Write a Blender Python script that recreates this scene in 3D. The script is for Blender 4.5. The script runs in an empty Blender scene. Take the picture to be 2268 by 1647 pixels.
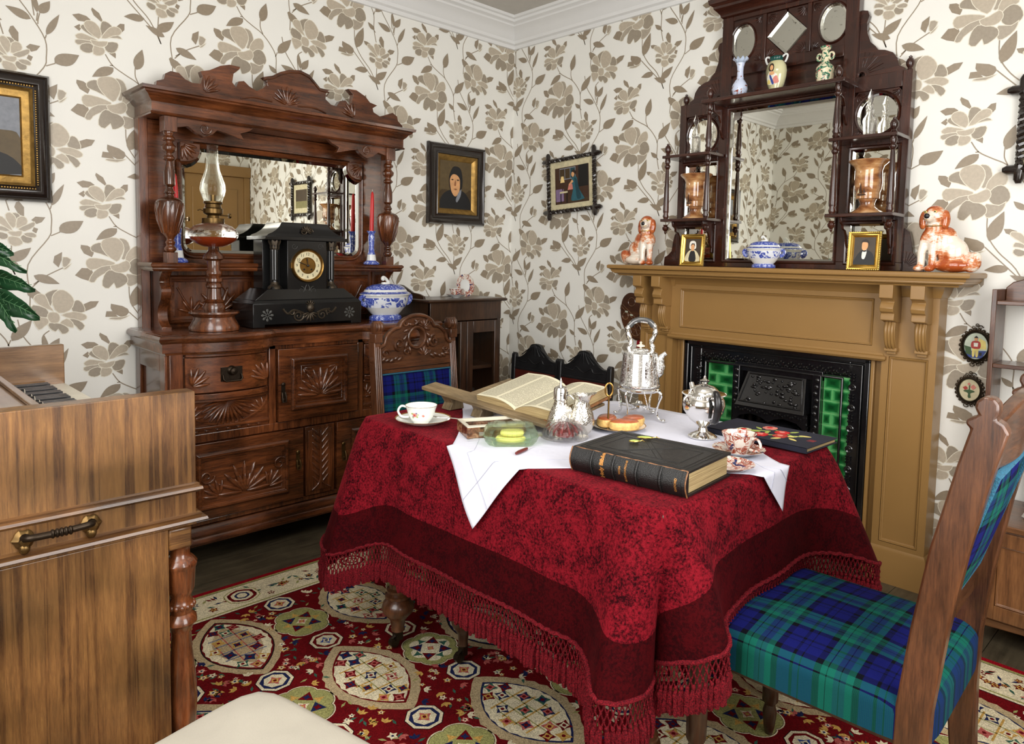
import bpy, bmesh, math, random
from mathutils import Matrix, Vector
pi=math.pi
rnd=random.Random(7)
S=bpy.context.scene
COL=S.collection
# ---------------------------------------------------------------- camera
F_PX=1581.0; CX=1151.5; CY=693.04
RW=Matrix(((0.7153261670779014,0.038276735062588586,-0.6977416185426998),(-0.6985053995711797,0.06769723975331186,-0.7123954593480291),(0.01996700937909344,0.9969714014367366,0.07516211315366397)))
CAM=Vector((-3.038,-3.194,1.235))
cd=bpy.data.cameras.new('camera'); co=bpy.data.objects.new('camera',cd); COL.objects.link(co)
cd.sensor_width=36; cd.sensor_fit='HORIZONTAL'; cd.lens=F_PX/2268*36
cd.shift_x=-(CX-1134)/2268; cd.shift_y=(CY-823.5)/2268; cd.clip_start=.02
co.matrix_world=Matrix.Translation(CAM)@RW.to_4x4(); S.camera=co
def ray(px,py): return RW@Vector((px-CX,-(py-CY),-F_PX))
def atx(px,py,x): v=ray(px,py); return CAM+v*((x-CAM.x)/v.x)
def aty(px,py,y): v=ray(px,py); return CAM+v*((y-CAM.y)/v.y)
def atz(px,py,z): v=ray(px,py); return CAM+v*((z-CAM.z)/v.z)
# ---------------------------------------------------------------- world, lights, exposure
w=bpy.data.worlds.new('world'); S.world=w; w.use_nodes=True
w.node_tree.nodes['Background'].inputs[0].default_value=(.9,.95,1,1); w.node_tree.nodes['Background'].inputs[1].default_value=.12
def area(name,loc,look,sx,sy,power,col=(1,1,1),spread=180):
    l=bpy.data.lights.new(name,'AREA'); l.shape='RECTANGLE'; l.size=sx; l.size_y=sy; l.energy=power; l.color=col; l.spread=math.radians(spread)
    o=bpy.data.objects.new(name,l); COL.objects.link(o); o.location=loc
    d=Vector(look)-Vector(loc); o.rotation_euler=d.to_track_quat('-Z','Y').to_euler(); return o
WX=-3.42; WY=-3.85; CH=2.63      # back walls, ceiling height
area('window_light_west',(WX+.07,-2.25,1.55),(0,-2.25,1.45),1.3,1.45,25,(1,.99,.985))
area('window_light_south',(-2.0,WY+.07,1.5),(-1.9,0,1.3),1.5,1.4,32,(1,.99,.985))
area('ceiling_light',(-1.9,-2.3,CH-.06),(-1.9,-2.3,0),.7,.7,7,(1,.96,.9))  # added soft fill under the ceiling for the closed room, no lamp hangs here
vs=S.view_settings; vs.view_transform='Standard'; vs.look='None'; vs.gamma=1; vs.exposure=0.8; vs.use_curve_mapping=False
# ---------------------------------------------------------------- materials
MATS={}
def srgb(r,g,b):
    f=lambda c:(c/255/12.92 if c/255<=.04045 else ((c/255+.055)/1.055)**2.4)
    return (f(r),f(g),f(b),1)
class NT:
    def __init__(s,name):
        s.m=bpy.data.materials.new(name); s.m.use_nodes=True; s.t=s.m.node_tree; s.b=s.t.nodes['Principled BSDF']; MATS[name]=s.m
    def n(s,typ,ins=None,**kw):
        o=s.t.nodes.new(typ)
        for k,v in kw.items(): setattr(o,k,v)
        for k,v in (ins or {}).items():
            i=o.inputs[k]
            if isinstance(v,bpy.types.NodeSocket): s.t.links.new(v,i)
            else: i.default_value=(*v,1) if i.type=='RGBA' and len(v)==3 else v
        return o
    def coord(s,scale=(1,1,1),kind='Object',rot=(0,0,0),loc=(0,0,0)):
        c=s.n('ShaderNodeTexCoord'); return s.n('ShaderNodeMapping',{'Vector':c.outputs[kind],'Scale':scale,'Rotation':rot,'Location':loc}).outputs[0]
    def noise(s,vec,scale=5,detail=4,rough=.55,dist=0): return s.n('ShaderNodeTexNoise',{'Vector':vec,'Scale':scale,'Detail':detail,'Roughness':rough,'Distortion':dist}).outputs['Fac']
    def ramp(s,fac,stops,interp='LINEAR'):
        r=s.n('ShaderNodeValToRGB',{'Fac':fac}); e=r.color_ramp.elements; r.color_ramp.interpolation=interp
        while len(e)<len(stops): e.new(.5)
        for i,(p,c) in enumerate(stops): e[i].position=p; e[i].color=c if len(c)==4 else (*c,1)
        return r.outputs[0]
    def math(s,op,a,b=0,c=0): return s.n('ShaderNodeMath',{0:a,1:b,2:c},operation=op).outputs[0]
    def mix(s,fac,a,b,mode='MIX'): return s.n('ShaderNodeMix',{0:fac,6:a,7:b},data_type='RGBA',blend_type=mode).outputs[2]
    def bump(s,h,st=.3,d=.002): s.set('Normal',s.n('ShaderNodeBump',{'Height':h,'Strength':st,'Distance':d}).outputs[0])
    def set(s,k,v):
        i=s.b.inputs[k]
        if isinstance(v,bpy.types.NodeSocket): s.t.links.new(v,i)
        else: i.default_value=(*v,1) if i.type=='RGBA' and len(v)==3 else v
        return s
def plain(name,col,rough=.5,metal=0,var=.12,vs=30,bump=0,bs=200,**kw):
    t=NT(name); v=t.coord()
    if var:
        n=t.noise(v,vs,3); c=t.ramp(n,[(.3,tuple(x*(1-var) for x in col[:3])),(.7,tuple(min(1,x*(1+var)) for x in col[:3]))]); t.set('Base Color',c)
    else: t.set('Base Color',col)
    t.set('Roughness',rough).set('Metallic',metal)
    if bump: t.bump(t.noise(v,bs,3),bump)
    for k,x in kw.items(): t.set(k,x)
    return t.m
def wood(name,dark,mid,light,axis='z',rough=.32,scale=1.0,coat=.3,stripe=0,bump=.12,blot=.5):
    t=NT(name); sc={'x':(1.2,14,14),'y':(14,1.2,14),'z':(14,14,1.2)}[axis]; v=t.coord(tuple(a*scale for a in sc))
    n=t.noise(v,3.2,6,.62,.6); v2=t.coord(tuple(a*scale*4 for a in sc)); n2=t.noise(v2,4,4,.7)
    c=t.ramp(n,[(.28,dark),(.5,mid),(.74,light)]); c=t.mix(.35,c,t.ramp(n2,[(.35,dark),(.7,light)]),'MIX')
    v3=t.coord((2.2,2.2,2.2)); n3=t.noise(v3,2.2,2); c=t.mix(blot,c,t.mix(1,c,t.ramp(n3,[(.35,(.3,.3,.3)),(.65,(1.25,1.2,1.1))]),'MULTIPLY'))
    if stripe:
        v4=t.coord({'z':(22*scale,22*scale,.5),'x':(.5,22*scale,22*scale),'y':(22*scale,.5,22*scale)}[axis]); n4=t.noise(v4,1.0,3,.6,1.2)
        c=t.mix(stripe,c,t.ramp(n4,[(.44,dark),(.52,light)]))
    t.set('Base Color',c).set('Roughness',t.ramp(n3,[(.3,(rough*.8,)*3),(.7,(rough*1.25,)*3)])).set('Coat Weight',coat).set('Coat Roughness',.12)
    t.bump(n2,bump,.001); return t.m
WOODF={}
def woods(base,dark,mid,light,**kw):
    for a in 'xyz': wood(base+'_'+a,dark,mid,light,axis=a,**kw)
woods('mahog',(.014,.0038,.0018),(.105,.029,.0085),(.255,.08,.025),rough=.25,coat=.6,blot=.8)
woods('redwood',(.008,.0025,.0018),(.036,.0095,.0052),(.085,.022,.01),rough=.25,coat=.5)
woods('oak',(.018,.006,.003),(.078,.027,.011),(.17,.064,.024),rough=.3,coat=.3,bump=.3,scale=1.3)
woods('darkoak',(.01,.005,.003),(.042,.018,.009),(.1,.045,.02),rough=.35)
woods('walnut',(.035,.014,.006),(.13,.054,.017),(.27,.135,.042),rough=.3,stripe=.25,coat=.25,blot=1.0,scale=1.9)
woods('walnutpale',(.1,.05,.025),(.24,.13,.06),(.36,.2,.095),rough=.22,coat=.6)
woods('pine',(.07,.045,.02),(.2,.14,.07),(.34,.25,.14),rough=.55,coat=0)
woods('cabwood',(.05,.018,.007),(.16,.065,.022),(.26,.115,.042),rough=.3,coat=.3)
plain('ochre',srgb(148,113,65),.33,var=.05,vs=3,bump=.03,bs=60)
plain('iron',(.006,.006,.007),.18,var=.2,bump=.25,bs=45,**{'Coat Weight':.8,'Coat Roughness':.12})
plain('slate',(.0075,.0075,.0075),.16,var=.2,vs=8)
plain('slate_line',(.06,.06,.055),.4,var=.2)
plain('bronze',(.06,.045,.03),.4,.7,bump=.4,bs=80)
plain('bronze_dark',(.03,.02,.012),.38,.8,bump=.3,bs=80)
plain('brass',srgb(150,115,60),.28,.95,var=.25)
plain('brass_dark',srgb(105,82,48),.35,.9,var=.3)
plain('gold',srgb(214,178,92),.25,.95,var=.15)
plain('gilt',srgb(150,118,62),.38,.75,var=.3,vs=40,bump=.3,bs=120)
plain('ebony',(.008,.007,.008),.28,var=.1)
plain('black_frame',(.014,.009,.007),.22,bump=.12,bs=80,**{'Coat Weight':.5})
plain('black_wood',(.012,.012,.013),.34,var=.3,vs=12,bump=.15,bs=80)
plain('red_leather',(.085,.014,.009),.36,var=.3,vs=9,bump=.2,bs=180)
plain('porcelain',(.74,.75,.73),.08,var=0,**{'Coat Weight':.4})
plain('porcelain_gold',srgb(160,120,60),.2,.6,var=.1)
plain('ivory',srgb(205,198,180),.3,var=.1,vs=8)
plain('key_black',(.02,.02,.022),.3,var=.1)
plain('cream_cloth',srgb(156,150,136),.85,var=.1,vs=6,bump=.25,bs=350)
plain('white_paint',srgb(226,226,224),.5,var=.02,vs=3)
plain('ceiling_paint',srgb(196,192,184),.85,var=.03,vs=20,bump=.15,bs=300)
plain('floor_seam',(.008,.006,.004),.8)
plain('candle_red',srgb(190,30,32),.35,var=.06,**{'Subsurface Weight':.15})
plain('amber_oil',(.33,.045,.01),.08,var=.1,**{'Transmission Weight':.25,'IOR':1.4})
plain('wick',(.7,.68,.6),.9)
plain('red_ribbon',srgb(150,15,25),.5)
plain('mirror_edge',(.5,.5,.46),.02,1,var=0)
plain('leaf_green',(.012,.055,.02),.3,var=.3,vs=12)
plain('leaf_vein',(.12,.26,.12),.35,var=.2)
plain('leather_bible',(.006,.0055,.005),.42,var=.3,vs=60,bump=.7,bs=420)
plain('leather_worn',(.2,.085,.03),.55,var=.5,vs=150)
plain('gold_leaf',srgb(176,122,62),.4,.5,var=.35,vs=120)
plain('blue_velvet',(.004,.006,.018),.8,var=.35,vs=25)
plain('scone_top',srgb(168,88,50),.3,var=.25,vs=60,**{'Coat Weight':.5})
plain('scone_side',srgb(226,184,112),.5,var=.25,vs=120)
plain('black_gloss',(.012,.012,.014),.2,var=0)
plain('terracotta',(.1,.1,.12),.5)
plain('glassy_white',srgb(205,215,235),.1,var=.05,vs=8,**{'Subsurface Weight':.2})
plain('copper_rim',srgb(150,92,52),.3,.5)
plain('paper_plain',srgb(205,196,168),.8,var=.08)
plain('white_lace',srgb(222,218,206),.8)
for nm,c in dict(skin=(214,160,110),skin_dark=(150,96,62),pt_dark=(14,12,11),pt_black=(22,22,24),pt_bg=(66,50,26),pt_bg2=(90,74,46),pt_brown=(64,40,24),pt_teal=(22,62,72),pt_teal2=(40,92,104),pt_cream=(206,196,160),pt_white=(226,224,214),pt_grey=(130,134,142),pt_red=(170,52,44),pt_pink=(206,126,112),pt_green=(56,84,44),pt_lime=(150,164,80),pt_yellow=(224,206,120),pt_sky=(196,206,186),pt_blue=(40,62,132),pt_hair=(40,28,20),pt_lamp=(236,206,140),pt_rose=(188,34,36),pt_mauve=(130,108,140),pt_olive=(128,122,76)).items():
    plain(nm,srgb(*c),.55,var=.14,vs=45)
for nm,c in dict(wp_light=(184,172,153),wp_mid=(168,157,140),wp_dark=(153,142,125),wp_leaf=(146,132,112),wp_stem=(150,136,116),wp_vein=(222,216,198)).items():
    plain(nm,srgb(*c),.42,var=.07,vs=90)
plain('wp_base',srgb(236,235,228),.5,var=.015,vs=2)
for nm,c in dict(rug_red=(100,9,15),rug_cream=(216,204,172),rug_tan=(176,156,120),rug_navy=(30,36,74),rug_green=(52,92,76),rug_khaki=(150,148,92),rug_rose=(176,88,82),rug_gold=(190,150,78),rug_grey=(110,112,130),rug_black=(34,20,22),rug_edge=(140,12,26),rug_blue=(52,72,140)).items():
    t=NT(nm); v=t.coord(); c=srgb(*c); n=t.noise(v,260,2,.7); n2=t.noise(v,6,3)
    t.set('Base Color',t.mix(1,t.ramp(n,[(.3,tuple(x*.55 for x in c[:3])),(.7,tuple(min(1,x*1.35) for x in c[:3]))]),t.ramp(n2,[(.3,(.8,.8,.8)),(.7,(1.1,1.1,1.1))]),'MULTIPLY')).set('Roughness',.95).set('Specular IOR Level',.08)
    t.bump(n,.8,.004)
def mk_special():
    t=NT('silver'); v=t.coord(); t.set('Base Color',(.86,.85,.82,1)).set('Metallic',1).set('Roughness',.09); t.bump(t.noise(v,14,2),.08,.002)
    t=NT('silver_hammer'); v=t.coord(); vo=t.n('ShaderNodeTexVoronoi',{'Vector':v,'Scale':210.}).outputs['Distance']; t.set('Base Color',(.66,.63,.56,1)).set('Metallic',1).set('Roughness',.2); t.bump(vo,.6,.0014)
    t=NT('silver_engraved'); v=t.coord((1,1,1)); n=t.noise(v,70,5,.6,2.5); t.set('Base Color',(.84,.84,.83,1)).set('Metallic',1).set('Roughness',t.ramp(n,[(.47,(.06,)*3),(.5,(.3,)*3),(.53,(.06,)*3)])); t.bump(t.ramp(n,[(.47,(0,0,0)),(.5,(1,1,1)),(.53,(0,0,0))]),.6,.0008)
    t=NT('mirror'); t.set('Base Color',(.9,.9,.82,1)).set('Metallic',1).set('Roughness',.004)
    t=NT('mirror_foxed'); v=t.coord(); n=t.noise(v,60,3); t.set('Base Color',t.ramp(n,[(.25,(.2,.19,.15)),(.36,(.8,.82,.76))])).set('Metallic',1).set('Roughness',.16)
    def thin(nm,col,fac,rough=.01,ior=1.45,bmp=0):
        t=NT(nm); t.set('Base Color',col).set('Transmission Weight',1).set('Roughness',rough).set('IOR',ior)
        tr=t.n('ShaderNodeBsdfTransparent',{'Color':col}); mx=t.n('ShaderNodeMixShader',{0:fac,1:t.b.outputs[0],2:tr.outputs[0]}); t.t.links.new(mx.outputs[0],t.t.nodes['Material Output'].inputs['Surface'])
    thin('glass',(1,1,1,1),.5,.01,1.35); thin('glass_green',(.9,.97,.88,1),.55,.01,1.3); thin('glass_pane',(.98,.99,.98,1),.72,.01,1.2); thin('glass_cut',(1,1,1,1),.4,.02,1.4)
    # crushed velvet
    for nm,lo,hi,sh in (('velvet_crushed',(.014,.0003,.0015),(.18,.0055,.012),.16),('velvet_plain',(.014,.0002,.001),(.045,.0008,.002),.06)):
        t=NT(nm); v=t.coord(); n=t.noise(v,16,12,.85,.6); n2=t.noise(v,170,3,.7); m=t.math('ADD',t.math('MULTIPLY',n,.58),t.math('MULTIPLY',n2,.42))
        t.set('Base Color',t.ramp(m,[(.43,lo),(.56,hi)])).set('Roughness',.8).set('Specular IOR Level',.06).set('Sheen Weight',sh).set('Sheen Tint',(1,.12,.15,1)).set('Sheen Roughness',.35)
        t.bump(m,.5,.004)
    t=NT('fringe_red'); v=t.coord(); n=t.noise(v,300,3,.7); t.set('Base Color',t.ramp(n,[(.35,(.03,.001,.003)),(.7,(.25,.008,.016))])).set('Roughness',.85).set('Specular IOR Level',.15); t.bump(n,1,.004)
    t=NT('linen'); v=t.coord(); n=t.noise(v,7,4,.6); t.set('Base Color',srgb(206,207,220)).set('Roughness',.75).set('Sheen Weight',.1); t.bump(n,.5,.01)
    t=NT('linen_seam'); t.set('Base Color',srgb(168,170,186)).set('Roughness',.8)
    # blue transfer china: willow-like blotches
    t=NT('willow'); v=t.coord(); n=t.noise(v,42,6,.6,.8); n2=t.noise(v,16,2)
    m=t.math('ADD',t.math('MULTIPLY',n,.62),t.math('MULTIPLY',n2,.38)); t.set('Base Color',t.ramp(m,[(.49,srgb(214,218,226)),(.515,srgb(80,98,176)),(.57,srgb(44,56,140)),(.6,srgb(120,136,200))])).set('Roughness',.08).set('Coat Weight',.4)
    t=NT('willow_band'); v=t.coord(); n=t.noise(v,110,4,.6,.5); t.set('Base Color',t.ramp(n,[(.38,srgb(196,204,224)),(.44,srgb(86,104,186)),(.62,srgb(52,66,150)),(.7,srgb(150,164,212))])).set('Roughness',.08).set('Coat Weight',.4)
    t=NT('imari'); v=t.coord(); n=t.noise(v,55,5,.6,.7); n2=t.noise(v,48,3,.5,.4)
    c=t.ramp(n,[(.49,srgb(216,208,198)),(.53,srgb(170,84,58)),(.585,srgb(130,52,36)),(.62,srgb(214,202,190))]); c=t.mix(t.ramp(n2,[(.64,(0,0,0)),(.66,(1,1,1))]),c,srgb(34,44,92)); c=t.mix(t.ramp(n2,[(.3,(1,1,1)),(.32,(0,0,0))]),c,srgb(70,110,60)); t.set('Base Color',c).set('Roughness',.08).set('Coat Weight',.4)
    t=NT('satsuma'); v=t.coord(); n=t.noise(v,70,4,.6,.8); n2=t.noise(v,80,3); c=t.ramp(n,[(.5,srgb(222,212,180)),(.54,srgb(50,120,88)),(.6,srgb(40,96,76))]); c=t.mix(t.ramp(n2,[(.62,(0,0,0)),(.64,(1,1,1))]),c,srgb(196,92,96)); t.set('Base Color',c).set('Roughness',.15)
    t=NT('milk_flowers'); v=t.coord(); n=t.noise(v,60,4,.6,.8); t.set('Base Color',t.ramp(n,[(.57,srgb(206,216,238)),(.6,srgb(110,88,52)),(.64,srgb(150,52,40))])).set('Roughness',.1)
    t=NT('brown_vase'); v=t.coord((1,1,2.2)); n=t.noise(v,14,3,.5,.3); t.set('Base Color',t.ramp(n,[(.3,srgb(92,52,28)),(.45,srgb(150,98,60)),(.6,srgb(196,148,98)),(.74,srgb(222,190,146))])).set('Roughness',.08).set('Coat Weight',.8).set('Coat Roughness',.04)
    t=NT('dog_glaze'); v=t.coord(); n=t.noise(v,15,2,.5,.2); n3=t.noise(t.coord((1,1,2.5)),90,3,.6); m=t.math('ADD',t.math('MULTIPLY',n,.8),t.math('MULTIPLY',n3,.2)); t.set('Base Color',t.ramp(m,[(.47,srgb(236,224,208)),(.52,srgb(214,140,92)),(.58,srgb(168,78,34))])).set('Roughness',.1).set('Coat Weight',.6); t.bump(n3,.35,.002)
    t=NT('dog_rust'); v=t.coord(); n=t.noise(v,60,3); t.set('Base Color',t.ramp(n,[(.3,srgb(150,62,24)),(.7,srgb(200,112,60))])).set('Roughness',.1).set('Coat Weight',.6); t.bump(n,.4,.002)
    t=NT('page_edge'); v=t.coord((1,1,1)); c=t.n('ShaderNodeTexCoord'); sp=t.n('ShaderNodeMapping',{'Vector':c.outputs['Object'],'Scale':(6,6,420)}).outputs[0]; n=t.noise(sp,1,3,.7); t.set('Base Color',t.ramp(n,[(.3,srgb(120,98,62)),(.7,srgb(186,164,118))])).set('Roughness',.7); t.bump(n,.5,.001)
    # printed page: rows of little dark words in columns
    t=NT('print_page'); c=t.n('ShaderNodeTexCoord').outputs['UV']; s=t.n('ShaderNodeSeparateXYZ',{0:c}); x,y=s.outputs[0],s.outputs[1]
    row=t.math('GREATER_THAN',t.math('FRACT',t.math('MULTIPLY',y,64)),.42)
    nv=t.n('ShaderNodeCombineXYZ',{0:t.math('MULTIPLY',x,150),1:t.math('FLOOR',t.math('MULTIPLY',y,64)),2:0}).outputs[0]
    wd=t.math('GREATER_THAN',t.noise(nv,1.3,2),.42)
    colm=t.math('GREATER_THAN',t.math('ABSOLUTE',t.math('SUBTRACT',t.math('FRACT',t.math('MULTIPLY',x,2)),.5)),.44)
    mg=t.math('MULTIPLY',t.math('GREATER_THAN',y,.05),t.math('LESS_THAN',y,.95))
    k=t.math('MULTIPLY',t.math('MULTIPLY',row,wd),t.math('MULTIPLY',mg,t.math('SUBTRACT',1,colm))); t.set('Base Color',t.mix(t.math('MULTIPLY',k,.75),srgb(206,199,172),srgb(70,66,58))).set('Roughness',.8)
    # tile glaze: deeper green where the glaze pools in the middle of each tile
    t=NT('tile_green'); c=t.n('ShaderNodeTexCoord').outputs['UV']; s=t.n('ShaderNodeSeparateXYZ',{0:c}); f=lambda o:t.math('ABSOLUTE',t.math('SUBTRACT',o,.5)); d=t.math('MAXIMUM',t.math('MULTIPLY',f(s.outputs[0]),1.0),f(s.outputs[1])); nn=t.noise(t.coord(),12,3); d=t.math('ADD',d,t.math('MULTIPLY',t.math('SUBTRACT',nn,.5),.35))
    t.set('Base Color',t.ramp(d,[(.1,(.004,.05,.012)),(.33,(.01,.13,.03)),(.5,(.1,.42,.14))])).set('Roughness',.06).set('Coat Weight',.5)
    plain('tile_grout',srgb(120,190,120),.4,var=.1)
    # floor boards, dark stained
    t=NT('floor_boards'); v=t.coord((1.5,14,14)); n=t.noise(v,3,6,.65,.5); n2=t.noise(t.coord(),9,4,.7); c=t.ramp(n,[(.3,(.03,.023,.013)),(.7,(.13,.1,.06))]); c=t.mix(.5,c,t.ramp(n2,[(.3,(.02,.016,.01)),(.75,(.11,.09,.055))])); t.set('Base Color',c).set('Roughness',.42); t.bump(n,.4,.002)
mk_special()
def tartan(name,uv='Object',ax=0,ay=1,per=.17,off=(0,0)):
    t=NT(name); c=t.n('ShaderNodeTexCoord').outputs[uv]; s=t.n('ShaderNodeSeparateXYZ',{0:c})
    def band(o,of):
        f=t.math('FRACT',t.math('ADD',t.math('DIVIDE',o,per),of+20))
        B=(.01,.014,.2);K=(.004,.005,.012);G=(.01,.2,.14);T=(.016,.08,.15)
        return t.ramp(f,[(0,B),(.07,K),(.085,B),(.2,B),(.25,K),(.33,G),(.40,K),(.412,G),(.50,T),(.56,K),(.572,T),(.64,G),(.72,K),(.80,B),(.9,B),(.96,K)],'CONSTANT')
    a=band(s.outputs[ax],off[0]); b=band(s.outputs[ay],off[1])
    tw=t.n('ShaderNodeCombineXYZ',{0:t.math('ADD',s.outputs[ax],s.outputs[ay]),1:0,2:0}).outputs[0]
    wv=t.math('GREATER_THAN',t.math('FRACT',t.math('MULTIPLY',t.math('ADD',s.outputs[ax],s.outputs[ay]),330)),.5)
    c=t.mix(t.math('MULTIPLY_ADD',wv,.16,.42),a,b); c=t.mix(1,c,(.42,.42,.42,1),'MULTIPLY')
    t.set('Base Color',c).set('Roughness',.9).set('Specular IOR Level',.1); t.bump(t.noise(t.coord(),400,2),.3,.001); return t.m
plain('gimp_blue',srgb(30,88,112),.8,var=.4,vs=300,bump=.8,bs=400)
# ---------------------------------------------------------------- mesh helpers
def M3(rx=0,ry=0,rz=0,loc=(0,0,0),s=1):
    return Matrix.Translation(loc)@Matrix.Rotation(rz,4,'Z')@Matrix.Rotation(ry,4,'Y')@Matrix.Rotation(rx,4,'X')@Matrix.Scale(s,4)
def smooth_path(pts,n=6,closed=False):
    pts=[Vector(p) for p in pts]; out=[]; N=len(pts); rng=range(N if closed else N-1)
    for i in rng:
        p1=pts[i];p2=pts[(i+1)%N]
        p0=pts[i-1] if (i>0 or closed) else p1; p3=pts[(i+2)%N] if (i+2<N or closed) else p2
        for k in range(n):
            t=k/n; out.append(.5*((2*p1)+(p2-p0)*t+(2*p0-5*p1+4*p2-p3)*t*t+(3*p1-p0-3*p2+p3)*t**3))
    if not closed: out.append(pts[-1])
    return out
def off2(pts,d,closed=True):
    """mitred offset of a 2D outline, d>0 outward for counter-clockwise outlines"""
    n=len(pts); out=[]
    for i in range(n):
        a=Vector(pts[i-1]) if (i>0 or closed) else None; b=Vector(pts[i]); c=Vector(pts[(i+1)%n]) if (i<n-1 or closed) else None
        e1=(b-a).normalized() if a is not None else None; e2=(c-b).normalized() if c is not None else None
        if e1 is None: e1=e2
        if e2 is None: e2=e1
        n1=Vector((e1.y,-e1.x)); n2=Vector((e2.y,-e2.x)); m=n1+n2
        if m.length<1e-6: m=n1
        m.normalize(); k=max(.35,m.dot(n1)); out.append(b+m*(d/k))
    return out
class MB:
    def __init__(s): s.v=[];s.f=[];s.mi=[];s.T=Matrix();s.cur=0;s.uv={}
    def mat(s,i): s.cur=i; return s
    def t(s,*a,**k): s.T=M3(*a,**k) if not (a and isinstance(a[0],Matrix)) else a[0]; return s
    def add(s,vs,fs):
        b=len(s.v); s.v+= [s.T@Vector(v) for v in vs]; s.f+=[tuple(b+i for i in f) for f in fs]; s.mi+=[s.cur]*len(fs); return s
    def box(s,x0,x1,y0,y1,z0,z1):
        return s.add([(x0,y0,z0),(x1,y0,z0),(x1,y1,z0),(x0,y1,z0),(x0,y0,z1),(x1,y0,z1),(x1,y1,z1),(x0,y1,z1)],[(0,3,2,1),(4,5,6,7),(0,1,5,4),(1,2,6,5),(2,3,7,6),(3,0,4,7)])
    def prism(s,out,a,b,ax='z'):
        f={'z':lambda p,h:(p[0],p[1],h),'y':lambda p,h:(p[0],h,p[1]),'x':lambda p,h:(h,p[0],p[1])}[ax]; n=len(out)
        return s.add([f(p,a) for p in out]+[f(p,b) for p in out],[tuple(range(n))[::-1],tuple(range(n,2*n))]+[(i,(i+1)%n,n+(i+1)%n,n+i) for i in range(n)])
    def lathe(s,prof,n=24,cap=True,sx=1,sy=1,c=(0,0,0),flute=0,fn=0,poly=None):
        vs=[];fs=[]; 
        for j,(r,z) in enumerate(prof):
            for i in range(n):
                a=2*pi*i/n; rr=r*(1+flute*math.cos(fn*a)) if fn else r
                if poly: k=2*pi/poly; rr=r*math.cos(k/2)/math.cos((a%k)-k/2)
                vs.append((c[0]+rr*math.cos(a)*sx,c[1]+rr*math.sin(a)*sy,c[2]+z))
        for j in range(len(prof)-1):
            for i in range(n): k=(i+1)%n; fs.append((j*n+i,j*n+k,(j+1)*n+k,(j+1)*n+i))
        if cap:
            if prof[0][0]>1e-5: fs.append(tuple(range(n))[::-1])
            if prof[-1][0]>1e-5: b=(len(prof)-1)*n; fs.append(tuple(range(b,b+n)))
        return s.add(vs,fs)
    def tube(s,pts,r,n=8,closed=False,flat=1):
        pts=[Vector(p) for p in pts]; N=len(pts); vs=[];fs=[]; up=None
        for i,p in enumerate(pts):
            a=pts[i-1] if (i or closed) else p; b=pts[(i+1)%N] if (i<N-1 or closed) else p; t=(b-a)
            if t.length<1e-9: t=Vector((0,0,1))
            t.normalize()
            if up is None: up=t.orthogonal().normalized()
            up=(up-t*up.dot(t)); up=up.normalized() if up.length>1e-6 else t.orthogonal().normalized(); sd=t.cross(up)
            rr=r[i] if isinstance(r,(list,tuple)) else r
            for k in range(n): an=2*pi*k/n; vs.append(p+up*(math.cos(an)*rr)+sd*(math.sin(an)*rr*flat))
        for i in range(N if closed else N-1):
            for k in range(n): q=(k+1)%n; j=(i+1)%N; fs.append((i*n+k,i*n+q,j*n+q,j*n+k))
        if not closed: fs+= [tuple(range(n))[::-1],tuple(range((N-1)*n,N*n))]
        return s.add(vs,fs)
    def ball(s,c,r,n=12,m=8):
        r=(r,r,r) if isinstance(r,(int,float)) else r; vs=[];fs=[]
        for j in range(1,m):
            th=pi*j/m
            for i in range(n): a=2*pi*i/n; vs.append((c[0]+r[0]*math.sin(th)*math.cos(a),c[1]+r[1]*math.sin(th)*math.sin(a),c[2]+r[2]*math.cos(th)))
        vs+=[(c[0],c[1],c[2]+r[2]),(c[0],c[1],c[2]-r[2])]; T=len(vs)-2
        for j in range(m-2):
            for i in range(n): k=(i+1)%n; fs.append((j*n+i,(j+1)*n+i,(j+1)*n+k,j*n+k))
        for i in range(n): k=(i+1)%n; fs.append((T,i,k)); fs.append((T+1,(m-2)*n+k,(m-2)*n+i))
        return s.add(vs,fs)
    def sweep(s,path,prof,closed=True,z=0):
        """path: 2D outline, prof: [(outward, height)] strip swept along it with mitres"""
        rows=[off2(path,d,closed) for d,h in prof]; n=len(path); vs=[];fs=[]
        for (d,h),r in zip(prof,rows): vs+=[(p[0],p[1],z+h) for p in r]
        m=len(prof)
        for j in range(m-1):
            for i in range(n if closed else n-1): k=(i+1)%n; fs.append((j*n+i,j*n+k,(j+1)*n+k,(j+1)*n+i))
        if not closed: fs.append(tuple(j*n for j in range(m))); fs.append(tuple(j*n+n-1 for j in range(m))[::-1])
        return s.add(vs,fs)
    def poly(s,pts): return s.add(pts,[tuple(range(len(pts)))])
    def grid(s,fn,nu,nv,cu=False,uv=False):
        vs=[fn(i/(nu if cu else nu-1),j/(nv-1)) for j in range(nv) for i in range(nu)]; fs=[]
        for j in range(nv-1):
            for i in range(nu if cu else nu-1): k=(i+1)%nu; fs.append((j*nu+i,j*nu+k,(j+1)*nu+k,(j+1)*nu+i))
        if uv:
            b=len(s.v)
            for j in range(nv):
                for i in range(nu): s.uv[b+j*nu+i]=(i/(nu-1),j/(nv-1))
        return s.add(vs,fs)
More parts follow.
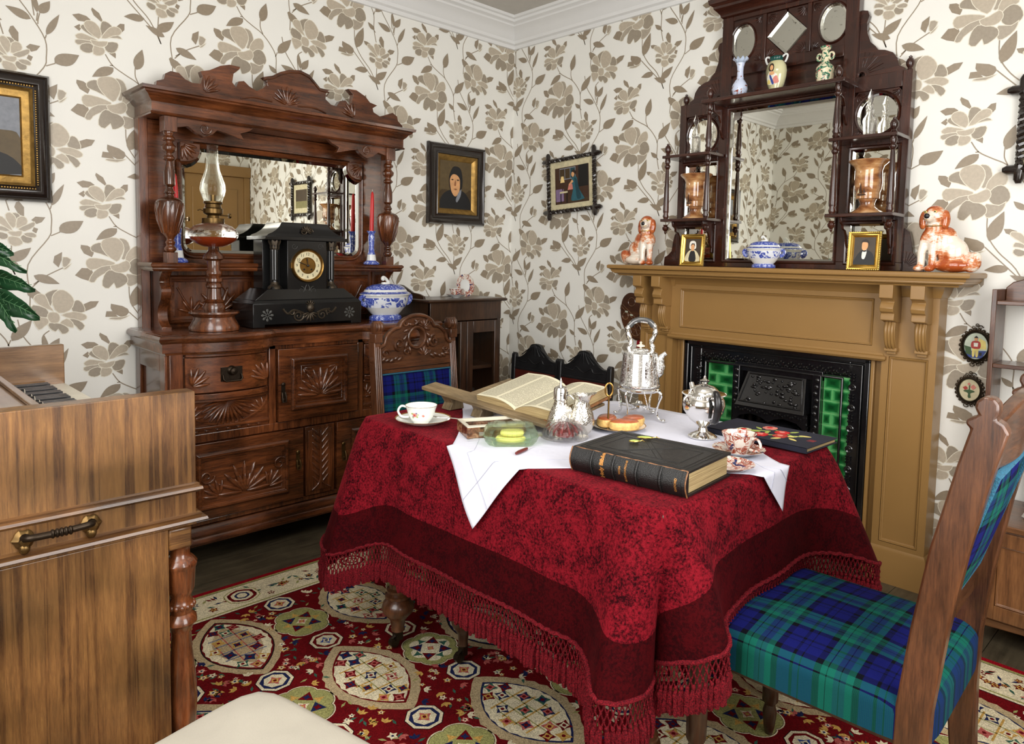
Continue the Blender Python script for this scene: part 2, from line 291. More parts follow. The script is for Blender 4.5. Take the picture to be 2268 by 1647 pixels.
    def build(s,name,mats,parent=None,smooth=40,bevel=0,bseg=2,mods=None,label=None,fix=True):
        me=bpy.data.meshes.new(name); me.from_pydata([tuple(v) for v in s.v],[],s.f); me.update()
        for m in (mats if isinstance(mats,(list,tuple)) else [mats]): me.materials.append(MATS[m])
        me.polygons.foreach_set('material_index',s.mi)
        if s.uv:
            ul=me.uv_layers.new(name='UVMap')
            for l in me.loops: ul.data[l.index].uv=s.uv.get(l.vertex_index,(0.5,0.5))
        if fix:
            bm=bmesh.new(); bm.from_mesh(me); bmesh.ops.recalc_face_normals(bm,faces=bm.faces); bm.to_mesh(me); bm.free()
        if smooth:
            me.polygons.foreach_set('use_smooth',[True]*len(me.polygons)); me.set_sharp_from_angle(angle=math.radians(smooth))
        o=bpy.data.objects.new(name,me); COL.objects.link(o)
        if parent: o.parent=parent
        if bevel:
            b=o.modifiers.new('bevel','BEVEL'); b.width=bevel; b.segments=bseg; b.limit_method='ANGLE'; b.angle_limit=math.radians(35); b.harden_normals=False
        for mn,kw in (mods or []):
            md=o.modifiers.new(mn.lower(),mn)
            for k,v in kw.items(): setattr(md,k,v)
        if label: o['label']=label
        return o
def thing(name,label,cat,loc=(0,0,0),rz=0,group=None,rx=0,ry=0):
    o=bpy.data.objects.new(name,None); COL.objects.link(o); o.location=loc; o.rotation_euler=(rx,ry,rz); o['label']=label; o['category']=cat; o.empty_display_size=.05
    if group: o['group']=group
    return o
def tag(o,label,cat,group=None,loc=None,rz=None,rx=None,ry=None):
    o['label']=label; o['category']=cat
    if group: o['group']=group
    if loc is not None: o.location=loc
    if rz is not None or rx is not None or ry is not None: o.rotation_euler=(rx or 0,ry or 0,rz or 0)
    return o
def struct(o): o['kind']='structure'; return o
def copy_tree(o,parent=None):
    c=o.copy(); COL.objects.link(c); c.parent=parent
    for ch in list(o.children): copy_tree(ch,c)
    return c
def text_mesh(mb,txt,size,T,bold=0,align='CENTER',shear=0,ext=.0002):
    cu=bpy.data.curves.new('t','FONT'); cu.body=txt; cu.size=size; cu.align_x=align; cu.align_y='CENTER'; cu.extrude=ext; cu.offset=bold; cu.shear=shear; cu.resolution_u=2
    o=bpy.data.objects.new('t',cu); me=o.to_mesh(); old=mb.T; mb.T=old@T; mb.add([v.co.copy() for v in me.vertices],[tuple(p.vertices) for p in me.polygons]); mb.T=old; o.to_mesh_clear(); bpy.data.objects.remove(o); bpy.data.curves.remove(cu)
# ---------------------------------------------------------------- wallpaper motif, traced once and repeated on every wall
WPX=lambda a,b:(lambda p:(-p.y,p.z))(atx(1160+a*.27938,100+b*.27938,0))
_c=WPX(855,800)
def wp(pts): return [(WPX(a,b)[0]-_c[0],WPX(a,b)[1]-_c[1]) for a,b in pts]
L,Mi,D,LF='wp_light','wp_mid','wp_dark','wp_leaf'
PET=[ # big bloom
(LF,[(760,782),(728,765),(716,735),(718,716),(745,716),(770,735),(768,760)]),(LF,[(755,850),(715,852),(686,898),(710,915),(742,926),(765,900)]),
(D,[(850,775),(798,755),(762,745),(760,720),(778,700),(802,690),(806,715),(825,750)]),(Mi,[(890,772),(905,715),(880,655),(905,648),(924,668),(930,720),(908,768)]),
(L,[(865,792),(822,752),(803,705),(812,672),(838,655),(868,648),(892,664),(902,705),(886,758)]),(L,[(908,780),(918,735),(945,695),(976,680),(990,705),(984,748),(930,790)]),
(D,[(925,850),(918,812),(938,775),(966,758),(992,778),(1002,822),(985,855),(950,868)]),(L,[(855,802),(800,788),(748,792),(734,825),(752,858),(800,835),(845,818)]),
(Mi,[(850,822),(800,835),(765,870),(742,925),(762,930),(775,905),(800,880),(840,845)]),(Mi,[(910,866),(960,872),(984,852),(972,895),(940,930),(912,940),(902,900)]),
(D,[(872,860),(830,852),(806,890),(797,948),(822,962),(848,925),(856,958),(882,945),(908,915),(905,880)]),(L,[(840,822),(872,810),(912,782),(926,808),(918,836),(895,856),(860,858),(842,842)]),
# upper small bloom
(LF,[(840,338),(806,312),(797,285),(801,270),(830,288),(842,322)]),(LF,[(718,352),(745,333),(775,332),(792,345),(768,368),(740,376)]),(LF,[(900,335),(920,305),(940,298),(938,335),(922,360)]),(LF,[(745,392),(722,418),(742,432),(752,412)]),(LF,[(862,508),(885,480),(892,500),(890,526)]),
(D,[(812,438),(778,430),(748,408),(765,385),(768,405)]),(D,[(826,430),(832,372),(842,330),(868,328),(884,352),(856,382)]),(L,[(820,440),(778,415),(764,385),(775,360),(800,352),(822,368),(832,405)]),
(L,[(835,430),(850,392),(876,350),(905,334),(922,345),(915,372),(872,410)]),(Mi,[(868,412),(905,384),(922,395),(900,400)]),(L,[(812,452),(782,445),(750,442),(726,465),(740,480),(785,468)]),(Mi,[(800,470),(752,478),(724,492),(732,512),(780,488)]),
(D,[(782,485),(748,505),(742,535),(765,545),(790,530),(798,500)]),(L,[(800,490),(795,540),(822,536),(840,515),(838,490)]),(D,[(845,480),(860,445),(900,430),(902,455),(885,492),(858,502)]),(L,[(788,462),(820,458),(856,442),(848,470),(822,486),(796,482)]),
# lower small bloom
(LF,[(496,592),(483,555),(490,528),(500,520),(516,548),(514,598)]),(LF,[(422,636),(392,624),(385,603),(405,600),(428,608)]),(LF,[(538,612),(553,590),(589,586),(575,615),(556,630)]),(LF,[(538,672),(545,650),(560,655),(552,682)]),
(D,[(485,618),(476,590),(495,590),(500,612)]),(L,[(474,668),(458,640),(452,604),(466,590),(482,606),(486,640)]),(L,[(486,664),(492,612),(514,600),(524,622),(512,650)]),(Mi,[(492,670),(530,635),(548,622),(545,645),(512,678)]),
(L,[(470,682),(440,660),(410,634),(412,615),(440,618),(456,645)]),(Mi,[(464,692),(432,688),(418,688),(424,668),(448,672)]),(D,[(452,706),(424,700),(418,720),(434,735),(452,726)]),(L,[(456,720),(458,752),(476,764),(500,748),(498,728),(484,716)]),
(D,[(498,714),(508,700),(532,706),(534,728),(520,740),(504,735)]),(Mi,[(510,692),(535,682),(550,690),(546,705),(520,705)]),(L,[(455,692),(480,688),(502,680),(495,708),(470,710)]),
# middle bloom
(LF,[(562,125),(532,98),(524,62),(532,50),(562,60),(582,78),(570,112)]),(LF,[(732,142),(738,108),(770,82),(806,74),(790,112),(748,146)]),
(D,[(596,140),(590,95),(604,66),(640,42),(624,85),(610,142)]),(D,[(692,142),(704,98),(722,88),(738,110),(742,150),(704,162)]),(L,[(640,176),(620,132),(622,84),(640,50),(664,40),(690,62),(702,100),(682,152)]),
(L,[(618,168),(568,140),(552,112),(566,86),(592,84),(606,140)]),(D,[(592,160),(548,150),(538,185),(552,212),(578,218),(600,196)]),(L,[(652,186),(700,160),(742,168),(748,190),(722,208),(690,202)]),(D,[(682,205),(715,208),(738,236),(720,266),(705,244),(688,226)]),
(L,[(546,218),(592,215),(598,240),(582,262),(562,284),(548,250)]),(L,[(640,240),(668,206),(690,225),(692,252),(672,250)]),(D,[(602,242),(645,240),(672,262),(668,285),(648,296),(634,268),(622,286),(602,268)]),(L,[(604,182),(632,178),(642,200),(634,232),(608,236),(598,210)]),
# buds
(LF,[(325,704),(305,742),(268,720),(256,690),(258,664),(300,672),(320,686)]),(Mi,[(322,726),(290,750),(250,750),(262,742),(300,736)]),(LF,[(235,740),(240,708),(262,706),(282,736),(262,738)]),
(LF,[(625,860),(606,835),(612,798),(642,770),(638,815)]),(Mi,[(642,850),(645,800),(673,808),(655,850)]),(Mi,[(645,866),(672,835),(655,862)])]
def leafp(bx,by,tx,ty,w=.22,bend=0):
    out=[]; dx,dy=tx-bx,ty-by; 
    for k in range(9): t=k/8; q=math.sin(pi*t**.75)*w; out.append((bx+dx*t-dy*(q+bend*math.sin(pi*t)),by+dy*t+dx*(q+bend*math.sin(pi*t))))
    for k in range(7,0,-1): t=k/8; q=-math.sin(pi*t**.75)*w; out.append((bx+dx*t-dy*(q+bend*math.sin(pi*t)),by+dy*t+dx*(q+bend*math.sin(pi*t))))
    return out
for l in [(385,198,413,68,.15),(297,230,218,317,.17),(465,360,540,233,.15),(562,455,478,428,.26),(586,408,578,308,.1),(595,408,636,323,.19),(614,515,668,378,.09),(638,657,735,573,.24),(453,497,414,458,.27),(338,672,385,512,.14),(405,800,325,825,.24),(455,852,530,764,.19),(510,-58,432,-82,.25),(10,550,88,580,.26)]: PET.append((LF,leafp(*l)))
STEM=[[(845,520),(875,575),(930,610),(985,640),(1035,700),(1065,770),(1062,880),(1077,980)],[(978,545),(976,600),(990,642)],[(915,935),(918,1040),(960,1130),(1030,1220),(1080,1350)],[(1075,1180),(1068,1290),(1080,1350)],[(862,578),(875,575)],
[(600,285),(572,330),(575,430)],[(490,240),(505,330),(560,430),(608,540),(608,640),(595,700),(515,860),(515,1010),(510,1100)],[(325,705),(352,740),(400,800),(455,870)],[(595,408),(588,445),(586,470)],[(640,657),(605,685)],[(614,515),(609,535)],[(642,860),(575,915),(530,965)],[(1062,770),(1075,735)],[(588,408),(582,455)],[(452,497),(462,510)],[(525,980),(570,915)]]
CELL=[(m,wp(p)) for m,p in PET]; STC=[wp(p) for p in STEM]
WPM=['wp_base','wp_light','wp_mid','wp_dark','wp_leaf','wp_stem','wp_vein']
def wallpaper(name,O,U,N,width,z0,z1,anchor,flip=0,cut=None):
    O=Vector(O);U=Vector(U);N=Vector(N);Z=Vector((0,0,1)); mb=MB(); mb.cur=0
    rects=[(0,width,z0,z1)] if not cut else [(0,cut[0],z0,z1),(cut[1],width,z0,z1),(cut[0],cut[1],z0,cut[2]),(cut[0],cut[1],cut[3],z1)]
    for a,b,c,d in rects:
        if b-a<.002 or d-c<.002: continue
        q=[O+U*u+Z*z+N*n for n in (-.12,0) for u,z in ((a,c),(b,c),(b,d),(a,d))]; mb.add(q,[(0,3,2,1),(4,5,6,7),(0,1,5,4),(1,2,6,5),(2,3,7,6),(3,0,4,7)])
    pm=MB(); i0=math.floor((0-anchor[0])/.5218)-2; i1=math.ceil((width-anchor[0])/.5218)+2
    for i in range(i0,i1):
        for j in range(-5,6):
            cu=anchor[0]+i*.5218; cz=anchor[1]+j*.63+(.315 if i%2 else 0)
            if cz<z0-.6 or cz>z1+.6: continue
            for si,st in enumerate(STC):
                p=smooth_path([(a,b,0) for a,b in st],4); n=len(p); vs=[]
                for k in range(n):
                    t=(p[min(k+1,n-1)]-p[max(k-1,0)]).normalized(); nn=Vector((-t.y,t.x,0))*.0021; vs+=[p[k]+nn,p[k]-nn]
                pm.cur=5; pm.add([(v.x+cu,v.y+cz,.0004) for v in vs],[(2*k,2*k+1,2*k+3,2*k+2) for k in range(n-1)])
            for pi_,(m,pts) in enumerate(CELL):
                q=smooth_path([(a,b,0) for a,b in pts],2,True) if m!='wp_leaf' else [Vector((a,b,0)) for a,b in pts]
                h=.0006+pi_*.00002
                if m!='wp_leaf':
                    ar=sum(q[k].x*q[(k+1)%len(q)].y-q[(k+1)%len(q)].x*q[k].y for k in range(len(q))); o=off2([(a.x,a.y) for a in q],.0026 if ar>0 else -.0026)
                    pm.cur=6; pm.poly([(a.x+cu,a.y+cz,h-.00001) for a in o])
                pm.cur=WPM.index(m); pm.poly([(a.x+cu,a.y+cz,h) for a in q])
    bm=bmesh.new(); me=bpy.data.meshes.new('t'); me.from_pydata([tuple(v) for v in pm.v],[],pm.f); me.polygons.foreach_set('material_index',pm.mi); bm.from_mesh(me); bpy.data.meshes.remove(me)
    for co_,no in (((0,0,0),(-1,0,0)),((width,0,0),(1,0,0)),((0,z0,0),(0,-1,0)),((0,z1,0),(0,1,0))):
        bmesh.ops.bisect_plane(bm,geom=bm.verts[:]+bm.edges[:]+bm.faces[:],plane_co=co_,plane_no=no,clear_outer=True)
    if cut:
        bmesh.ops.delete(bm,geom=[f for f in bm.faces if cut[0]-.02<f.calc_center_median().x<cut[1]+.02 and cut[2]-.02<f.calc_center_median().y<cut[3]+.02],context='FACES')
    bm.verts.index_update(); b=len(mb.v); mb.v+=[O+U*v.co.x+Z*v.co.y+N*v.co.z for v in bm.verts]
    for f in bm.faces: mb.f.append(tuple(b+v.index for v in f.verts)); mb.mi.append(f.material_index)
    bm.free(); return struct(mb.build(name,WPM,smooth=0,fix=False))
wallpaper('wall_back',(WX,0,0),(1,0,0),(0,-1,0),-WX,0,CH,(-.108-WX,1.82))
wallpaper('wall_right',(0,0,0),(0,-1,0),(-1,0,0),-WY,0,CH,(.892,1.83))
wallpaper('wall_left',(WX,WY,0),(0,1,0),(1,0,0),-WY,0,CH,(.5,1.9))
wallpaper('wall_front',(0,WY,0),(-1,0,0),(0,1,0),-WX,0,CH,(.3,1.9))
# floor, ceiling, cornice, skirting
m=MB()
for k in range(22):
    y0=.0-k*.178; m.cur=0; m.box(WX,0,y0-.1755,y0,-.05,0)
m.cur=1; m.box(WX,0,WY,0,-.06,-.006)
struct(m.build('floor',['floor_boards','floor_seam'],smooth=0))
m=MB(); m.box(WX,0,WY,0,CH,CH+.05); struct(m.build('ceiling','ceiling_paint',smooth=0))
room=[(0,0),(WX,0),(WX,WY),(0,WY)]
m=MB(); prof=[(-.0,2.485),(-.012,2.487),(-.016,2.505),(-.03,2.512),(-.034,2.528),(-.038,2.532),(-.05,2.552),(-.075,2.572),(-.098,2.584),(-.102,2.592),(-.11,2.596),(-.122,2.6),(-.126,2.612),(-.14,2.616),(-.142,2.6305)]
m.sweep(room,prof); o=struct(m.build('trim_1','white_paint',smooth=30))
m=MB(); m.sweep(room,[(0,.15),(-.012,.15),(-.018,.135),(-.018,.0),(0,0)]); struct(m.build('baseboard_all','ochre',smooth=30))
# windows (behind the camera) and the ochre door the sideboard mirror looks at
def window(n,O,U,N,w,h,zb):
    O=Vector(O);U=Vector(U);N=Vector(N); T=Matrix(((U.x,N.x,0,O.x),(U.y,N.y,0,O.y),(U.z,N.z,1,O.z),(0,0,0,1)))
    r=bpy.data.objects.new('window_%d'%n,None); COL.objects.link(r); struct(r)
    m=MB(); m.t(T); m.sweep([(-w/2,0),(w/2,0)],[(0,zb)],False) if 0 else None
    for a,b,c,d in ((-w/2-.09,-w/2,zb-.05,zb+h+.09),(w/2,w/2+.09,zb-.05,zb+h+.09),(-w/2,w/2,zb+h,zb+h+.09),(-w/2,w/2,zb-.05,zb)): m.box(a,b,0,.05,c,d)
    struct(m.build('window_frame','white_paint',r,bevel=.004))
    m=MB(); m.t(T)
    m.box(-.015,.015,.06,.09,zb,zb+h); m.box(-w/2,w/2,.06,.09,zb+h/2-.02,zb+h/2+.02); struct(m.build('window_sash','white_paint',r))
window(1,(WX,-2.25,0),(0,1,0),(1,0,0),1.36,1.5,.8)
window(2,(-2.0,WY,0),(-1,0,0),(0,1,0),1.56,1.45,.78)
m=MB(); x0,x1=-.62,-.06; y=WY+.004
for a,b,c,d,t in ((x0-.07,x0,0,1.97,.03),(x1,x1+.055,0,1.97,.03),(x0-.08,x1+.058,1.97,2.07,.045)): m.box(a,b,y,y+t,c,d)
m.box(x0,x1,y,y+.02,0,1.97); 
for a in (x0+.07,x0+.31):
    for c,d in ((.2,.8),(1.0,1.85)): m.sweep([(a,c),(a+.18,c),(a+.18,d),(a,d)],[(0,0),(-.02,.012)]) if 0 else m.box(a,a+.18,y+.02,y+.028,c,d)
struct(m.build('door_1','ochre',bevel=.006))
# ---------------------------------------------------------------- patterned carpet
RM=['rug_red','rug_cream','rug_tan','rug_navy','rug_green','rug_khaki','rug_rose','rug_gold','rug_grey','rug_black','rug_edge','rug_blue']; RI={n[4:]:i for i,n in enumerate(RM)}
RX0,RX1,RY0,RY1=-3.1,-.447,-3.3,-.612
m=MB(); m.cur=RI['edge']; m.box(RX0,RX1,RY0,RY1,.0,.005); lay=[0]
def rp(col,pts,h):
    m.cur=RI[col]; m.poly([(a,b,.005+h) for a,b in pts])
def ell(cx,cy,rx,ry,n=16,ph=0,rag=0,ragn=0): return [(cx+rx*(1+rag*(1 if (k%2) else -1))*math.cos(2*pi*k/n+ph),cy+ry*(1+rag*(1 if (k%2) else -1))*math.sin(2*pi*k/n+ph)) for k in range(n)]
def star(cx,cy,r,n,q=.5,ph=0): return [(cx+(r if k%2==0 else r*q)*math.cos(pi*k/n+ph),cy+(r if k%2==0 else r*q)*math.sin(pi*k/n+ph)) for k in range(2*n)]
def rot(p,a,c): return [(c[0]+(x-c[0])*math.cos(a)-(y-c[1])*math.sin(a),c[1]+(x-c[0])*math.sin(a)+(y-c[1])*math.cos(a)) for x,y in p]
def lens(cx,cy,hw,hl,rag=0,n=14):
    o=[]
    for k in range(n): t=-1+2*k/n; o.append((cx+hw*(1-t*t)**.92*(1+(rag if k%2 else 0))+.0,cy+hl*t))
    for k in range(n): t=1-2*k/n; o.append((cx-hw*(1-t*t)**.92*(1+(rag if k%2 else 0)),cy+hl*t))
    return o
def floret(cx,cy,r,c1,c2,c3,h,n=5,ph=0):
    rp(c1,star(cx,cy,r,n,.55,ph),h); rp(c2,star(cx,cy,r*.62,n,.6,ph+.3),h+.0001); rp(c3,ell(cx,cy,r*.25,r*.25,6),h+.0002)
rp('khaki',[(RX0+.03,RY0+.03),(RX1-.022,RY0+.03),(RX1-.022,RY1-.022),(RX0+.03,RY1-.022)],.0002)
rp('black',[(RX0+.04,RY0+.04),(RX1-.034,RY0+.04),(RX1-.034,RY1-.034),(RX0+.04,RY1-.034)],.0003)
rp('cream',[(RX0+.04,RY0+.04),(RX1-.037,RY0+.04),(RX1-.037,RY1-.037),(RX0+.04,RY1-.037)],.0004)
rp('khaki',[(RX0+.2,RY0+.2),(RX1-.19,RY0+.2),(RX1-.19,RY1-.19),(RX0+.2,RY1-.19)],.0005)
rp('cream',[(RX0+.2,RY0+.2),(RX1-.198,RY0+.2),(RX1-.198,RY1-.198),(RX0+.2,RY1-.198)],.0006)
rp('black',[(RX0+.22,RY0+.22),(RX1-.208,RY0+.22),(RX1-.208,RY1-.208),(RX0+.22,RY1-.208)],.0007)
fx0,fx1,fy0,fy1=RX0+.22,RX1-.212,RY0+.22,RY1-.212
rp('red',[(fx0,fy0),(fx1,fy0),(fx1,fy1),(fx0,fy1)],.0008)
rr=random.Random(3); cols=['navy','rose','green','gold','cream','grey','khaki']
def inner(cx,cy,s,h,dark):
    g='khaki' if not dark else 'rose'
    for dx,dy in ((0,0),(.045,.05),(-.045,.05),(.045,-.05),(-.045,-.05),(0,.1),(0,-.1),(.075,0),(-.075,0),(.035,.125),(-.035,.125),(.035,-.125),(-.035,-.125),(0,.155),(0,-.155)):
        floret(cx+dx*s,cy+dy*s,.026*s,rr.choice(['red','navy','rose','gold','green']),rr.choice(['cream','gold','navy','rose']),'red',h,4,rr.random())
    for dx in (-.022,.022,-.06,.06):
        hl=.12 if abs(dx)<.04 else .06
        rp(g,[(cx+(dx-.002)*s,cy-hl*s),(cx+(dx+.002)*s,cy-hl*s),(cx+(dx+.002)*s,cy+hl*s),(cx+(dx-.002)*s,cy+hl*s)],h-.0001)
    for dy in (-.075,-.025,.025,.075):
        rp('grey' if dark else 'gold',[(cx-.07*s,cy+(dy-.003)*s),(cx+.07*s,cy+(dy-.003)*s),(cx+.07*s,cy+(dy+.003)*s),(cx-.07*s,cy+(dy+.003)*s)],h-.0001)
LENS=[];GREEN=[];OCT=[]
for r_ in range(-1,8):
    y=-1.04-.4235*r_
    for k in range(-6,10):
        x=-1.708+.2185*(k); 
        par=(k+r_)%2
        (LENS if par==0 else GREEN).append((x,y))
inb=lambda x,y,mx,my:fx0+mx<x<fx1-mx and fy0+my<y<fy1-my
for i,(x,y) in enumerate(LENS):
    if not inb(x,y,.1,.05): continue
    sl=.0009; dk=(i%3==1)
    rp('tan',lens(x,y,.125,.212,.06,22),sl); rp('black' if dk else 'tan',lens(x,y,.104,.182),sl+.0001); rp('red' if not i%2 else 'navy',lens(x,y,.1,.176),sl+.0002); rp('cream',lens(x,y,.094,.166,.05,18),sl+.0003); rp('tan' if dk else 'cream',lens(x,y,.07,.13),sl+.0004)
    inner(x,y,.92,sl+.0007,dk)
for i,(x,y) in enumerate(GREEN):
    if inb(x,y,.07,.05):
        o=[(x+(.074+.012*abs(math.cos(3*a+.0))**.7)*math.cos(a)*1.02,y+(.082+.012*abs(math.cos(3*a))**.7)*math.sin(a)) for a in [2*pi*k/72 for k in range(72)]]
        rp('cream',off2(o,.005),.0009); rp('black',off2(o,.0015),.001); rp('khaki',o,.0011); rp('cream' if i%2 else 'khaki',off2(o,-.02),.0012)
        for k in range(4): a=pi/4+k*pi/2; rp('navy' if k%2 else 'red',star(x+.042*math.cos(a),y+.042*math.sin(a),.026,3,.5,a),.0013); rp('red' if k%2 else 'navy',star(x+.042*math.cos(a),y+.042*math.sin(a),.013,4,.5,a),.0014)
        for k in range(4): a=k*pi/2; rp('green' if i%2 else 'gold',star(x+.05*math.cos(a),y+.05*math.sin(a),.018,3,.4,a),.0013)
        floret(x,y,.022,'cream','rose','gold',.0014,4)
    for s_ in (1,-1):
        if inb(x,y+s_*.163,.05,.05): OCT.append((x,y+s_*.163,(i+(s_>0))%2))
def octagon(x,y,k,r=.05,h=.0016):
    rp('black',ell(x,y,r*1.1,r*1.1,8,pi/8),h); rp('cream',ell(x,y,r*1.05,r*1.05,8,pi/8),h+.0001); rp('navy' if k else 'red',ell(x,y,r*.86,r*.86,8,pi/8),h+.0002); rp('cream',ell(x,y,r*.64,r*.64,14,0,.06),h+.0003)
    floret(x,y,r*.45,'rose' if k else 'blue','gold' if k else 'cream','red' if k else 'navy',h+.0004,4)
for x,y,k in OCT: octagon(x,y,k)
# sprigs scattered in the red ground
for i in range(7000):
    x=rr.uniform(fx0+.02,fx1-.02); y=rr.uniform(fy0+.02,fy1-.02)
    if any(abs(x-a)<.105*(1-((y-b)/.2)**2)**.6+.01 if abs(y-b)<.2 else False for a,b in LENS) or any((x-a)**2+(y-b)**2<.105**2 for a,b in GREEN) or any((x-a)**2+(y-b)**2<.066**2 for a,b,_ in OCT): continue
    k=i%5
    if k<2: rp(rr.choice(['green','green','khaki']),rot([(x,y),(x+.012,y+.005),(x+.026,y),(x+.012,y-.004)],rr.random()*6.3,(x,y)),.0009+.0001*rr.random())
    elif k==2: floret(x,y,rr.uniform(.009,.017),rr.choice(['cream','rose','gold']),'cream',rr.choice(['navy','red']),.0011,5,rr.random())
    else: a=rr.random()*6.3; c=rr.choice(['cream','rose','navy','gold']); [rp(c,rot([(x,y),(x+.012,y+.006),(x+.024,y),(x+.012,y-.005)],a+d,(x,y)),.001+.0001*abs(d)) for d in (-.7,0,.7)]
# border flowers
def border(line):
    for i,(x,y) in enumerate(line):
        if i%6==0: 
            for r,c in ((.062,'khaki'),(.058,'cream'),(.05,'red'),(.038,'cream'),(.026,'navy' if i%4 else 'red'),(.018,'cream')): rp(c,ell(x,y,r,r,12,0,.03),.001+.0001*(70-int(r*1000))/10)
        else:
            for q in range(8):
                a=rr.random()*6.3; d=rr.random()*.06; px_,py_=x+d*math.cos(a),y+d*math.sin(a)
                if q<3: floret(px_,py_,rr.uniform(.012,.02),rr.choice(['red','rose','navy','red']),rr.choice(['cream','gold']),'red',.001,5,a)
                else: rp(rr.choice(['green','green','khaki','navy','red']),rot([(px_,py_),(px_+.014,py_+.006),(px_+.032,py_),(px_+.014,py_-.004)],a,(px_,py_)),.0009)
border([(RX1-.115,-.73-.075*k) for k in range(34)]); border([(RX1-.2-.075*k,RY1-.115) for k in range(33)])
tag(m.build('carpet',RM,smooth=0,fix=False),'red patterned carpet with cream lens medallions and a cream flowered border','carpet')
# ---------------------------------------------------------------- carving helpers (relief added on a front plane; local x across, z up, -y out)
def fan(mb,cx,cz,y,r,n,a0,a1,w=.16,d=.006,r0=.1):
    for k in range(n):
        a=a0+(a1-a0)*k/(n-1 if n>1 else 1); rr=r*(1-.12*abs(2*k/(n-1 if n>1 else 1)-1)) 
        L_=rr*(1-r0); mb.t(Matrix.Translation((cx,y,cz))@Matrix.Rotation(-a,4,'Y')@Matrix.Translation((rr*r0+L_/2,0,0))); mb.ball((0,0,0),(L_/2,d,L_*w*.5),8,6)
    mb.t(Matrix())
def scroll(mb,cx,cz,y,r,turns=1.5,h=1,th=.004,ph=0,flip=1):
    pts=[]; n=int(22*turns)
    for k in range(n+1): t=k/n; a=ph+flip*2*pi*turns*t; q=r*(1-.82*t); pts.append((cx+q*math.cos(a),y-.001,cz+h*q*math.sin(a)))
    mb.tube(pts,[th*(1-.5*k/n) for k in range(n+1)],6)
def vine(mb,pts,y,th=.004):
    mb.tube([(a,y,b) for a,b in [(p.x,p.y) for p in smooth_path([(a,b,0) for a,b in pts],5)]],th,6)
def panel(mb,x0,x1,z0,z1,y,w=.018,d=.012,inner=True):
    """raised ogee moulding round a sunk field, front plane y, outwards -y"""
    T=mb.T; mb.T=T@Matrix(((1,0,0,0),(0,0,-1,y),(0,1,0,0),(0,0,0,1)))
    mb.sweep([(x0,z0),(x1,z0),(x1,z1),(x0,z1)],[(0,-.001),(0,d*.5),(-w*.25,d),(-w*.5,d*.9),(-w*.6,d*.35),(-w,d*.15),(-w,-.004)])
    mb.T=T
def turned(prof,s=1,h=None):
    return [(r*s,z) for r,z in prof]
# ================================================================ SIDEBOARD
SB=thing('sideboard','tall carved mahogany sideboard with a mirrored back and scrolled crest','sideboard',(-1.5,0,0))
HW=.615
m=MB(); m.box(-HW,HW,-.355,-.012,.165,.86)
struct_o=m.build('carcass','mahog_z',SB,bevel=.003)
m=MB()
# front frame: stiles and rails
Y=-.355
for a,b,c,d in ((-HW,-.565,.165,.86),(.565,HW,.165,.86),(-.225,-.195,.525,.86),(.195,.225,.525,.86),(-.565,.565,.495,.53),(-.565,.565,.165,.185),(-.225,.225,.84,.86)): m.box(a,b,Y-.018,Y,c,d)
m.build('face_frame','mahog_z',SB,bevel=.003)
m=MB(); rect=[(-HW-.01,-.012),(-HW-.01,-.375),(HW+.01,-.375),(HW+.01,-.012)]
m.box(-HW-.004,HW+.004,-.37,-.012,.09,.16)
m.sweep(rect,[(-.004,.09),(.012,.09),(.016,.1),(.012,.112),(.006,.118),(.01,.13),(.004,.145),(-.006,.158),(-.012,.162),(-.04,.166)])
m.build('plinth','mahog_x',SB)
for x,y in ((-.57,-.32),(.57,-.32),(-.57,-.06),(.57,-.06)):
    m=MB(); m.lathe([(.022,0),(.034,.01),(.038,.035),(.03,.06),(.024,.07),(.035,.085),(.035,.092)],16,c=(x,y,0)); m.build('foot','mahog_z',SB)
# side panels
for s in (-1,1):
    m=MB(); x=s*HW
    for a,b,c,d in ((-.355,-.3,.165,.86),(-.065,-.012,.165,.86),(-.3,-.065,.78,.86),(-.3,-.065,.165,.23)): m.box(min(x,x+s*.012),max(x,x+s*.012),a,b,c,d)
    m.build('side_panel','mahog_z',SB,bevel=.002)
# worktop with bowed ends of the front
def bow(x0,x1,y0,dep,n=14): return [(x0+(x1-x0)*k/n,y0-dep*math.sin(pi*k/n)**.75) for k in range(n+1)]
front=[(-.645,-.01),(-.645,-.39),(-.575,-.39)]+bow(-.565,-.225,-.40,.045)+[(-.212,-.385),(.212,-.385)]+bow(.225,.565,-.40,.045)+[(.575,-.39),(.645,-.39),(.645,-.01)]
m=MB(); m.prism(front,.858,.925)
m.sweep(front,[(-.03,.846),(-.018,.846),(-.014,.852),(-.014,.862),(-.006,.866),(.0,.876),(-.004,.884),(-.004,.89),(.006,.895),(.013,.903),(.014,.912),(.008,.921),(-.004,.9256),(-.05,.9256)],closed=False)
m.build('worktop','mahog_x',SB,smooth=35)
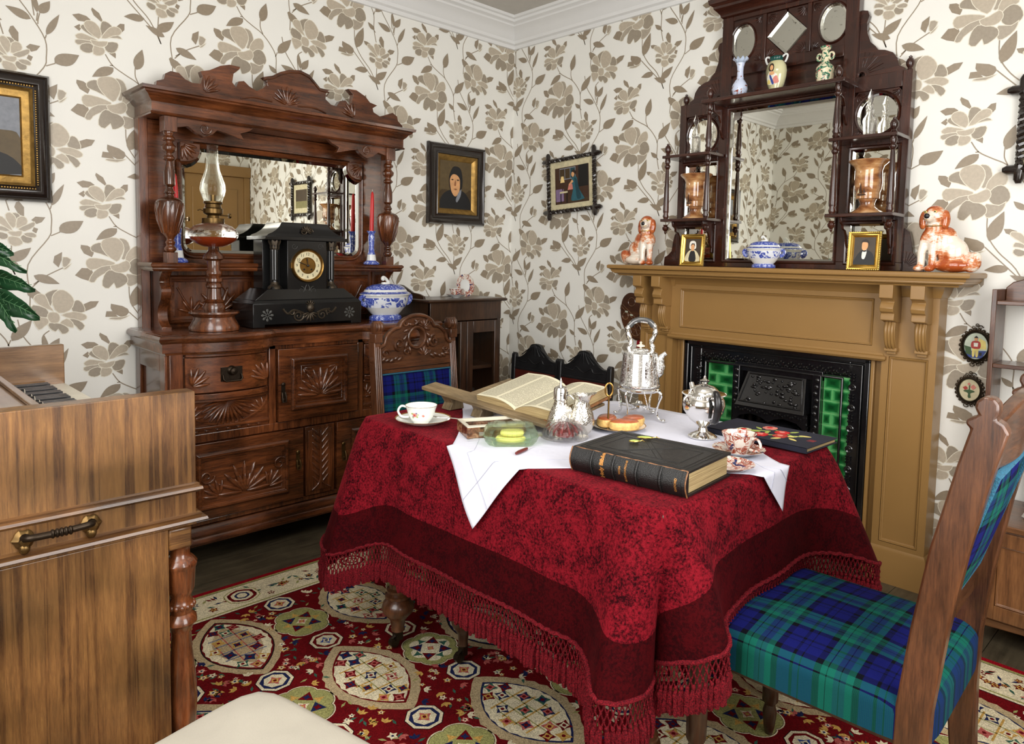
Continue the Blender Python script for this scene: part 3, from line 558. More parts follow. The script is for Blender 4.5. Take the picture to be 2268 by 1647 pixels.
# bowed drawers and sunk swags
for s in (-1,1):
    x0,x1=(-.558,-.232) if s<0 else (.232,.558)
    def bowstrip(mb,z0,z1,y0,dep,th=.02):
        o=bow(x0,x1,y0,dep)+[(x1,y0+th),(x0,y0+th)]; mb.prism(o,z0,z1)
    m=MB(); bowstrip(m,.835,.858,Y-.02,.04,.03); bowstrip(m,.668,.69,Y-.02,.042,.03); bowstrip(m,.655,.667,Y-.012,.03,.03); m.build('bowed_rail','mahog_x',SB,bevel=.002)
    m=MB(); bowstrip(m,.694,.832,Y-.016,.036,.03)
    for q in (-1,1):
        cx=(x0+x1)/2+q*.115
        for a in ((-1,1),) : fan(m,cx+q*.035,.722,Y-.036-.006*(1),.085,5,(pi*.5 if q>0 else .1),(pi*.9 if q>0 else pi*.5),.2,.007,.05)
    dr=m.build('drawer','mahog_x',SB,bevel=.0015)
    m=MB(); cx=(x0+x1)/2; yy=Y-.052
    m.box(cx-.042,cx+.042,yy-.004,yy+.003,.735,.79); m.t(Matrix.Translation((cx,yy,.775))@Matrix.Rotation(pi/2,4,'X')); m.lathe([(.02,0),(.017,.006),(.008,.01),(.007,.016),(.016,.022),(.012,.028),(.0,.03)],20); m.t(Matrix())
    m.tube([(cx-.036,yy-.008,.76),(cx-.037,yy-.016,.744),(cx-.03,yy-.018,.736),(cx+.03,yy-.018,.736),(cx+.037,yy-.016,.744),(cx+.036,yy-.008,.76)],.0035,8)
    m.build('handle','bronze_dark',dr,label='dark bronze drop handle and knob')
    m=MB(); m.box(x0-.006,x1+.006,Y-.004,Y+.01,.53,.655)   # sunk carved panel under the drawer
    fan(m,(x0+x1)/2,.652,Y-.008,.13,13,pi*1.06,pi*1.94,.12,.012,.04)
    m.t(Matrix()); pts=[((x0+x1)/2+.165*math.cos(a),Y-.008,.654+.1*math.sin(a)) for a in [pi+pi*k/16 for k in range(17)]]; m.tube(pts,.005,6)
    fan(m,x1-.012,.585,Y-.006,.07,4,pi*.55,pi*.95,.2,.006,.05); fan(m,x0+.012,.585,Y-.006,.07,4,pi*.05,pi*.45,.2,.006,.05)
    m.build('carved_panel','mahog_x',SB)
    m=MB(); m.box(x0-.006,x1+.006,Y-.022,Y,.545,.556); m.box(x0-.006,x1+.006,Y-.014,Y,.53,.545)
    for k in range(7): m.box(x0+.03+k*.042,x0+.044+k*.042,Y-.021,Y-.01,.533,.542)
    m.build('stepped_moulding','mahog_x',SB,bevel=.0015)
def lock(mb,x,z,y):
    mb.box(x-.008,x+.008,y-.003,y+.002,z-.035,z+.035); mb.ball((x,y-.004,z+.032),(.009,.004,.009),10,6); mb.ball((x,y-.004,z-.034),(.009,.004,.009),10,6)
    mb.tube([(x-.007,y-.006,z-.002),(x-.009,y-.012,z-.022),(x-.008,y-.013,z-.042),(x+.008,y-.013,z-.042),(x+.009,y-.012,z-.022),(x+.007,y-.006,z-.002)],.0028,6)
# upper centre door
m=MB(); m.box(-.19,.19,Y-.03,Y,.533,.84); panel(m,-.135,.135,.575,.8,Y-.03,.03,.014); m.box(-.09,.09,Y-.034,Y-.028,.615,.765)
fan(m,0,.63,Y-.036,.125,11,pi*.03,pi*.97,.17,.008,.06); fan(m,0,.63,Y-.038,.07,7,pi*.15,pi*.85,.2,.008,.06)
for q in (-1,1): fan(m,q*.08,.755,Y-.035,.05,3,(pi*1.05 if q>0 else pi*1.55),(pi*1.45 if q>0 else pi*1.95),.25,.006,.05)
dr=m.build('cupboard_door','mahog_x',SB,bevel=.002)
m=MB(); lock(m,-.17,.66,Y-.031); m.build('lock_plate','bronze_dark',dr,label='tarnished brass lock plate with ring pull')
# lower doors and centre pilaster
for s in (-1,1):
    m=MB(); a,b=(-.565,-.078) if s<0 else (.085,.565); m.box(a,b,Y-.03,Y,.188,.492); pa,pb=(a+.035,b-.07) if s<0 else (a+.07,b-.035)
    panel(m,pa,pb,.225,.455,Y-.03,.034,.016); cx=(pa+pb)/2
    fan(m,cx,.272,Y-.033,.13,9,pi*.02,pi*.98,.15,.009,.05); fan(m,cx,.272,Y-.037,.085,5,pi*.3,pi*.7,.2,.008,.05)
    for q in (-1,1):
        fan(m,cx+q*.1,.27,Y-.033,.08,5,pi*(.05 if q>0 else .45),pi*(.55 if q>0 else .95),.2,.008,.05); scroll(m,cx+q*.15,.36,Y-.035,.03,1.3,1,.005,0,q)
    dr=m.build('cupboard_door','mahog_x',SB,bevel=.002)
    m=MB(); lock(m,b-.027 if s<0 else a+.03,.36,Y-.031); m.build('lock_plate','brass_dark',dr,label='brass lock plate with hanging drop pull')
m=MB(); m.box(-.066,.073,Y-.026,Y,.188,.492); m.box(-.055,.062,Y-.03,Y-.02,.205,.475)
for k in range(8):
    z=.23+k*.03
    for q in (-1,1): m.t(Matrix.Translation((.003,Y-.03,z))@Matrix.Rotation(-(pi/2-q*.75),4,'Y')@Matrix.Translation((.03,0,0))); m.ball((0,0,0),(.03,.006,.006),8,5)
m.t(Matrix()); vine(m,[(.003,.21),(.003,.47)],Y-.033,.004); vine(m,[(-.04,.21),(-.005,.24),(.003,.3)],Y-.033,.004); vine(m,[(.046,.21),(.011,.24),(.003,.3)],Y-.033,.004)
m.build('carved_pilaster','mahog_z',SB,bevel=.001)
# ---- tower
SBL=set(SB.children)
m=MB(); m.box(-.605,.605,-.045,-.006,.9,1.77); m.box(-.605,-.57,-.06,-.045,.9,1.77); m.box(.57,.605,-.06,-.045,.9,1.77); m.build('back_board','mahog_z',SB,bevel=.002)
m=MB()
for a,b in ((-.5,-.06),(.06,.5)):
    panel(m,a,b,.935,1.14,-.045,.03,.016); fan(m,(a+b)/2,.98,-.05,.12,9,pi*.02,pi*.98,.16,.008,.05)
    for q in (-1,1): fan(m,(a+b)/2+q*.12,.98,-.05,.07,5,pi*.1,pi*.9,.2,.007,.05)
    vine(m,[(a+.04,1.09),((a+b)/2-.1,.985),((a+b)/2,1.1),((a+b)/2+.1,.985),(b-.04,1.09)],-.05,.004)
m.build('lower_panel','mahog_x',SB)
sh=[(-.605,-.03),(-.605,-.2),(-.55,-.215),(-.46,-.205),(-.4,-.175),(-.32,-.165),(.32,-.165),(.4,-.175),(.46,-.205),(.55,-.215),(.605,-.2),(.605,-.03)]
m=MB(); m.prism(sh,1.168,1.19); m.sweep(sh,[(-.02,1.16),(-.004,1.16),(.002,1.168),(.0,1.173),(.008,1.18),(.009,1.187),(.002,1.1935),(-.02,1.1935)],closed=False); m.build('middle_shelf','mahog_x',SB,smooth=35)
for s in (-1,1):
    o=[(-.05,.9),(-.17,.9),(-.172,.935),(-.14,.95),(-.125,.985),(-.135,1.02),(-.165,1.05),(-.175,1.085),(-.15,1.115),(-.165,1.14),(-.19,1.16),(-.05,1.16)]; o=[(p.x,p.y) for p in smooth_path([(a,b,0) for a,b in o[2:-2]],4)]; o=[(-.05,.9),(-.17,.9)]+o+[(-.19,1.16),(-.05,1.16)]
    m=MB(); m.prism(o,s*.545-.02,s*.545+.02,'x'); m.build('scrolled_bracket','mahog_z',SB,bevel=.002)
    x=s*.53; m=MB(); m.box(x-.022,x+.022,-.205,-.161,1.19,1.235)
    m.lathe([(.016,1.235),(.023,1.245),(.023,1.252),(.015,1.262),(.02,1.275),(.013,1.285),(.018,1.295),(.03,1.31),(.046,1.36),(.052,1.405),(.051,1.435),(.045,1.442),(.036,1.447),(.02,1.453),(.015,1.462),(.022,1.47),(.017,1.478),(.012,1.49),(.022,1.5),(.022,1.55),(.014,1.585),(.013,1.592),(.024,1.6),(.024,1.606),(.015,1.614),(.014,1.622),(.027,1.635),(.029,1.648),(.018,1.66),(.015,1.668),(.025,1.674),(.025,1.682),(.016,1.692),(.02,1.7),(.02,1.712)],24,c=(x,-.183,0))
    m.box(x-.026,x+.026,-.2095,-.157,1.705,1.7645)
    for k in range(12): a=2*pi*k/12; m.tube([(x+r*math.cos(a+t),-.183+r*math.sin(a+t),z) for r,z,t in ((.03,1.31,0),(.047,1.36,.1),(.0525,1.4,.22),(.052,1.43,.4))],.004,5)
    m.build('turned_column','mahog_z',SB,bevel=.002)
# mirror: glass, frame with concave corner spandrels
def mirror_outline(hw,z0,z1,r,n=6):
    c=[]; 
    for cx,cz,a0 in ((hw,z0,pi),(hw,z1,1.5*pi),(-hw,z1,0),(-hw,z0,.5*pi)):
        pass
    out=[]
    def arc(cx,cz,a0,a1): 
        for k in range(n+1): a=a0+(a1-a0)*k/n; out.append((cx+r*math.cos(a),cz+r*math.sin(a)))
    arc(-hw,z0,pi/2,0); arc(hw,z0,pi,pi/2); arc(hw,z1,1.5*pi,pi); arc(-hw,z1,0,-pi/2)
    return out
def mirror_outline2(hw,z0,z1,r,r2,n=6):
    out=[]
    def arc(cx,cz,a0,a1,r): 
        for k in range(n+1): a=a0+(a1-a0)*k/n; out.append((cx+r*math.cos(a),cz+r*math.sin(a)))
    arc(-hw+r2,z0+r2,-pi,-pi/2,r2); arc(hw-r2,z0+r2,-pi/2,0,r2); arc(hw,z1,1.5*pi,pi,r); arc(-hw,z1,0,-pi/2,r)
    return out
mo=mirror_outline2(.435,1.235,1.672,.075,.045)
def tf(y): return Matrix(((1,0,0,0),(0,0,-1,y),(0,1,0,0),(0,0,0,1)))
m=MB(); m.prism(mo,-.052,-.049,'y'); mg=m.build('mirror_glass','mirror',SB,smooth=0)
m=MB(); m.t(tf(-.045)); m.sweep(mo,[(.004,0),(.004,.014),(0,.016),(-.012,.008),(-.0125,.005)]); m.t(Matrix()); m.build('mirror_bevel','mirror_edge',mg,smooth=0)
m=MB(); m.t(tf(-.045)); m.sweep(mo,[(.002,0),(.002,.018),(.008,.024),(.014,.02),(.02,.024),(.026,.014),(.026,0)]); m.t(Matrix())
m.box(-.57,-.465,-.06,-.045,1.212,1.7); m.box(.465,.57,-.06,-.045,1.212,1.7); m.box(-.57,.57,-.06,-.045,1.7,1.765); m.box(-.57,.57,-.058,-.045,1.193,1.212)
m.build('mirror_frame','mahog_x',SB,smooth=35)
for s in (-1,1):
    m=MB(); m.prism([(s*.447,1.69),(s*.447,1.61),(s*.41,1.612),(s*.38,1.625),(s*.365,1.65),(s*.363,1.69)] ,-.075,-.05,'y'); fan(m,s*.44,1.682,-.077,.075,5,pi*(1.05 if s>0 else 1.5),pi*(1.5 if s>0 else 1.95),.24,.007,.08); m.build('corner_carving','mahog_x',SB,bevel=.002,label='carved leaf corner block')
    o=[(s*.505,1.768),(s*.505,1.725),(s*.46,1.735),(s*.43,1.715),(s*.395,1.7),(s*.36,1.715),(s*.34,1.735),(s*.3,1.728),(s*.25,1.715),(s*.225,1.71),(s*.24,1.735),(s*.2,1.75),(s*.18,1.768)]
    m=MB(); m.prism(o,-.2,-.175,'y'); scroll(m,s*.39,1.735,-.2,.025,1.3,1,.005,0,s); m.build('fretted_bracket','mahog_x',SB,bevel=.002)
m=MB(); m.box(-.6,.6,-.21,-.006,1.768,1.83); cr=[(-.6,-.006),(-.6,-.21),(.6,-.21),(.6,-.006)]
m.sweep(cr,[(-.002,1.7645),(.004,1.7645),(.008,1.769),(.004,1.774),(.0015,1.776),(.0015,1.812),(.004,1.816),(.012,1.822),(.02,1.834),(.034,1.842),(.036,1.848),(.046,1.851),(.048,1.863),(-.03,1.865),(-.2,1.865)],closed=False); m.build('cornice','mahog_x',SB,smooth=30)
cz=[(185,170),(188,148),(228,140),(236,108),(265,95),(310,105),(345,140),(385,160),(430,165),(442,128),(430,96),(480,90),(540,66),(590,60),(648,72),(645,85),(612,110),(605,158),(626,185),(640,152),(670,150),(700,180),(740,205),(775,190),(800,165),(795,145),(775,128),(830,120),(870,100),(920,88),(980,90),(1030,115),(1060,150),(1090,188),(1138,200),(1122,220),(1120,250),(1150,280),(1180,290),(1200,260),(1230,256),(1250,284),(1266,268),(1272,225),(1245,193),(1290,200),(1340,235),(1365,268),(1405,285),(1380,300),(1385,322),(1420,345),(1460,335),(1490,325),(1515,345),(1520,370),(1545,398)]
cp=[aty(270+a*.40074,120+b*.40074,-.14) for a,b in cz]; cp=[(p.x+1.5,p.z) for p in cp]
m=MB(); m.prism([(cp[-1][0],1.862)]+cp[::-1]+[(cp[0][0],1.862)],-.15,-.118,'y')
m.tube([(a,-.152,b-.012) for a,b in cp[24:36]],.004,6)
fan(m,-.03,1.895,-.152,.085,9,pi*.12,pi*.88,.16,.006,.06)
for s in (-1,1): vine(m,[(-.04+s*.06,1.9),(-.04+s*.14,1.905),(-.04+s*.2,1.89)],-.152,.004); fan(m,-.04+s*.35,1.89,-.152,.08,5,pi*(.5 if s>0 else .1),pi*(.9 if s>0 else .5),.18,.006,.06)
CRB=m.build('crest_board','mahog_x',SB,smooth=30,bevel=.004)
for o_ in SB.children:
    if o_ not in SBL and o_ is not CRB: o_.location.x=-.03; o_.scale.x=.965
# ================================================================ things on the sideboard
def at_side(px,py,z): p=atz(px,py,z); return p
# oil lamp
p=Vector((-1.91,-.28,.9265))
LP=thing('oil_lamp','tall oil lamp with a clear glass chimney and turned wooden stem','lamp',p); LP.scale=(1.2,1.2,1.11)
m=MB(); m.lathe([(.0,0),(.078,0),(.08,.012),(.066,.04),(.064,.048),(.08,.062),(.078,.068),(.05,.066),(.034,.07),(.036,.086),(.03,.098),(.034,.104),(.024,.112),(.021,.15),(.026,.155),(.026,.164),(.021,.17),(.028,.176),(.028,.186),(.02,.192),(.026,.2),(.026,.21),(.02,.218),(.021,.25),(.034,.258),(.033,.268),(.018,.285),(.016,.3),(0,.3)],32); m.build('stem','mahog_z',LP,label='turned wooden stem and base')
m=MB(); m.lathe([(.012,.298),(.03,.3),(.056,.312),(.07,.324),(.0765,.337),(.078,.345),(.073,.36),(.058,.375),(.036,.384),(.034,.39)],48,cap=False,flute=.022,fn=22); m.build('oil_font','glass_cut',LP,label='ribbed clear glass oil reservoir')
m=MB(); m.lathe([(0,.3005),(.029,.302),(.054,.3135),(.0685,.326),(.073,.335),(0,.335)],32); m.build('oil','amber_oil',LP)
m=MB(); m.lathe([(.034,.383),(.035,.402),(.02,.404),(.018,.412),(.03,.42),(.031,.436),(.026,.44),(.024,.452),(.03,.456),(.029,.462),(0,.462)],28); m.tube([(.02,0,.415),(.05,0,.414)],.0025); m.t(Matrix.Translation((.055,0,.414))@Matrix.Rotation(pi/2,4,'Y')); m.lathe([(0,-.004),(.009,-.003),(.009,.003),(0,.004)],12); m.t(Matrix()); m.tube([(-.025,0,.425),(-.042,0,.432),(-.05,.0,.428)],.002)
m.lathe([(.009,.455),(.009,.486),(0,.487)],12); m.build('burner','brass_dark',LP)
m=MB(); m.lathe([(.026,.46),(.035,.485),(.039,.505),(.037,.525),(.029,.55),(.021,.575),(.0175,.61),(.0165,.66),(.0175,.662)],32,cap=False); m.build('chimney','glass_pane',LP,label='clear glass chimney',mods=[('SOLIDIFY',{'thickness':.0012})])
# black slate mantel clock
CK=thing('mantel_clock','black slate mantel clock with pillars and a brass rimmed dial','clock',(-1.508,-.185,.9265)); CK.scale=(1.03,1,1)
def B(cx,w,y0,y1,z0,z1): m.box(cx-w/2,cx+w/2,y0,y1,z0,z1)
m=MB(); m.prism([(-.25,0),(-.2,.0),(-.2,.012),(.2,.012),(.2,0),(.25,0),(.25,.1),(-.25,.1)],-.13,.08,'y'); 
def frust(w0,w1,d0,d1,z0,z1): m.add([(-w0,-d0[0],z0),(w0,-d0[0],z0),(w0,d0[1],z0),(-w0,d0[1],z0),(-w1,-d1[0],z1),(w1,-d1[0],z1),(w1,d1[1],z1),(-w1,d1[1],z1)],[(0,3,2,1),(4,5,6,7),(0,1,5,4),(1,2,6,5),(2,3,7,6),(3,0,4,7)])
frust(.25,.235,(.13,.08),(.118,.078),.1,.114); frust(.235,.175,(.112,.078),(.105,.07),.114,.16)
m.box(-.09,.09,-.105,.06,.114,.37); m.box(-.165,.165,-.03,.06,.16,.37)
m.box(-.19,.19,-.112,.07,.37,.386)
n=10; vs=[];
prof=[(.18,.386),(.17,.394),(.15,.402),(.13,.415),(.115,.43),(.108,.442),(.105,.447)]
for w_,z in prof: vs+=[(-w_,-.105+(.18-w_)*.25,z),(w_,-.105+(.18-w_)*.25,z),(w_,.065,z),(-w_,.065,z)]
m.add(vs,[(4*j+i,4*j+(i+1)%4,4*j+4+(i+1)%4,4*j+4+i) for j in range(len(prof)-1) for i in range(4)]+[tuple(range(len(vs)-4,len(vs)))])
m.build('case','slate',CK,bevel=.002,smooth=30)
for s in (-1,1):
    m=MB(); x=s*.13; m.lathe([(.03,.16),(.026,.17),(.02,.174),(.016,.18),(.013,.186),(.015,.2)],20,c=(x,-.07,0)); m.lathe([(.014,.2),(.0145,.31),(.0145,.33)],24,c=(x,-.07,0),flute=.05,fn=12); m.lathe([(.015,.33),(.018,.34),(.017,.35),(.024,.366),(.025,.37)],20,c=(x,-.07,0)); m.build('pillar','slate',CK)
    m=MB(); m.lathe([(.0155,.328),(.019,.338),(.018,.346),(.025,.362),(.024,.3695)],16,c=(x,-.07,0),flute=.1,fn=8); m.build('pillar_capital','bronze',CK); m=MB(); m.lathe([(.03,.1605),(.027,.17),(.021,.175),(.0165,.18),(.0145,.19)],20,c=(x,-.07,0),flute=.06,fn=16); m.build('pillar_base','bronze',CK)
dz=.262; T=Matrix.Translation((0,-.105,dz))@Matrix.Rotation(pi/2,4,'X')
m=MB(); m.t(T); m.lathe([(.074,0),(.0745,.006),(.07,.014),(.066,.012),(.063,.006),(.061,.003)],48,cap=False); m.box(-.079,-.073,-.012,.012,.002,.01); m.build('bezel','brass',CK)
m=MB(); m.t(T); m.lathe([(.063,.001),(.063,.0035),(.036,.0036),(.036,.001)],48,cap=False); fc=m.build('dial','porcelain_dial' if 'porcelain_dial' in MATS else 'pt_cream',CK,smooth=0)
m=MB(); m.t(T); m.lathe([(.0,.003),(.033,.003),(.0345,.0055),(.036,.0055),(.0365,.004)],40,cap=False); m.build('dial_centre','brass',CK)
m=MB(); m.t(T)
for k in range(12):
    a=pi/2-2*pi*(k+1)/12; text_mesh(m,str(k+1),.0175,Matrix.Translation((.0495*math.cos(a),.0495*math.sin(a),.004)))
m.build('numerals','pt_dark',fc,smooth=0)
m=MB(); m.t(T)
def hand(a,l,w,z): 
    d=Vector((math.cos(a),math.sin(a),0)); nn=Vector((-d.y,d.x,0)); m.prism([tuple((d*p+nn*q)[:2]) for p,q in ((-.008,w*.5),(-.008,-w*.5),(l*.6,-w),(l*.75,-w*1.4),(l,0),(l*.75,w*1.4),(l*.6,w))],z,z+.001)
hand(math.radians(98),.034,.0016,.007); hand(math.radians(160),.052,.0012,.0085); m.lathe([(.005,.005),(.005,.01),(0,.011)],12)
for s in (-1,1): m.lathe([(.004,.003),(.004,.0062),(0,.0062)],10,c=(s*.017,-.017,0))
m.build('hands','ebony',CK)
m=MB(); y=-.1305
for s in (-1,1):
    scroll(m,s*.055,.045,y,.024,1.6,1,.0045,0,s); vine(m,[(s*.03,.055),(s*.075,.07),(s*.1,.055),(s*.118,.07),(s*.122,.078)],y,.005); scroll(m,s*.085,.06,y,.012,1.2,1,.004,1,s)
m.build('bronze_scroll','bronze',CK); m=MB(); m.ball((0,y-.002,.078),(.017,.012,.02),12,8); m.ball((0,y-.012,.076),(.004,.006,.005),8,6); fan(m,0,.06,y,.045,7,pi*1.1,pi*1.9,.25,.006,.1); fan(m,0,.085,y,.03,5,pi*.2,pi*.8,.3,.006,.2)
m.build('bronze_mask','bronze',CK,label='cast bronze mask mount'); m=MB(); y=-.1; fan(m,0,.405,-.101,.035,7,pi*.1,pi*.9,.3,.006,.1); scroll(m,-.015,.41,-.101,.014,1.2,1,.003,0,-1); scroll(m,.015,.41,-.101,.014,1.2,1,.003,0,1)
m.build('bronze_crest_mount','bronze',CK)
m=MB()
for s in (-1,1):
    for k in range(8): a=k*pi/4; m.t(Matrix.Translation((s*.19,-.1302,.052))@Matrix.Rotation(-a,4,'Y')); m.box(.004,.026,-.0004,.0004,-.0016,.0016); m.ball((.02,0,0),(.007,.0006,.005),8,4)
m.t(Matrix())
for s in (-1,1): scroll(m,s*.028,.155,-.1052,.016,1.3,1,.0012,pi/2,s); scroll(m,s*.06,.345,-.1052,.014,1.2,1,.001,0,s); vine(m,[(0,.14),(s*.01,.16),(s*.004,.178)],-.1052,.0012)
m.build('incised_ornament','slate_line',CK)
# candlesticks and candles
def candlestick(loc,label):
    t=thing('candlestick',label,'candlestick',loc,0,'blue and white candlesticks on the sideboard shelf'); t.scale=(1.2,1.2,1.23)
    m=MB(); m.mat(0); m.lathe([(0,0),(.032,0),(.034,.004),(.03,.01),(.02,.016)],28,cap=False); m.mat(1); m.lathe([(.02,.016),(.018,.03),(.0165,.04)],28,cap=False); m.mat(0); m.lathe([(.0165,.04),(.0125,.052),(.011,.07),(.0125,.095),(.014,.11),(.012,.118),(.013,.124),(.0185,.131),(.019,.134),(.012,.1335),(.011,.12),(0,.12)],28,cap=False)
    m.build('china_stick',['willow_band','porcelain'],t); return t
def candle(loc,label,lean=0):
    m=MB(); m.lathe([(.0095,0),(.0105,.01),(.0095,.15),(.007,.198),(.003,.208),(0,.21)],16); o=m.build('candle','candle_red')
    tag(o,label,'candle','red candles on the sideboard',loc,0,0,lean); m=MB(); m.tube([(0,0,.206),(.0005,0,.22)],.0009,6); m.build('wick','wick',o)
candlestick((-2.0,-.14,1.1942),'blue and white china candlestick at the left end of the sideboard shelf'); candle((-2.0,-.14,1.3425),'red candle in the china candlestick behind the oil lamp',-.03)
candlestick((-1.085,-.14,1.1942),'blue and white china candlestick at the right end of the sideboard shelf'); candle((-1.085,-.14,1.3425),'red candle in the china candlestick to the right of the clock',.02)
# tureens
def tureen(name,label,loc,s,sx,rz,cat='tureen'):
    t=thing(name,label,cat,loc,rz); t.scale=(s,s,s); k=6
    def L_(m,prof,**kw): m.lathe(prof,32,sx=sx,sy=.72,**kw)
    m=MB(); m.mat(1); L_(m,[(0,0),(.07,0),(.072,.004),(.07,.018),(.058,.026)],cap=False); m.mat(0); L_(m,[(.058,.026),(.068,.036),(.082,.055),(.088,.062)],cap=False); m.mat(2); L_(m,[(.088,.062),(.098,.085),(.101,.098),(.102,.108)],cap=False); m.mat(0); L_(m,[(.102,.108),(.104,.115),(.112,.122),(.112,.126),(.1,.126)],cap=False)
    m.build('bowl',['porcelain','willow_band','willow'],t)
    for q in (-1,1):
        m=MB(); m.tube(smooth_path([(q*.1*sx,0,.115),(q*.118*sx,0,.112),(q*.122*sx,0,.098),(q*.112*sx,0,.082),(q*.1*sx,0,.078)],4),.0075,8,flat=2); m.build('handle','willow_band',t)
    m=MB(); m.mat(1); L_(m,[(.112,.127),(.104,.132),(.096,.136)],cap=False); m.mat(0); L_(m,[(.096,.136),(.09,.146)],cap=False); m.mat(1); L_(m,[(.09,.146),(.08,.158),(.06,.168),(.035,.172)],cap=False); m.mat(0); L_(m,[(.035,.172),(.02,.174),(.018,.18),(0,.18)],cap=False)
    m.tube(smooth_path([(.018,0,.176),(.008,0,.188),(-.004,0,.2),(-.014,0,.204),(-.018,0,.196),(-.012,0,.192)],4),.007,8); m.build('lid',['porcelain','willow_band'],t); return t
tureen('soup_tureen','large blue and white lidded tureen at the right end of the sideboard top',(-1.067,-.24,.9265),1.15,1.1,math.radians(8)).scale=(1.17,1.15,1.02)
bpy.data.objects['soup_tureen']
# ================================================================ framed pictures
def polys(mb,items,mats,w,h,T,z0=.001):
    for k,(mt,pts) in enumerate(items):
        mb.cur=mats.index(mt); old=mb.T; mb.T=T; q=smooth_path([(a,b,0) for a,b in pts],3,True) if len(pts)>4 else [Vector((a,b,0)) for a,b in pts]
        mb.poly([(v.x,-(z0+.00012*k),v.y) for v in q]); mb.T=old
def wallT(side,u,z): # local x right, z up, -y out of the wall
    return Matrix.Translation((u,0,z)) if side=='back' else Matrix.Translation((0,-u,z))@Matrix.Rotation(-pi/2,4,'Z')
def rectframe(m,hw,hh,prof): m.sweep([(-hw,-hh),(hw,-hh),(hw,hh),(-hw,hh)],prof)
def ttf(y=0): return tf(y)
# portrait of an old woman in a black bonnet
P1=thing('portrait_painting','small painted portrait of an old woman in a black bonnet, dark frame','painting',(-.448,0,1.645),0)
m=MB(); m.t(tf(-.005)@Matrix.Rotation(0,4,'Z')); rectframe(m,.203,.222,[(0,0),(0,.02),(-.006,.03),(-.014,.032),(-.02,.024),(-.034,.02),(-.05,.026),(-.056,.03),(-.06,.024),(-.062,0)]); m.build('frame','black_frame',P1)
m=MB(); m.t(tf(-.005)); rectframe(m,.143,.162,[(0,0),(0,.024),(-.004,.022),(-.028,.006),(-.03,.002)]); m.build('gilt_slip','gilt',P1,label='worn gilt inner slip')
PM=['pt_bg','pt_bg2','pt_black','skin','skin_dark','pt_dark','pt_grey','pt_hair']
m=MB(); m.cur=1; m.box(-.12,.12,-.009,-.005,-.14,.14)
polys(m,[('pt_bg',[(-.115,-.135),(.115,-.135),(.115,-.02),(.05,-.05),(-.05,-.03),(-.115,-.04)]),('pt_black',[(-.115,-.135),(-.112,-.09),(-.085,-.05),(-.03,-.025),(.03,-.025),(.075,-.045),(.108,-.09),(.113,-.135)]),('pt_black',[(-.046,-.01),(-.048,.045),(-.03,.09),(-.01,.105),(.02,.102),(.038,.085),(.048,.045),(.048,.0),(.03,-.04),(-.02,-.05)]),('skin',[(-.043,.02),(-.037,.045),(-.02,.06),(.005,.058),(.026,.04),(.03,.01),(.026,-.03),(.005,-.06),(-.015,-.058),(-.034,-.03)]),('skin_dark',[(-.004,.028),(-.012,.005),(-.01,-.004),(.0,-.003),(.002,.01)]),('pt_hair',[(-.036,.03),(-.026,.034),(-.014,.03),(-.026,.026)]),('pt_hair',[(.004,.03),(.014,.034),(.026,.03),(.014,.025)]),('skin_dark',[(-.018,-.022),(-.002,-.018),(.012,-.022),(-.002,-.028)]),('pt_grey',[(.02,-.04),(.04,-.02),(.034,-.06),(.01,-.095),(.0,-.08)])],PM,0,0,Matrix.Translation((0,-.009,0)))
m.build('canvas',PM,P1,smooth=0)
# cross corner frame with a coloured print
def oxford(name,label,side,u,z,w,h,rz,items,mats,margin=.03,cat='picture',ext=.05,tw=.014,tilt=0):
    t=thing(name,label,cat); t.matrix_world=wallT(side,u,z)@Matrix.Rotation(tilt,4,'Y')
    for a,b,ln in ((0,1,w),(0,-1,w),(1,0,h),(-1,0,h)):
        m=MB(); hor=(a==0); l2=ln/2+ext
        T=Matrix.Translation((0,-.022,b*h/2)) if hor else Matrix.Translation((a*w/2,-.022 -.002,0))@Matrix.Rotation(pi/2,4,'Y')
        m.t(T); n=60
        for s in (-1,1): m.tube([(s*(ln/2-.012),0,0),(s*(l2-.014),0,0),(s*l2,0,0)],[tw*1.05,tw*1.05,tw*.55],8)
        m.tube([(-ln/2+.01,0,0),(ln/2-.01,0,0)],tw*.7,8)
        for s in (0,pi): m.tube([(-ln/2+.012+(ln-.024)*k/n,tw*.45*math.cos(k*1.25+s),tw*.45*math.sin(k*1.25+s)) for k in range(n+1)],tw*.55,6)
        m.build('rail','black_frame',t,bevel=0)
    m=MB(); m.cur=0; m.box(-w/2,w/2,-.016,-.01,-h/2,h/2); polys(m,items,mats,w,h,Matrix.Translation((0,-.016,0))); m.build('print',mats,t,smooth=0)
    return t
OM=['pt_cream','pt_brown','pt_teal','pt_teal2','pt_lamp','skin','pt_bg','pt_hair','pt_pink','pt_grey','pt_dark','pt_green','pt_red','pt_mauve']
def R4(a,b,c,d): return [(a,c),(b,c),(b,d),(a,d)]
W1,H1=.34,.29
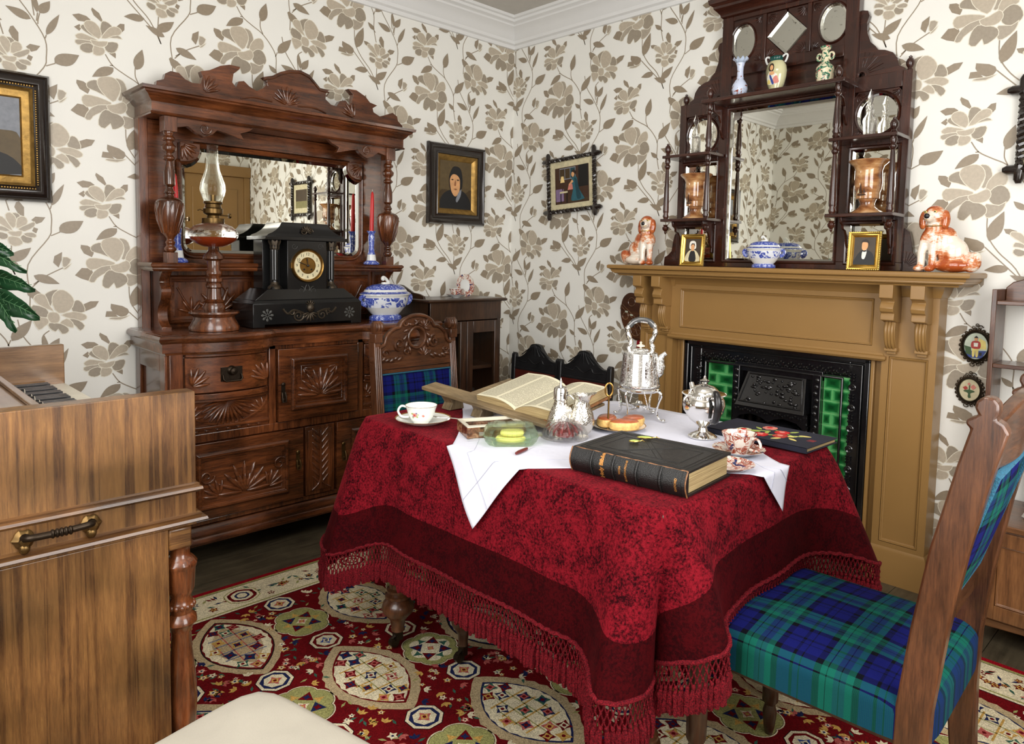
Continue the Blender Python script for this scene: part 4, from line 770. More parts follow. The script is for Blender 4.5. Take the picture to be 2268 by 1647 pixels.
oxford('print_picture','dark crossed corner frame with a print of a woman in a teal gown','back' if 0 else 'right',.503,1.66,W1,H1,0,[('pt_brown',R4(-.125,.125,-.105,.1)),('pt_dark',R4(.05,.12,-.02,.1)),('pt_grey',R4(-.09,.03,.03,.095)),('pt_bg',R4(-.088,-.052,.035,.09)),('pt_bg',R4(-.048,-.012,.035,.09)),('pt_teal',R4(-.008,.026,.035,.09)),('pt_mauve',R4(-.12,-.06,-.09,-.02)),('pt_bg',R4(-.02,.12,-.1,-.085)),
 ('pt_lamp',[(-.085,.015),(-.052,.015),(-.06,.05),(-.078,.05)]),('pt_brown',R4(-.072,-.064,-.03,.015)),('pt_pink',[(-.03,-.03),(.01,-.03),(.015,0),(-.02,.005)]),('pt_cream',[(-.09,-.035),(-.03,-.035),(-.03,-.045),(-.09,-.045)]),('pt_dark',R4(-.085,-.078,-.1,-.045)),('pt_dark',R4(-.04,-.033,-.1,-.045)),
 ('pt_teal2',[(.0,.025),(.02,.04),(.04,.03),(.055,-.03),(.085,-.075),(.09,-.09),(.02,-.095),(-.005,-.085),(.01,-.03)]),('pt_teal',[(.02,.03),(.04,.02),(.055,-.03),(.07,-.08),(.04,-.085),(.03,-.03)]),('skin',[(.0,.06),(.012,.07),(.022,.06),(.02,.045),(.012,.038),(.002,.045)]),('pt_hair',[(.003,.07),(.018,.08),(.032,.068),(.028,.05),(.018,.062)]),('skin',[(.005,.025),(-.02,.0),(-.018,-.006),(.015,.012)])],OM,ext=.045,tw=.0135,tilt=-.06)
# large portrait frame cut off by the left edge of the view
P3=thing('portrait_painting','large black and gilt frame with a dark portrait, left of the sideboard','painting',(-2.60,0,1.644),0)
m=MB(); m.t(tf(-.004)); rectframe(m,.195,.232,[(0,0),(0,.018),(-.008,.028),(-.016,.022),(-.024,.03),(-.038,.032),(-.046,.022),(-.06,.016),(-.062,0)]); m.build('frame','black_frame',P3)
m=MB(); m.t(tf(-.004)); rectframe(m,.14,.177,[(0,0),(0,.026),(-.003,.024),(-.008,.014),(-.012,.012),(-.032,.006),(-.036,.009),(-.04,.002)])
for k in range(60):
    pass
m.build('gilt_slip','gilt',P3,label='gilt inner slip')
m=MB()
for k in range(42):
    z=-.17+.34*k/41
    for s in (-1,1): m.ball((s*.148,-.03,z),.0036,6,4)
for k in range(34):
    x=-.14+.28*k/33
    for s in (-1,1): m.ball((x,-.03,s*.186),.0036,6,4)
m.build('beading','gilt',P3)
m=MB(); m.box(-.105,.105,-.009,-.005,-.14,.14); polys(m,[('pt_bg2',[(-.1,-.13),(.1,-.13),(.1,.0),(.05,.02),(-.1,.0)]),('pt_dark',[(-.1,-.135),(.1,-.135),(.09,-.09),(.04,-.06),(-.04,-.06),(-.09,-.09)]),('pt_grey',[(.03,.04),(.09,.07),(.09,.12),(.05,.1),(.02,.08)]),('skin_dark',[(-.045,.0),(-.035,.05),(0,.07),(.03,.05),(.035,0),(.01,-.045),(-.02,-.045)])],['pt_grey','pt_bg2','pt_dark','skin_dark'],0,0,Matrix.Translation((0,-.009,0))); m.build('canvas',['pt_grey','pt_bg2','pt_dark','skin_dark'],P3,smooth=0)
# crossed corner frame cut off by the right edge of the view
oxford('print_picture','dark crossed corner frame cut off by the right edge, above the small shelves','right',2.75,1.722,.3,.275,0,[('pt_bg',R4(-.1,.1,-.08,.08)),('pt_olive',R4(-.1,.1,-.08,-.02))],['pt_cream','pt_bg','pt_olive'],ext=.05,tw=.016)
oxford('print_picture','dark crossed corner frame seen only in the sideboard mirror','right',3.42,1.62,.3,.3,0,[('pt_bg2',R4(-.1,.1,-.1,.1)),('pt_brown',R4(-.03,.04,-.08,.04))],['pt_cream','pt_bg2','pt_brown'],ext=.04,tw=.013) if 0 else None
# oval miniatures
def miniature(label,y,z,rx_,rz_,items,mats,ring=True):
    t=thing('oval_miniature',label,'miniature'); t.matrix_world=wallT('right',-y,z)
    m=MB(); m.t(tf(-.004)); N=36; out=[(rx_*1.25*math.cos(2*pi*k/N),rz_*1.22*math.sin(2*pi*k/N)) for k in range(N)]; m.sweep(out,[(0,0),(.003,.006),(-.004,.012),(-rx_*.12,.008),(-rx_*.2,.012),(-rx_*.27,.006),(-rx_*.27,0)]); m.t(Matrix())
    for k in range(22): a=2*pi*k/22; m.ball((rx_*1.32*math.cos(a),-.008,rz_*1.28*math.sin(a)),(.0065,.004,.0065),7,5)
    for s in (-1,1): scroll(m,0+s*.01,s*rz_*1.4*0+rz_*1.42,-.008,.009,1.2,1,.002,0,s); scroll(m,s*.01,-rz_*1.42,-.008,.009,1.2,1,.002,0,s)
    m.tube([(.005*math.cos(a),-.008,rz_*1.6+.005*math.sin(a)) for a in [2*pi*k/10 for k in range(10)]],.0015,5,closed=True)
    for q in range(3): m.tube([(.0,-.008,rz_*1.52),(0,-.008,rz_*1.6)],.002,5)
    m.build('filigree_frame','bronze',t,label='pierced bronze frame')
    m=MB(); m.cur=0; m.prism([(rx_*math.cos(2*pi*k/32),rz_*math.sin(2*pi*k/32)) for k in range(32)],-.01,-.004,'y'); polys(m,items,mats,0,0,Matrix.Translation((0,-.01,0))); m.build('painted_oval',mats,t,smooth=0,label='painted oval')
    return t
MM=['pt_sky','pt_green','pt_yellow','pt_red','skin','pt_hair','pt_white','pt_dark','pt_blue','pt_pink','pt_cream']
miniature('upper oval miniature of a child in a red jacket and yellow trousers',-2.503,.95,.038,.048,[('pt_yellow',[(0,-.01),(.034,-.01),(.03,.02),(.01,.03)]),('pt_blue',[(-.035,-.02),(.035,-.015),(.02,-.044),(-.02,-.044)]),('pt_green',[(-.037,0),(-.015,-.005),(-.012,-.035),(-.03,-.03)]),('pt_yellow',[(-.01,-.008),(.008,-.008),(.008,-.038),(.001,-.038),(-.001,-.015),(-.003,-.038),(-.01,-.038)]),('pt_red',[(-.014,.014),(.0,.02),(.014,.014),(.013,-.008),(-.013,-.008)]),('pt_white',[(-.007,.012),(.007,.012),(.006,-.002),(-.006,-.002)]),('skin',[(-.006,.028),(0,.035),(.006,.028),(.003,.02),(-.003,.02)]),('pt_hair',[(-.007,.03),(0,.038),(.007,.03),(.004,.033),(-.004,.033)]),('pt_dark',[(.011,-.022),(.02,-.022),(.02,-.034),(.011,-.034)])],MM)
miniature('lower oval miniature of pink roses hanging beneath the child portrait',-2.492,.785,.033,.04,[('pt_green',[(-.02,-.005),(0,.002),(.018,-.004),(.004,-.012),(.006,-.028),(-.004,-.026),(-.004,-.012)]),('pt_green',[(-.002,.02),(.002,.02),(.002,-.03),(-.002,-.03)]),('pt_pink',[(.002,.012),(.012,.022),(.022,.012),(.012,.002)]),('pt_red',[(-.022,.008),(-.012,.014),(-.004,.006),(-.014,-.002)]),('pt_pink',[(-.008,.022),(-.002,.028),(.004,.022),(-.002,.016)])],['pt_cream','pt_green','pt_pink','pt_red'])
# painter's palette hung beside the fireplace
PL=thing('artist_palette','brown carved palette with a thumb hole hanging beside the fireplace','palette'); PL.matrix_world=wallT('right',.935,.955)@Matrix.Rotation(.1,4,'Y')
o=[(-.065,.06),(-.05,.095),(-.02,.115),(.015,.112),(.05,.08),(.075,.045),(.085,.02),(.06,.018),(.05,.0),(.06,-.02),(.085,-.025),(.1,-.06),(.09,-.105),(.05,-.125),(.0,-.1),(-.04,-.06),(-.065,0)]
m=MB(); q=smooth_path([(a,b,0) for a,b in o],3,True); m.prism([(v.x,v.y) for v in q],-.016,-.006,'y'); m.build('board','oak_x',PL,bevel=.0015)
m=MB(); 
for cx,cz,r in ((.0,.07,.022),(.045,-.07,.032),(-.03,-.01,.018)): m.tube([(cx+r*math.cos(2*pi*k/20),-.0165,cz+r*math.sin(2*pi*k/20)) for k in range(20)],.0015,5,closed=True)
for a in range(6): m.tube([(.045+.03*math.cos(a*pi/3),-.0165,-.07+.03*math.sin(a*pi/3)),(.045,-.0165,-.07)],.0012,5)
m.tube([(-.06,-.0165,.05),(.085,-.0165,-.04)],.0014,5); m.tube([(-.06,-.0165,.035),(.08,-.0165,-.055)],.0014,5); m.build('tooling','walnutpale_x',PL)
m=MB(); m.box(-.035,-.018,-.0175,-.016,.01,.018); m.box(.0,.017,-.0175,-.016,-.002,.006); m.build('label_strip','pt_sky',PL)
m=MB(); m.box(.055,.08,-.008,-.004,-.24,-.02); m.build('ribbon','red_ribbon',PL,label='red ribbon hanging behind')
# ================================================================ bookcase in the corner
BC=thing('bookcase','narrow dark oak bookcase with glazed doors in the corner','bookcase',(-.59,0,0))
X0,X1,D_=-.245,.245,.29; m=MB()
m.box(X0,X0+.02,-D_,-.015,.0,1.01); m.box(X1-.02,X1,-D_,-.015,0,1.01); m.box(X0+.02,X1-.02,-.025,-.015,0,1.01); m.box(X0+.02,X1-.02,-D_,-.025,.05,.07); m.box(X0,X1,-D_-.004,-D_+.014,.905,1.01); m.box(X0,X1,-D_,-D_+.015,0,.06); m.build('carcass','darkoak_z',BC,bevel=.002)
m=MB(); o=[(X0-.02,-.012),(X0-.02,-D_-.022),(X1+.02,-D_-.022),(X1+.02,-.012)]; m.prism(o,1.01,1.018); m.sweep(o,[(-.01,1.004),(0,1.004),(.006,1.01),(.006,1.016),(0,1.021),(-.01,1.0215),(-.2,1.0215)],closed=False)
g=[(-.12+.0,1.02),(-.215,1.02),(-.205,1.04),(-.17,1.05),(-.13,1.055),(-.09,1.085),(-.04,1.095),(.24,1.095),(.24,1.02)]; m.prism([(a,b) for a,b in g][1:],-.03,-.015,'y') if 0 else m.prism([(-.24,1.02),(-.235,1.035),(-.2,1.045),(-.14,1.05),(-.09,1.07),(-.05,1.085),(-.015,1.088),(-.015,1.02)],X0-.0,X0+.012,'x'); m.build('top','darkoak_x',BC,bevel=.0015)
m=MB(); m.box(X0+.02,X1-.02,-D_+.03,-.025,.63,.65); m.box(X0+.02,X1-.02,-D_+.03,-.025,.3,.32); m.build('shelf','darkoak_x',BC,bevel=.001)
for s in (-1,1):
    m=MB(); a,b=(X0+.004,-.002) if s<0 else (.002,X1-.004)
    for p,q,c,d in ((a,a+.042,.06,.9),(b-.042,b,.06,.9),(a+.042,b-.042,.835,.9),(a+.042,b-.042,.06,.12)): m.box(p,q,-D_-.006,-D_+.014,c,d)
    dr=m.build('glazed_door','darkoak_z',BC,bevel=.003)
    m=MB(); m.box(a+.04,b-.04,-D_+.002,-D_+.005,.118,.838); m.build('pane','glass_pane',dr,smooth=0)
# books behind the glass
BK=['pt_green','pt_mauve','pt_black','pt_brown','pt_bg2','pt_teal']
x=-.215; k=0
for hh,col in ((.235,'book_green'),(.22,'book_green'),(.24,'book_olive'),(.23,'book_black'),(.245,'book_green'),(.24,'book_mauve'),(.235,'book_grey'),(.21,'book_black'),(.215,'book_black'),(.2,'book_black'),(.205,'book_black')):
    if col not in MATS: plain(col,{'book_green':(.03,.06,.04),'book_olive':(.12,.11,.06),'book_black':(.02,.018,.018),'book_mauve':(.16,.13,.15),'book_grey':(.13,.12,.1)}[col],.5,var=.3,vs=80)
    w_=rnd.uniform(.026,.034); 
    if x+w_>.218: break
    m=MB(); m.box(0,w_-.002,-.17,-.02,0,hh); o=m.build('book',col,bevel=.003)
    tag(o,{0:'green book at the left end of the bookcase shelf',1:'second green book behind the left glass door',2:'olive book on the bookcase shelf, third from the left',3:'dark book beside the door stile in the bookcase',4:'green book just right of the bookcase door stile',5:'mauve gilt lettered book behind the right glass door',6:'grey brown book beside the mauve one in the bookcase',7:'tallest of the black books behind the right glass door',8:'middle black book behind the right glass door',9:'black book at the right end of the bookcase shelf'}.get(k,'black book at the far right of the bookcase shelf'),'book','books in the glazed bookcase',(-.59+x,-.07,.3205))
    m=MB(); 
    for z in (.02,.05,hh-.06,hh-.03,hh-.02): m.box(.002,w_-.004,-.1708,-.17,z,z+.0015)
    for z in (.09,.12,.15): m.box(w_*.25,w_*.7,-.1708,-.17,z,z+.012)
    m.build('gilt_tooling','gold_leaf',o,smooth=0)
    x+=w_+.001; k+=1
def plate_round(name,label,cat,mats,prof,**kw):
    m=MB(); 
    return m
m=MB(); m.mat(1); m.lathe([(0,.003),(.045,.003),(.052,.006)],32,cap=False); m.mat(0); m.lathe([(.052,.006),(.085,.014),(.088,.013),(.05,.001),(0,0)],32,cap=False); m.mat(2)
for cx,cy,c in ((-.02,.02,2),(.02,-.02,3),(.01,.03,4)): m.mat(c); m.ball((cx,cy,.0045),(.014,.012,.0012),8,4)
o=m.build('decorated_plate',['pt_lime','pt_cream','pt_blue','pt_red','pt_green']); tag(o,'cream flowered plate standing behind the bookcase glass','plate',None,(-.705,-.12,.737),0,math.radians(78))
# cup, saucer and plate on the bookcase
m=MB(); m.mat(1); m.lathe([(0,0),(.02,0),(.022,.003),(.045,.011),(.056,.018)],32,cap=False); m.mat(0); m.lathe([(.056,.018),(.045,.014),(.02,.006),(0,.005)],32,cap=False); o=m.build('saucer',['imari','porcelain']); tag(o,'white edged saucer under the cup on the corner bookcase','saucer',None,(-.59,-.2,1.022))
def teacup(label,loc,mats,r=.04,h=.045,rz=0,flare=1.0,group=None,name='teacup'):
    t=thing(name,label,'cup',loc,rz,group)
    m=MB(); m.mat(0); m.lathe([(r*.5,0),(r*.52,.004),(r*.62,.008),(r*.8,h*.45),(r*.9,h*.75),(r,h)],32,cap=False); m.mat(1); m.lathe([(r,h),(r*1.01,h+.0012),(r*.985,h+.001)],32,cap=False); m.mat(2); m.lathe([(r*.985,h+.001),(r*.86,h*.72),(r*.74,h*.4),(r*.5,.01),(0,.009)],32,cap=False); m.mat(0); m.lathe([(r*.5,0),(0,.002)],20,cap=False)
    m.build('bowl',mats,t)
    m=MB(); m.tube(smooth_path([(-r*.92,0,h*.86),(-r*1.3,0,h*.9),(-r*1.5,0,h*.6),(-r*1.25,0,h*.3),(-r*.78,0,h*.3)],5),.0034,8); m.build('handle',mats[0] if mats[0]!='imari' else 'imari',t)
    return t
teacup('red patterned teacup on its saucer on top of the corner bookcase',(-.59,-.2,1.0285),['imari','copper_rim','porcelain'],.038,.04,pi)
m=MB(); m.mat(1); m.lathe([(0,.003),(.03,.003),(.034,.005)],32,cap=False); m.mat(0); m.lathe([(.034,.005),(.06,.012),(.063,.011),(.034,0),(0,0)],32,cap=False); o=m.build('plate',['imari','porcelain']); tag(o,'red and blue patterned plate standing on edge on the bookcase','plate',None,(-.5,-.16,1.084),0,math.radians(80),0)
RZ=-pi/2; CY0=-1.7325
def RW_(u,d,z): return (d,CY0-u,z)      # u right along the fireplace wall, d depth (negative into the room)
# ================================================================ FIREPLACE SURROUND
FP=thing('fireplace_surround','ochre painted timber fireplace surround with bracketed shelf','fireplace',(0,CY0,0),RZ)
shf=[(-.782,-.004),(-.782,-.225),(.782,-.225),(.782,-.004)]
m=MB(); m.box(-.77,.77,-.215,-.004,1.18,1.213); m.sweep(shf,[(-.06,1.166),(-.036,1.166),(-.032,1.172),(-.02,1.176),(-.018,1.182),(-.008,1.186),(-.006,1.194),(.0,1.198),(.006,1.2),(.008,1.206),(.008,1.214),(.003,1.218),(-.02,1.218),(-.2,1.218)],closed=False); m.build('mantel_shelf','ochre',FP,smooth=30)
m=MB(); m.box(-.478,.478,-.09,-.004,.895,1.17); m.box(-.478,.478,-.1,-.09,.895,.925); m.box(-.478,.478,-.1,-.09,1.11,1.17); m.box(-.478,-.44,-.1,-.09,.925,1.11); m.box(.44,.478,-.1,-.09,.925,1.11)
panel(m,-.44,.44,.925,1.11,-.092,.012,.012)
m.sweep([(-.5,-.004),(-.5,-.1),(.5,-.1),(.5,-.004)],[(0,1.13),(.004,1.135),(.012,1.15),(.024,1.162),(.03,1.17)],closed=False)
m.build('frieze_panel','ochre',FP,smooth=30)
m=MB(); m.sweep([(-.478,-.07),(-.478,-.1),(.478,-.1),(.478,-.07)],[(-.03,.866),(.0,.866),(.012,.87),(.018,.878),(.018,.888),(.008,.892),(.004,.9),(-.03,.902)],closed=False); m.box(-.47,.47,-.098,-.02,.868,.9); m.build('ledge_moulding','ochre',FP,smooth=30)
for s in (-1,1):
    m=MB(); a,b=(-.668,-.478) if s<0 else (.478,.668)
    m.box(a,b,-.09,-.004,0,1.17); 
    for p,q,c,d in ((a,a+.026,.14,1.17),(b-.026,b,.14,1.17),(a+.026,b-.026,.89,1.17),(a+.026,b-.026,.14,.16)): m.box(p,q,-.1,-.09,c,d)
    panel(m,a+.026,b-.026,.16,.89,-.091,.012,.011)
    pl=[(a-.0,-.004),(a,-.1),(b,-.1),(b,-.004)]
    m.sweep(pl,[(-.01,0),(.008,0),(.008,.125),(.004,.135),(.0,.142),(-.01,.144)],closed=False)
    m.sweep(pl,[(-.004,1.12),(.004,1.122),(.006,1.13),(.012,1.142),(.016,1.158),(.016,1.17)],closed=False)
    m.build('pilaster','ochre',FP,smooth=30)
    m=MB(); i=.478; o_=.43
    x0,x1=(-i,-o_) if s<0 else (o_,i); m.box(x0,x1,-.055,-.01,0,.868); m.box(min(s*.43,s*.445),max(s*.43,s*.445),-.075,-.05,0,.868); m.build('inner_reveal','ochre',FP,bevel=.003)
    for cx in (s*.515,s*.622):
        pr=[(-.1,1.168),(-.208,1.168),(-.208,1.118),(-.19,1.112),(-.182,1.104),(-.19,1.094),(-.196,1.08),(-.19,1.066),(-.178,1.06),(-.182,1.05),(-.182,1.034),(-.16,1.03),(-.142,1.024),(-.1,1.024)]
        m=MB(); m.prism(pr,cx-.024,cx+.024,'x'); m.box(cx-.034,cx+.034,-.108,-.098,.905,1.168) if 0 else None
        for k in (-1,0,1): m.tube(smooth_path([(cx+k*.011,-.142,1.028),(cx+k*.011,-.152,1.0),(cx+k*.011,-.15,.97),(cx+k*.011,-.138,.94),(cx+k*.011,-.12,.922)],5),.0068,8)
        m.prism([(-.1,1.03),(-.145,1.03),(-.15,1.0),(-.147,.97),(-.134,.94),(-.116,.92),(-.1,.92)],cx-.02,cx+.02,'x')
        m.box(cx-.023,cx+.023,-.128,-.1,.912,.926); m.box(cx-.017,cx+.017,-.116,-.1,.9,.912)
        m.build('bracket','ochre',FP,bevel=.002,smooth=35)
# ================================================================ IRON FIREPLACE WITH TILES
FI=thing('iron_fireplace','glossy black cast iron fireplace with green tiled cheeks','fireplace insert',(0,CY0,0),RZ)
m=MB(); Yf=-.05
m.box(-.428,.428,-.02,-.006,0,.866)
for a,b,c,d in ((-.428,-.345,0,.866),(.345,.428,0,.866),(-.345,.345,.79,.866)): m.box(a,b,Yf,-.02,c,d)
m.t(tf(Yf)); m.sweep([(-.428,0),(-.428,.866),(.428,.866),(.428,0)],[(0,0),(0,.02),(.008,.024),(.018,.02),(.02,.008),(.024,.004)] if 0 else [(0,0),(0,.02),(-.008,.024),(-.018,.02),(-.02,.006),(-.026,.004)],closed=False) if 0 else None; m.t(Matrix())
for a,b,c,d in ((-.428,-.405,0,.866),(.405,.428,0,.866),(-.428,.428,.846,.866)): m.box(a,b,Yf-.022,Yf,c,d)
for a,b,c,d in ((-.398,-.39,0,.84),(.39,.398,0,.84),(-.398,.398,.832,.84),(-.322,-.312,0,.776),(.312,.322,0,.776),(-.322,.322,.768,.778)): m.box(a,b,Yf-.012,Yf,c,d)
m.build('surround_plate','iron',FI,bevel=.004)
m=MB()
for s in (-1,1):
    for k in range(9):
        z=.06+k*.085; x=s*.355
        m.t(Matrix.Translation((x,Yf,z))@Matrix.Rotation(pi/2,4,'X')); m.lathe([(.014,0),(.0155,.002),(.013,.004),(.008,.002),(.005,.005),(0,.005)],14)
        m.t(Matrix())
        for q in (-1,1):
            for e in (.03,.043,.054): m.ball((x+q*.007,Yf-.002,z+e),(.006,.005,.006),6,4)
for k in range(60):
    x=-.335+k*.0114; m.ball((x,Yf-.003,.806+.008*math.sin(k*1.7)),(.006,.006,.005),6,4); m.ball((x+.005,Yf-.002,.792+.005*math.cos(k*2.3)),(.004,.005,.004),6,4)
m.build('cast_ornament','iron',FI)
# tile cheeks: running bond, seven columns high
def tiles(x0,x1,label):
    m=MB(); g=MB(); g.box(x0,x1,-.036,-.02,.02,.775); k=0
    ht=.0515; 
    for j in range(15):
        z=.772-ht*(j+1); xs=[x0,x0+(x1-x0)*(.34 if j%2 else .68),x1] 
        for a,b in zip(xs[:-1],xs[1:]):
            a2,b2=a+.002,b-.002; bs=len(m.v)
            m.add([(a2,-.04,z+.002),(b2,-.04,z+.002),(b2,-.04,z+ht-.002),(a2,-.04,z+ht-.002),(a2,-.034,z+.002),(b2,-.034,z+.002),(b2,-.034,z+ht-.002),(a2,-.034,z+ht-.002)],[(0,1,2,3),(0,4,5,1),(1,5,6,2),(2,6,7,3),(3,7,4,0)])
            for i,uv in enumerate(((0,0),(1,0),(1,1),(0,1))*2): m.uv[bs+i]=uv
    o=m.build('tile_panel','tile_green',FI,smooth=0,bevel=.0008,label=label); g.build('grout','tile_grout',o,smooth=0)
tiles(-.312,-.168,'green glazed brick pattern tiles on the left cheek'); tiles(.272,.385-.073+.0,'x') if 0 else tiles(.268,.312+.0,'green tiles') if 0 else None
tiles(.235,.345,'green glazed brick pattern tiles on the right cheek')
m=MB()
for a,b in ((-.168,-.135),(.2,.235)): m.box(a,b,-.07,-.02,0,.775)
m.box(-.168,.235,-.055,-.02,.75,.79)
for s,x in ((-1,-.151),(1,.217)):
    for k in range(26): m.ball((x+.004*math.sin(k*2.1),-.07,.04+k*.0285),(.011,.006,.011),7,5)
m.box(-.135,.2,-.02,.0-.012,0,.6); m.build('inner_frame','iron',FI,bevel=.003)
m=MB(); hood=[(-.105,-.045,.752),(.17,-.045,.752),(.195,-.115,.61),(-.13,-.115,.61)]
m.add([(-.1,-.05,.76),(.165,-.05,.76),(.19,-.12,.605),(-.125,-.12,.605),(-.1,-.02,.76),(.165,-.02,.76),(.19,-.02,.605),(-.125,-.02,.605)],[(0,1,2,3),(4,7,6,5),(0,3,7,4),(1,5,6,2),(0,4,5,1),(3,2,6,7)])
for k in range(60):
    u=rnd.uniform(-.08,.15); v=rnd.random(); m.ball((u,-.062-.05*v,.735-.11*v),(rnd.uniform(.006,.014),.006,rnd.uniform(.005,.01)),7,5)
pts=[(-.09,.745),(.155,.745),(.175,.625),(-.11,.625)]
m.tube([(x,-.05-(.76-z)*.452-.003,z) for x,z in pts],.004,6,closed=True); m.build('canopy','iron',FI,bevel=.002)
m=MB()
def arch(xc,zb,w,h,y0,y1,n=12):
    o=[(xc-w/2,zb),(xc+w/2,zb)]+[(xc+w/2*math.cos(pi*k/n),zb+h*math.sin(pi*k/n)) for k in range(n+1)][0:]; return o
m.prism([(-.135,.605),(.2,.605),(.2,.53),(.19,.54),(.16,.565),(.1,.575),(.06,.565),(.0325,.548),(0,.565),(-.05,.575),(-.1,.56),(-.125,.535),(-.135,.53)],-.115,-.1,'y')
for k in range(28): m.ball((-.12+k*.0115,-.117,.588+.005*math.sin(k*1.9)),(.006,.005,.006),6,4)
m.t(Matrix.Translation((.05,-.06,.45))); m.lathe([(.12,0),(.13,.03),(.12,.06),(.09,.085),(.04,.098),(0,.1)],24,sy=.5); m.t(Matrix())
for k in range(14): x=-.12+k*.024; m.tube([(x,-.13,.1),(x,-.14,.2),(x,-.13,.3)],.006,6)
for z in (.1,.3): m.box(-.135,.2,-.14,-.12,z-.01,z+.01)
m.build('firebars','iron',FI)
# ================================================================ OVERMANTEL
OV=thing('overmantel_mirror','dark mahogany overmantel with several mirrors and small pillared shelves','overmantel',(0,CY0,1.2185),RZ); Zb=1.2185
def z_(z): return z-Zb
RWd='redwood_z';RWx='redwood_x'
m=MB(); 
# back boards with real openings left for the mirrors: build stiles and rails
def bx(a,b,c,d,y0=-.05,y1=-.006): m.box(a,b,y0,y1,z_(c),z_(d))
for s in (-1,1):
    for a,b in ((.25,.302),(.478,.512)):
        a,b=(a,b) if s>0 else (-b,-a); bx(a,b,1.25,1.985 if abs(a+b)>.8 else 2.355)
bx(-.512,.512,1.2185,1.25); bx(-.25,.25,1.93,1.965); 
for s in (-1,1):
    a,b=(.302,.478) if s>0 else (-.478,-.302)
    for c,d in ((1.405,1.44),(1.7,1.735),(1.925,1.985)): bx(a,b,c,d)
bx(-.25,.25,2.08,2.125); bx(-.25,.25,2.325,2.355); bx(-.109,-.091,2.125,2.325); bx(.091,.109,2.125,2.325)
m.box(-.5,.5,-.012,-.006,z_(1.22),z_(1.985)); m.box(-.3,.3,-.012,-.006,z_(1.93),z_(2.36))
m.build('frame',RWd,OV,bevel=.002)
m=MB()
m.box(-.3,.3,-.03,-.012,z_(1.965),z_(2.08))
for s in (-1,1): 
    for k in range(5): vine(m,[(s*(.12+.005*k),z_(1.98)),(s*(.14+.012*k),z_(2.0+.01*k)),(s*(.15+.02*k),z_(2.02+.004*k))],-.031,.0016)
m.build('recessed_panel',RWx,OV)
# mirrors
def mir(name,out,y=-.03,mat='mirror',lab=None):
    m=MB(); m.prism([(a,z_(b)) for a,b in out],y,y+.004,'y'); g=m.build(name,mat,OV,smooth=0,label=lab)
    m=MB(); m.t(tf(y)); m.sweep([(a,z_(b)) for a,b in out],[(.0,0),(0,.008),(-.009,.003),(-.0095,.0)]); m.build('bevelled_edge','mirror_edge' if mat=='mirror' else mat,g,smooth=0); return g
def frm(out,name='moulding'):
    m=MB(); m.t(tf(-.05)); m.sweep([(a,z_(b)) for a,b in out],[(.0,-.02),(-.003,0),(.0,.006),(.006,.008),(.01,.004),(.012,0)]); m.build(name,RWx,OV,smooth=35)
def rc(a,b,c,d): return [(a,c),(b,c),(b,d),(a,d)]
def el(cx,cz,a,b,n=36): return [(cx+a*math.cos(2*pi*k/n),cz+b*math.sin(2*pi*k/n)) for k in range(n)]
mir('main_mirror',rc(-.25,.25,1.25,1.93))
frm(rc(-.25,.25,1.25,1.93))
def plate_hole(x0,x1,z0,z1,hole,y0=-.042,y1=-.02,name='carved_spandrel'):
    # square board with an opening: bridge an outer rectangle to the opening outline
    m=MB(); n=len(hole); cx=sum(p[0] for p in hole)/n; cz=sum(p[1] for p in hole)/n; outer=[]
    for a,b in hole:
        dx,dz=a-cx,b-cz; k=min(((x1-cx) if dx>0 else (x0-cx))/dx if abs(dx)>1e-6 else 9,((z1-cz) if dz>0 else (z0-cz))/dz if abs(dz)>1e-6 else 9); outer.append((cx+dx*k,cz+dz*k))
    vs=[(a,y0,z_(b)) for a,b in hole]+[(a,y0,z_(b)) for a,b in outer]+[(a,y1,z_(b)) for a,b in hole]; fs=[]
    for i in range(n): k=(i+1)%n; fs+=[(i,k,n+k,n+i),(i,2*n+i,2*n+k,k)]
    m.add(vs,fs)
    for s in (-1,1):
        for t in (-1,1):
            X_,Z_=(x1 if s>0 else x0),(z1 if t>0 else z0); a0={(1,1):pi,(-1,1):1.5*pi,(-1,-1):0,(1,-1):.5*pi}[(s,t)]; fan(m,X_-s*.006,z_(Z_-t*.006),y0-.001,.036,5,a0+.15,a0+pi/2-.15,.16,.003,.15)
    m.build(name,RWx,OV,smooth=30)
for s in (-1,1):
    a,b=(.302,.478) if s>0 else (-.478,-.302); c=s*.39
    mir('round_mirror',el(c,1.832,.08,.083)); plate_hole(a,b,1.735,1.925,el(c,1.832,.078,.081)); 
    m=MB(); m.t(tf(-.042)); m.sweep([(p,z_(q)) for p,q in el(c,1.832,.079,.082)],[(0,-.01),(0,.006),(.004,.008),(.009,0)]); m.build('moulding',RWx,OV)
    mir('side_mirror',rc(a,b,1.44,1.7)); frm(rc(a,b,1.44,1.7)); mir('side_mirror',rc(a,b,1.25,1.405)); frm(rc(a,b,1.25,1.405))
    c=s*.2; mir('oval_mirror',el(c,2.224,.058,.078),mat='mirror_foxed',lab='foxed oval mirror'); plate_hole(min(s*.109,s*.29),max(s*.109,s*.29),2.125,2.325,el(c,2.224,.057,.077))
    m=MB(); m.t(tf(-.042)); m.sweep([(p,z_(q)) for p,q in el(c,2.224,.057,.077)],[(0,-.01),(0,.006),(.004,.008),(.009,0)]); m.build('moulding',RWx,OV)
di=[(0,2.224-.092),(.092,2.224),(0,2.224+.092),(-.092,2.224)]
di=[(0,2.135),(.089,2.224),(0,2.313),(-.089,2.224)]
mir('diamond_mirror',di,mat='mirror_foxed',lab='foxed diamond mirror')
m=MB(); 
